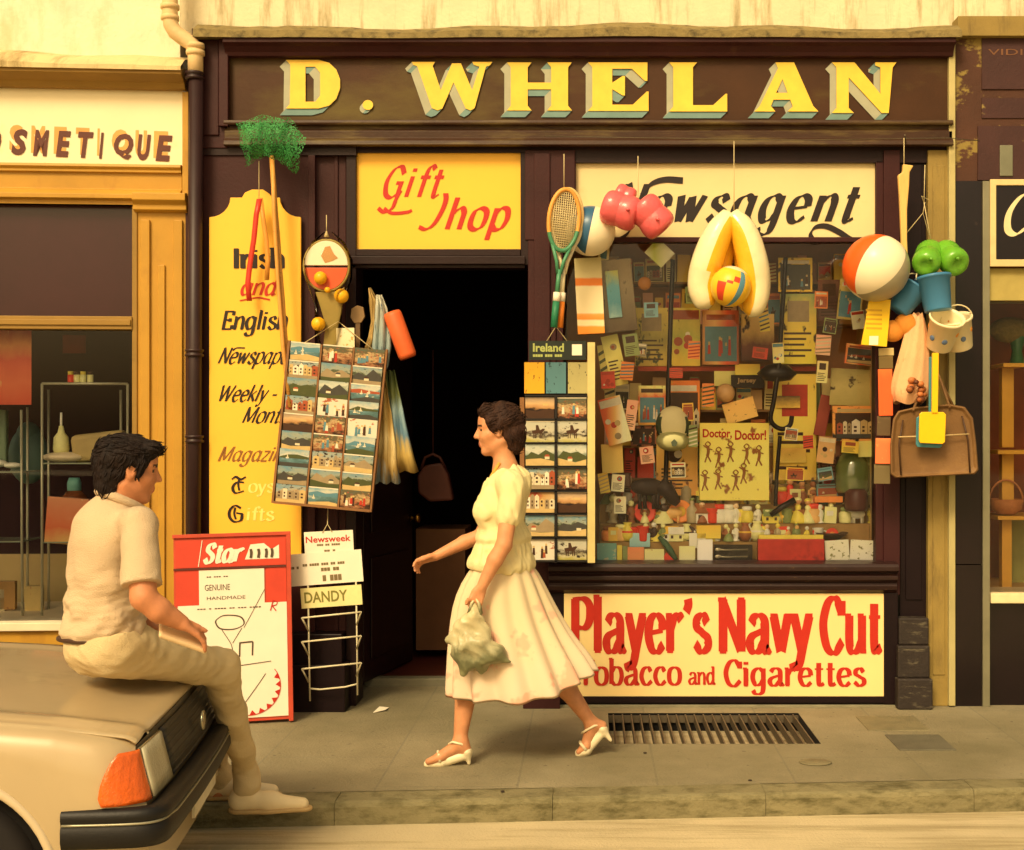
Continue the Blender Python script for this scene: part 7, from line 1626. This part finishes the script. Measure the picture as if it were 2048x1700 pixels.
# legs
S.cap(pt(1000,1140,6.09), pt(944,1318,6.11), .075, .05, .03); S.cap(pt(944,1318,6.11), pt(932,1385,6.105), .048, .05, .03); S.cap(pt(932,1385,6.105), pt(920,1478,6.085), .052, .031, .02)
S.cap(pt(922,1482,6.08), pt(931,1500,6.08), .032, .028, .02); S.cap(pt(922,1488,6.08), pt(880,1514,6.08), .032, .026, .02); S.cap(pt(882,1514,6.06), pt(857,1523,6.055), .024, .016, .015); S.cap(pt(882,1514,6.10), pt(860,1524,6.105), .022, .014, .015)
S.cap(pt(1016,1140,6.25), pt(1092,1310,6.27), .085, .055, .03); S.cap(pt(1092,1310,6.27), pt(1130,1372,6.27), .052, .054, .03); S.cap(pt(1130,1372,6.27), pt(1180,1442,6.27), .050, .030, .02)
S.cap(pt(1183,1446,6.27), pt(1203,1452,6.27), .031, .027, .02); S.cap(pt(1184,1452,6.27), pt(1172,1490,6.27), .031, .026, .02); S.cap(pt(1172,1492,6.255), pt(1157,1504,6.25), .024, .013, .015); S.cap(pt(1172,1492,6.285), pt(1160,1504,6.29), .022, .012, .015)
S.build('body', [skin_w, lip, brow, eye], WO, head_pick(hc, HR, .97))
# hair: short, wavy, brushed back over the ears
S = Field(hc-arr((.17,.15,.17)), hc+arr((.19,.15,.17)), .0045); T_ = lambda x, y, z: hc + HR @ (arr((x,y,z))*.97)
S.ell(T_(-.028,0,.050), (.104,.089,.088), HR, .0); S.ell(T_(-.075,0,-.015), (.060,.074,.082), HR, .03); S.ell(T_(-.088,0,-.062), (.034,.056,.05), HR, .03)
S.cap(T_(.045,-.045,.098), T_(.062,.035,.096), .026, .026, .03)
for q in (-1, 1): S.cap(T_(.035,.070*q,.05), T_(-.0,.076*q,.012), .02, .018, .02)
S.ell(T_(.108,0,-.025), (.078,.105,.100), HR, .012, True)
for q in (-1, 1): S.ell(T_(.006,.085*q,-.032), (.028,.03,.034), HR, .008, True)
S.wob(folds(3, .003, 55, 9, (.7,.7,1.2))); S.wob(folds(4, .0022, 150, 9, (1.2,1.2,.4)))
ho = S.build('hair', hair_w, WO); hair_locks(ho, hair_w, WO, lambda p: HR @ (arr((-1.0,0,.55)) if p.z > hc[2]+.02 else arr((-.55,0,-1))), 520, .05, .0032, 4)
# blouse
S = Field((X(925,wd), 5.86, Z(1160,wd)), (X(1085,wd)+.01, 6.52, Z(900,wd)), .0055)
S.ell(pt(1008,1000), (.112,.158,.145), None, .0); S.ell(pt(1006,1085), (.135,.165,.13), None, .06); S.ell(pt(1003,1128), (.162,.19,.085), None, .05)
for q in (-.07, .07): S.ell(pt(982,1022)+arr((0,q,0)), (.075,.07,.075), None, .05)
S.cap(pt(1020,966,6.03), pt(1020,966,6.33), .060, .060, .05)
S.cap(pt(1012,930), pt(1026,962), .045, .09, .04)
S.cap(pt(1026,972,6.015), pt(1016,1034,5.985), .056, .057, .03); S.cap(pt(1008,975,6.345), pt(985,1025,6.38), .056, .057, .03)
fo = folds(8, .0038, 42, 9, (1.5,1.5,.5)); S.wob(lambda x, y, z: fo(x,y,z) + .009*np.exp(-((z-Z(1084,wd))/.014)**2) + .0025*np.exp(-((z-Z(1095,wd))/.03)**2)*np.sin(np.arctan2(y-wd, x-X(1005,wd))*22))
S.cap(pt(985,905), pt(988,948), .04, .03, .01, True)
S.cut(pt(1010,1142), (-.10, 0, -1)); S.cut(pt(1012,1047,5.93), (-.5, -.35, -1.6))  if 0 else None
# sleeve ends: cut only around the arms
for (p_, n_, r_) in ((pt(1010,1046,5.97), (-.35,-.2,-1), .1), (pt(978,1040,6.40), (-.5,.25,-1), .1)):
    n_ = arr(n_)/np.linalg.norm(n_); c_ = p_ + n_*.09
    S.cap(c_, c_ + n_*.02, .088, .088, .0, True)  if 0 else None
S.build('blouse', fabric('cream_blouse', (238,222,166)), WO)
mb = MB(); mb.tube([Vector(pt(1001,925)+arr((0,-.058,0))), Vector(pt(985,950)+arr((0,-.05,0))), Vector(pt(970,985)+arr((0,-.02,0))), Vector(pt(959,1020))], .008, 6); mb.build('neck_binding', fabric('gold_binding', (216,170,80)), WO)
# skirt: pleated cloth around the stride
lev = [(1100,962,1046,.130),(1124,956,1054,.145),(1146,938,1074,.178),(1190,914,1094,.195),(1240,905,1116,.205),(1300,901,1144,.225),(1345,900,1166,.235),(1388,899,1186,.242)]
rows = []
NP = 96
for k, (y, xl, xr, ry) in enumerate(lev):
    row = []; t_ = k/(len(lev)-1)
    for j in range(NP):
        a = 2*PI*j/NP; c_ = math.cos(a)
        yy = y + (0 if k < 4 else (t_**2)*(-18*max(0, c_)**1.5 - 0*c_)) + (2.5*math.sin(a*11) if k == len(lev)-1 else 0)
        yy -= (26*max(0, c_)**2 if k >= 6 else 10*max(0, c_)**2 if k == 5 else 0)
        ple = 1 + (.015 + (.075*t_))*math.sin(a*15 + .7*math.sin(a*2)) * (1 if k else .5) + .02*t_*math.sin(a*5+1)
        cx = (xl+xr)/2; hx = (xr-xl)/2
        cc = c_ if c_ > 0 else -abs(c_)**.8
        x = X(cx + hx*cc*ple, wd); row.append(Vector((x, wd + ry*math.sin(a)*ple, Z(yy, wd))))
    rows.append(row)
sk = pic('pleated_skirt', [(0,(228,204,178)),(.5,(222,202,166)),(1,(210,192,152))], .3, 5, ((228,178,150), .56, 5), .85)
mb = MB(); mb.grid(rows, True, True); mb.build('skirt', sk, WO, solid=.006, sub=1)
shoe = mat('white_shoe_leather', (236,222,184), .4, .05, 12)
def heel_shoe(heel, ball, toe, tip, dd, ank):
    S = Field(np.minimum(np.minimum(arr(heel), arr(toe)), arr(tip))-.06, np.maximum(np.maximum(arr(heel), arr(ball)), arr(ank))+.07, .0042)
    S.cap(heel, ball, .022, .026, .0); S.cap(ball, toe, .026, .020, .012); S.cap(ball+arr((0,.018,0)), toe+arr((0,.012,0)), .02, .014, .01); S.cap(ball-arr((0,.018,0)), toe-arr((0,.012,0)), .02, .014, .01)
    S.cap(heel+arr((0,0,.006)), tip, .02, .009, .01)
    return S
so_ = heel_shoe(pt(934,1509,6.08), pt(884,1524,6.08), pt(856,1528,6.08), pt(938,1526,6.08), 6.08, pt(922,1480,6.08))
so_.ell(pt(934,1502,6.08), (.024,.031,.022), None, .01)
o = so_.build('shoe', shoe, WO)
mb = MB(); mb.tube([Vector(pt(938,1494,6.08) + arr((0,0,0))), Vector(pt(922,1488,6.042)), Vector(pt(905,1484,6.05)), Vector(pt(898,1488,6.08)), Vector(pt(905,1484,6.11)), Vector(pt(922,1488,6.118))], .006, 6, True); mb.build('ankle_strap', shoe, o)
mb = MB(); mb.tube([Vector(pt(880,1524,6.042)), Vector(pt(878,1510,6.048)), Vector(pt(876,1503,6.08)), Vector(pt(878,1510,6.112)), Vector(pt(880,1524,6.118))], .008, 6); mb.build('toe_strap', shoe, o)
so_ = heel_shoe(pt(1206,1462,6.27), pt(1172,1500,6.27), pt(1158,1506,6.27), pt(1221,1480,6.27), 6.27, pt(1183,1440,6.27))
so_.ell(pt(1204,1456,6.27), (.025,.031,.022), None, .01)
o = so_.build('shoe', shoe, WO)
mb = MB(); mb.tube([Vector(pt(1208,1446,6.27)), Vector(pt(1188,1452,6.232)), Vector(pt(1170,1462,6.24)), Vector(pt(1164,1466,6.27)), Vector(pt(1170,1462,6.30)), Vector(pt(1188,1452,6.308))], .006, 6, True); mb.build('ankle_strap', shoe, o)
mb = MB(); mb.tube([Vector(pt(1172,1500,6.232)), Vector(pt(1162,1488,6.238)), Vector(pt(1160,1484,6.27)), Vector(pt(1162,1488,6.302)), Vector(pt(1172,1500,6.308))], .008, 6); mb.build('toe_strap', shoe, o)

# her carrier bag, hanging from the closed fist
S = Field((X(880,5.92), 5.72, Z(1368,5.92)), (X(1045,5.92), 6.08, Z(1195,5.92)), .0055); bd = 5.915; q = lambda x, y, d=bd: arr(P(x, y, d))
S.cap(q(950,1206), q(950,1232), .016, .05, .0); S.ell(q(944,1265), (.092,.05,.085), None, .04); S.ell(q(950,1305), (.115,.055,.075), None, .05); S.cap(q(960,1290), q(1020,1324), .05, .024, .04); S.cap(q(940,1285), q(904,1282), .05, .03, .04); S.cap(q(930,1320), q(925,1344), .035, .02, .03); S.cap(q(958,1320), q(962,1345), .035, .02, .03)
fo = folds(11, .009, 26); fp = folds(12, .006, 44); S.wob(lambda x, y, z: fo(x,y,z) + np.abs(fp(x,y,z)))
bagpic = pic('carrier_print', [(0,(140,138,98)),(.3,(112,114,84)),(.5,(166,160,124)),(.75,(200,188,146)),(1,(180,168,124))], .5, 2.6, ((104,106,78), .6, 2.4), .3)
cb = S.build('carrier_bag', bagpic)
for dy in (-.02, .02):
    mb = MB(); mb.tube([Vector(q(938,1226)+arr((0,dy,0))), Vector(q(944,1206)+arr((0,dy*.6,0))), Vector(q(951,1196)), Vector(q(958,1206)+arr((0,dy*.6,0))), Vector(q(962,1228)+arr((0,dy,0)))], .008, 6); mb.build('handle', bagpic, cb)
tag(cb, 'crumpled green and cream plastic carrier bag held in the walking woman\'s fist', 'carrier bag')

# ---------------------------------------------------------------- the man sitting on the bonnet
md = 4.5
MO = thing('person', 'dark haired man in pale shirt and khaki trousers seated on the car bonnet', 'person', (X(300, 4.9), 4.9, 0))
pm_ = lambda px, py, d=md: arr(P(px, py, d))
yaw = math.radians(33); BR = frame_of((math.cos(yaw), math.sin(yaw), 0)); LF = BR[:, 1]
MS = .92; hc = pm_(262, 940, 4.50); HR = frame_of((math.cos(math.radians(22)), math.sin(math.radians(22)), -.10))
S = Field((X(100,4.35), 4.02, Z(1620,5.5)-.02), (X(620,5.5), 5.72, Z(860,4.5)+.02), .0058)
add_head(S, hc, HR, pm_(233, 1014), MS, 1.0, .058)
S.cap(pm_(234,1005), pm_(228,1045), .062, .085, .04); S.ell(pm_(212,1100), (.095,.14,.15), BR, .05); S.ell(pm_(212,1195), (.095,.125,.13), BR, .05); S.ell(pm_(214,1285,4.53), (.13,.16,.09), BR, .05)
Rs, Ls = pm_(278,1050,4.345), pm_(168,1048,4.655)
S.cap(Rs, pm_(287,1195,4.26), .048, .043, .03); S.cap(pm_(287,1195,4.26), pm_(318,1220,4.28), .042, .041, .01); S.cap(pm_(318,1220,4.28), pm_(362,1245,4.32), .041, .027, .01)
add_hand(S, pm_(363,1245,4.32), pm_(392,1262,4.35), (-.2,.85,.15), [(.25,.35,.3),(.3,.4,.3),(.3,.45,.3),(.2,.35,.3)], 1.0, (.8,.3,-.4), .10, -1)
S.cap(Ls, pm_(230,1185,4.78), .055, .045, .03); S.cap(pm_(230,1185,4.78), pm_(306,1250,4.72), .043, .030, .02)
add_hand(S, pm_(306,1250,4.72), pm_(334,1268,4.70), (-.2,-.8,.2), [(.3,.4,.3)]*4, 1.0, (.8,-.3,-.4), .08)
legs = [((225,1292,4.43), (440,1338,4.92), (492,1540,5.32)), ((205,1285,4.66), (402,1335,5.16), (436,1556,5.52))]
for hp, kn, an in legs:
    S.cap(pm_(*hp), pm_(*kn), .075, .05, .03); S.cap(pm_(*kn), pm_(*an), .05, .034, .02)
    a_ = pm_(*an); S.cap(a_, a_+arr((.0,0,-.06)), .034, .032, .02); b_ = arr((a_[0], a_[1], .045)); S.cap(a_+arr((0,0,-.06)), b_, .032, .03, .02); S.cap(b_, b_+arr((.14,.014,-.008)), .03, .02, .02)
S.build('body', [skin_m, lip, brow, eye], MO, head_pick(hc, HR, MS))
S = Field(hc-arr((.19,.17,.19)), hc+arr((.2,.17,.19)), .0048); T_ = lambda x, y, z: hc + HR @ arr((x*MS,y*MS,z*MS))
S.ell(T_(-.028,0,.046), (.104,.085,.084), HR, .0); S.ell(T_(-.075,0,-.015), (.053,.074,.084), HR, .03); S.ell(T_(-.070,0,-.065), (.034,.058,.04), HR, .03)
S.cap(T_(.065,-.05,.088), T_(.08,.04,.082), .026, .026, .03)
for q in (-1, 1): S.cap(T_(.035,.068*q,.03), T_(.022,.072*q,-.012), .016, .012, .02)
S.ell(T_(.112,0,-.030), (.069,.098,.091), HR, .012, True)
for q in (-1, 1): S.ell(T_(-.002,.088*q,-.022), (.024,.032,.039), HR, .008, True)
S.wob(folds(5, .003, 45)); S.wob(folds(6, .002, 150, 9, (1.2,1.2,.4)))
ho = S.build('hair', hair_m, MO); hair_locks(ho, hair_m, MO, lambda p: HR @ (arr((.9,-.5,.1)) if p.z > hc[2]+.05 else arr((-.3,0,-1))), 560, .05, .0032, 9)
# shirt
S = Field((X(112,4.4), 4.02, Z(1305,4.4)), (X(400,4.4), 4.95, Z(965,4.5)), .006)
S.ell(pm_(206,1100), (.112,.162,.18), BR, .0); S.ell(pm_(208,1195), (.122,.152,.16), BR, .06); S.ell(pm_(206,1255), (.136,.165,.075), BR, .05)
S.cap(Rs + arr((-.01,.02,-.0)), Ls + arr((.01,-.02,0)), .056, .056, .05); S.cap(pm_(233,1000), pm_(224,1045), .062, .10, .05)
S.cap(Rs, pm_(284,1190,4.265), .058, .068, .03); S.cap(Ls, pm_(205,1140,4.74), .064, .068, .03)
fo = folds(31, .008, 34, 6, (.7,.7,1.7)); fp = folds(32, .004, 75, 7, (.6,.6,1.6)); S.wob(lambda x, y, z: (fo(x,y,z)+fp(x,y,z))*np.clip((Z(1120,4.5)-z)*5+.25, .2, 1))
S.cap(pm_(292,962,4.5), pm_(272,1008,4.5), .035, .03, .01, True)
S.cut(pm_(284,1172,4.27)+arr((0,0,-10)), (0,0,-1))  if 0 else None
S.cut(pm_(215,1278), (.0, 0, -1)); S.cutcyl(pm_(284,1170,4.27), pm_(287,1195,4.26)-Rs, .082, .16)
S.build('shirt', fabric('pale_shirt', (206,182,150), .05), MO)
mb = MB(); nck = pm_(236,1004); ring = []
for k in range(20):
    a = 2*PI*k/20; ring.append(Vector(nck + BR @ arr((.070*math.cos(a)+.008, .072*math.sin(a), .006 - .034*math.cos(a)))))
mb.tube(ring, .017, 8, True); mb.build('collar', fabric('pale_shirt', 0), MO)
# trousers
S = Field((X(118,4.4), 4.05, .03), (X(620,5.4), 5.75, Z(1255,4.4)), .0066)
S.ell(pm_(208,1292,4.53), (.148,.175,.10), BR, .0)
for hp, kn, an in legs:
    h_, k_, a_ = pm_(*hp), pm_(*kn), pm_(*an); S.cap(h_, k_, .092, .070, .05); S.cap(k_, a_, .069, .050, .04); S.cap(a_, arr((a_[0]+.004, a_[1], .115)), .050, .056, .02)
S.wob(folds(21, .004, 24, 6)); S.wob(folds(22, .0022, 70, 7))
S.cut(pm_(208,1262), (-.12, 0, 1))
S.build('trousers', fabric('khaki_trousers', (214,192,148), .07), MO)
mb = MB(); rg_ = []
for k in range(28):
    a = 2*PI*k/28; c_ = pm_(208,1280,4.53) + BR @ arr((.146*math.cos(a), .172*math.sin(a), 0)); c_[2] = Z(1276,4.53) - .012*math.cos(a-.9); rg_.append(Vector(c_))
mb.tube(rg_, .009, 8, True); mb.build('belt', mat('brown_belt', (70,48,34), .5), MO)
shoe_m = mat('pale_canvas_shoe', (234,214,172), .6, .06, 10)
for hp, kn, an in legs:
    a_ = pm_(*an); g0 = arr((a_[0]-.025, a_[1], .0)); f_ = arr((.985, .10, 0))
    S = Field(g0-arr((.08,.1,.005)), g0+arr((.34,.13,.16)), .005)
    S.cap(g0+arr((0,0,.042)), g0+f_*.13+arr((0,0,.045)), .038, .040, .0); S.cap(g0+f_*.12+arr((0,0,.036)), g0+f_*.255+arr((0,0,.028)), .040, .026, .02); S.cap(g0+arr((.0,0,.06)), g0+arr((.022,0,.088)), .042, .046, .03)
    S.cut((0,0,.004), (0,0,-1)); o = S.build('shoe', shoe_m, MO)
    sole = Field(g0-arr((.08,.1,.005)), g0+arr((.34,.13,.03)), .005); sole.cap(g0+arr((0,0,.01)), g0+f_*.12+arr((0,0,.01)), .046, .049, 0); sole.cap(g0+f_*.12+arr((0,0,.01)), g0+f_*.262+arr((0,0,.01)), .049, .034, .02); sole.cut((0,0,.018), (0,0,1)); sole.cut((0,0,.001), (0,0,-1)); sole.build('sole', mat('shoe_sole', (190,160,110), .7), o)
# the folded paper under his hand
mb = MB(); mb.box(-.085, .085, -.045, .045, -.008, .008); T_ = Matrix.Translation(Vector(pm_(366,1274,4.36))) @ Matrix.Rotation(math.radians(30), 4, 'Z') @ Matrix.Rotation(math.radians(24), 4, 'Y') @ Matrix.Rotation(math.radians(28), 4, 'X')
mb.tf(T_); tag(mb.build('folded_newspaper', mat('folded_paper', (226,196,150), .7, .08, 20), None, bev=.006), 'small folded paper under the seated man\'s hand on his thigh', 'newspaper')
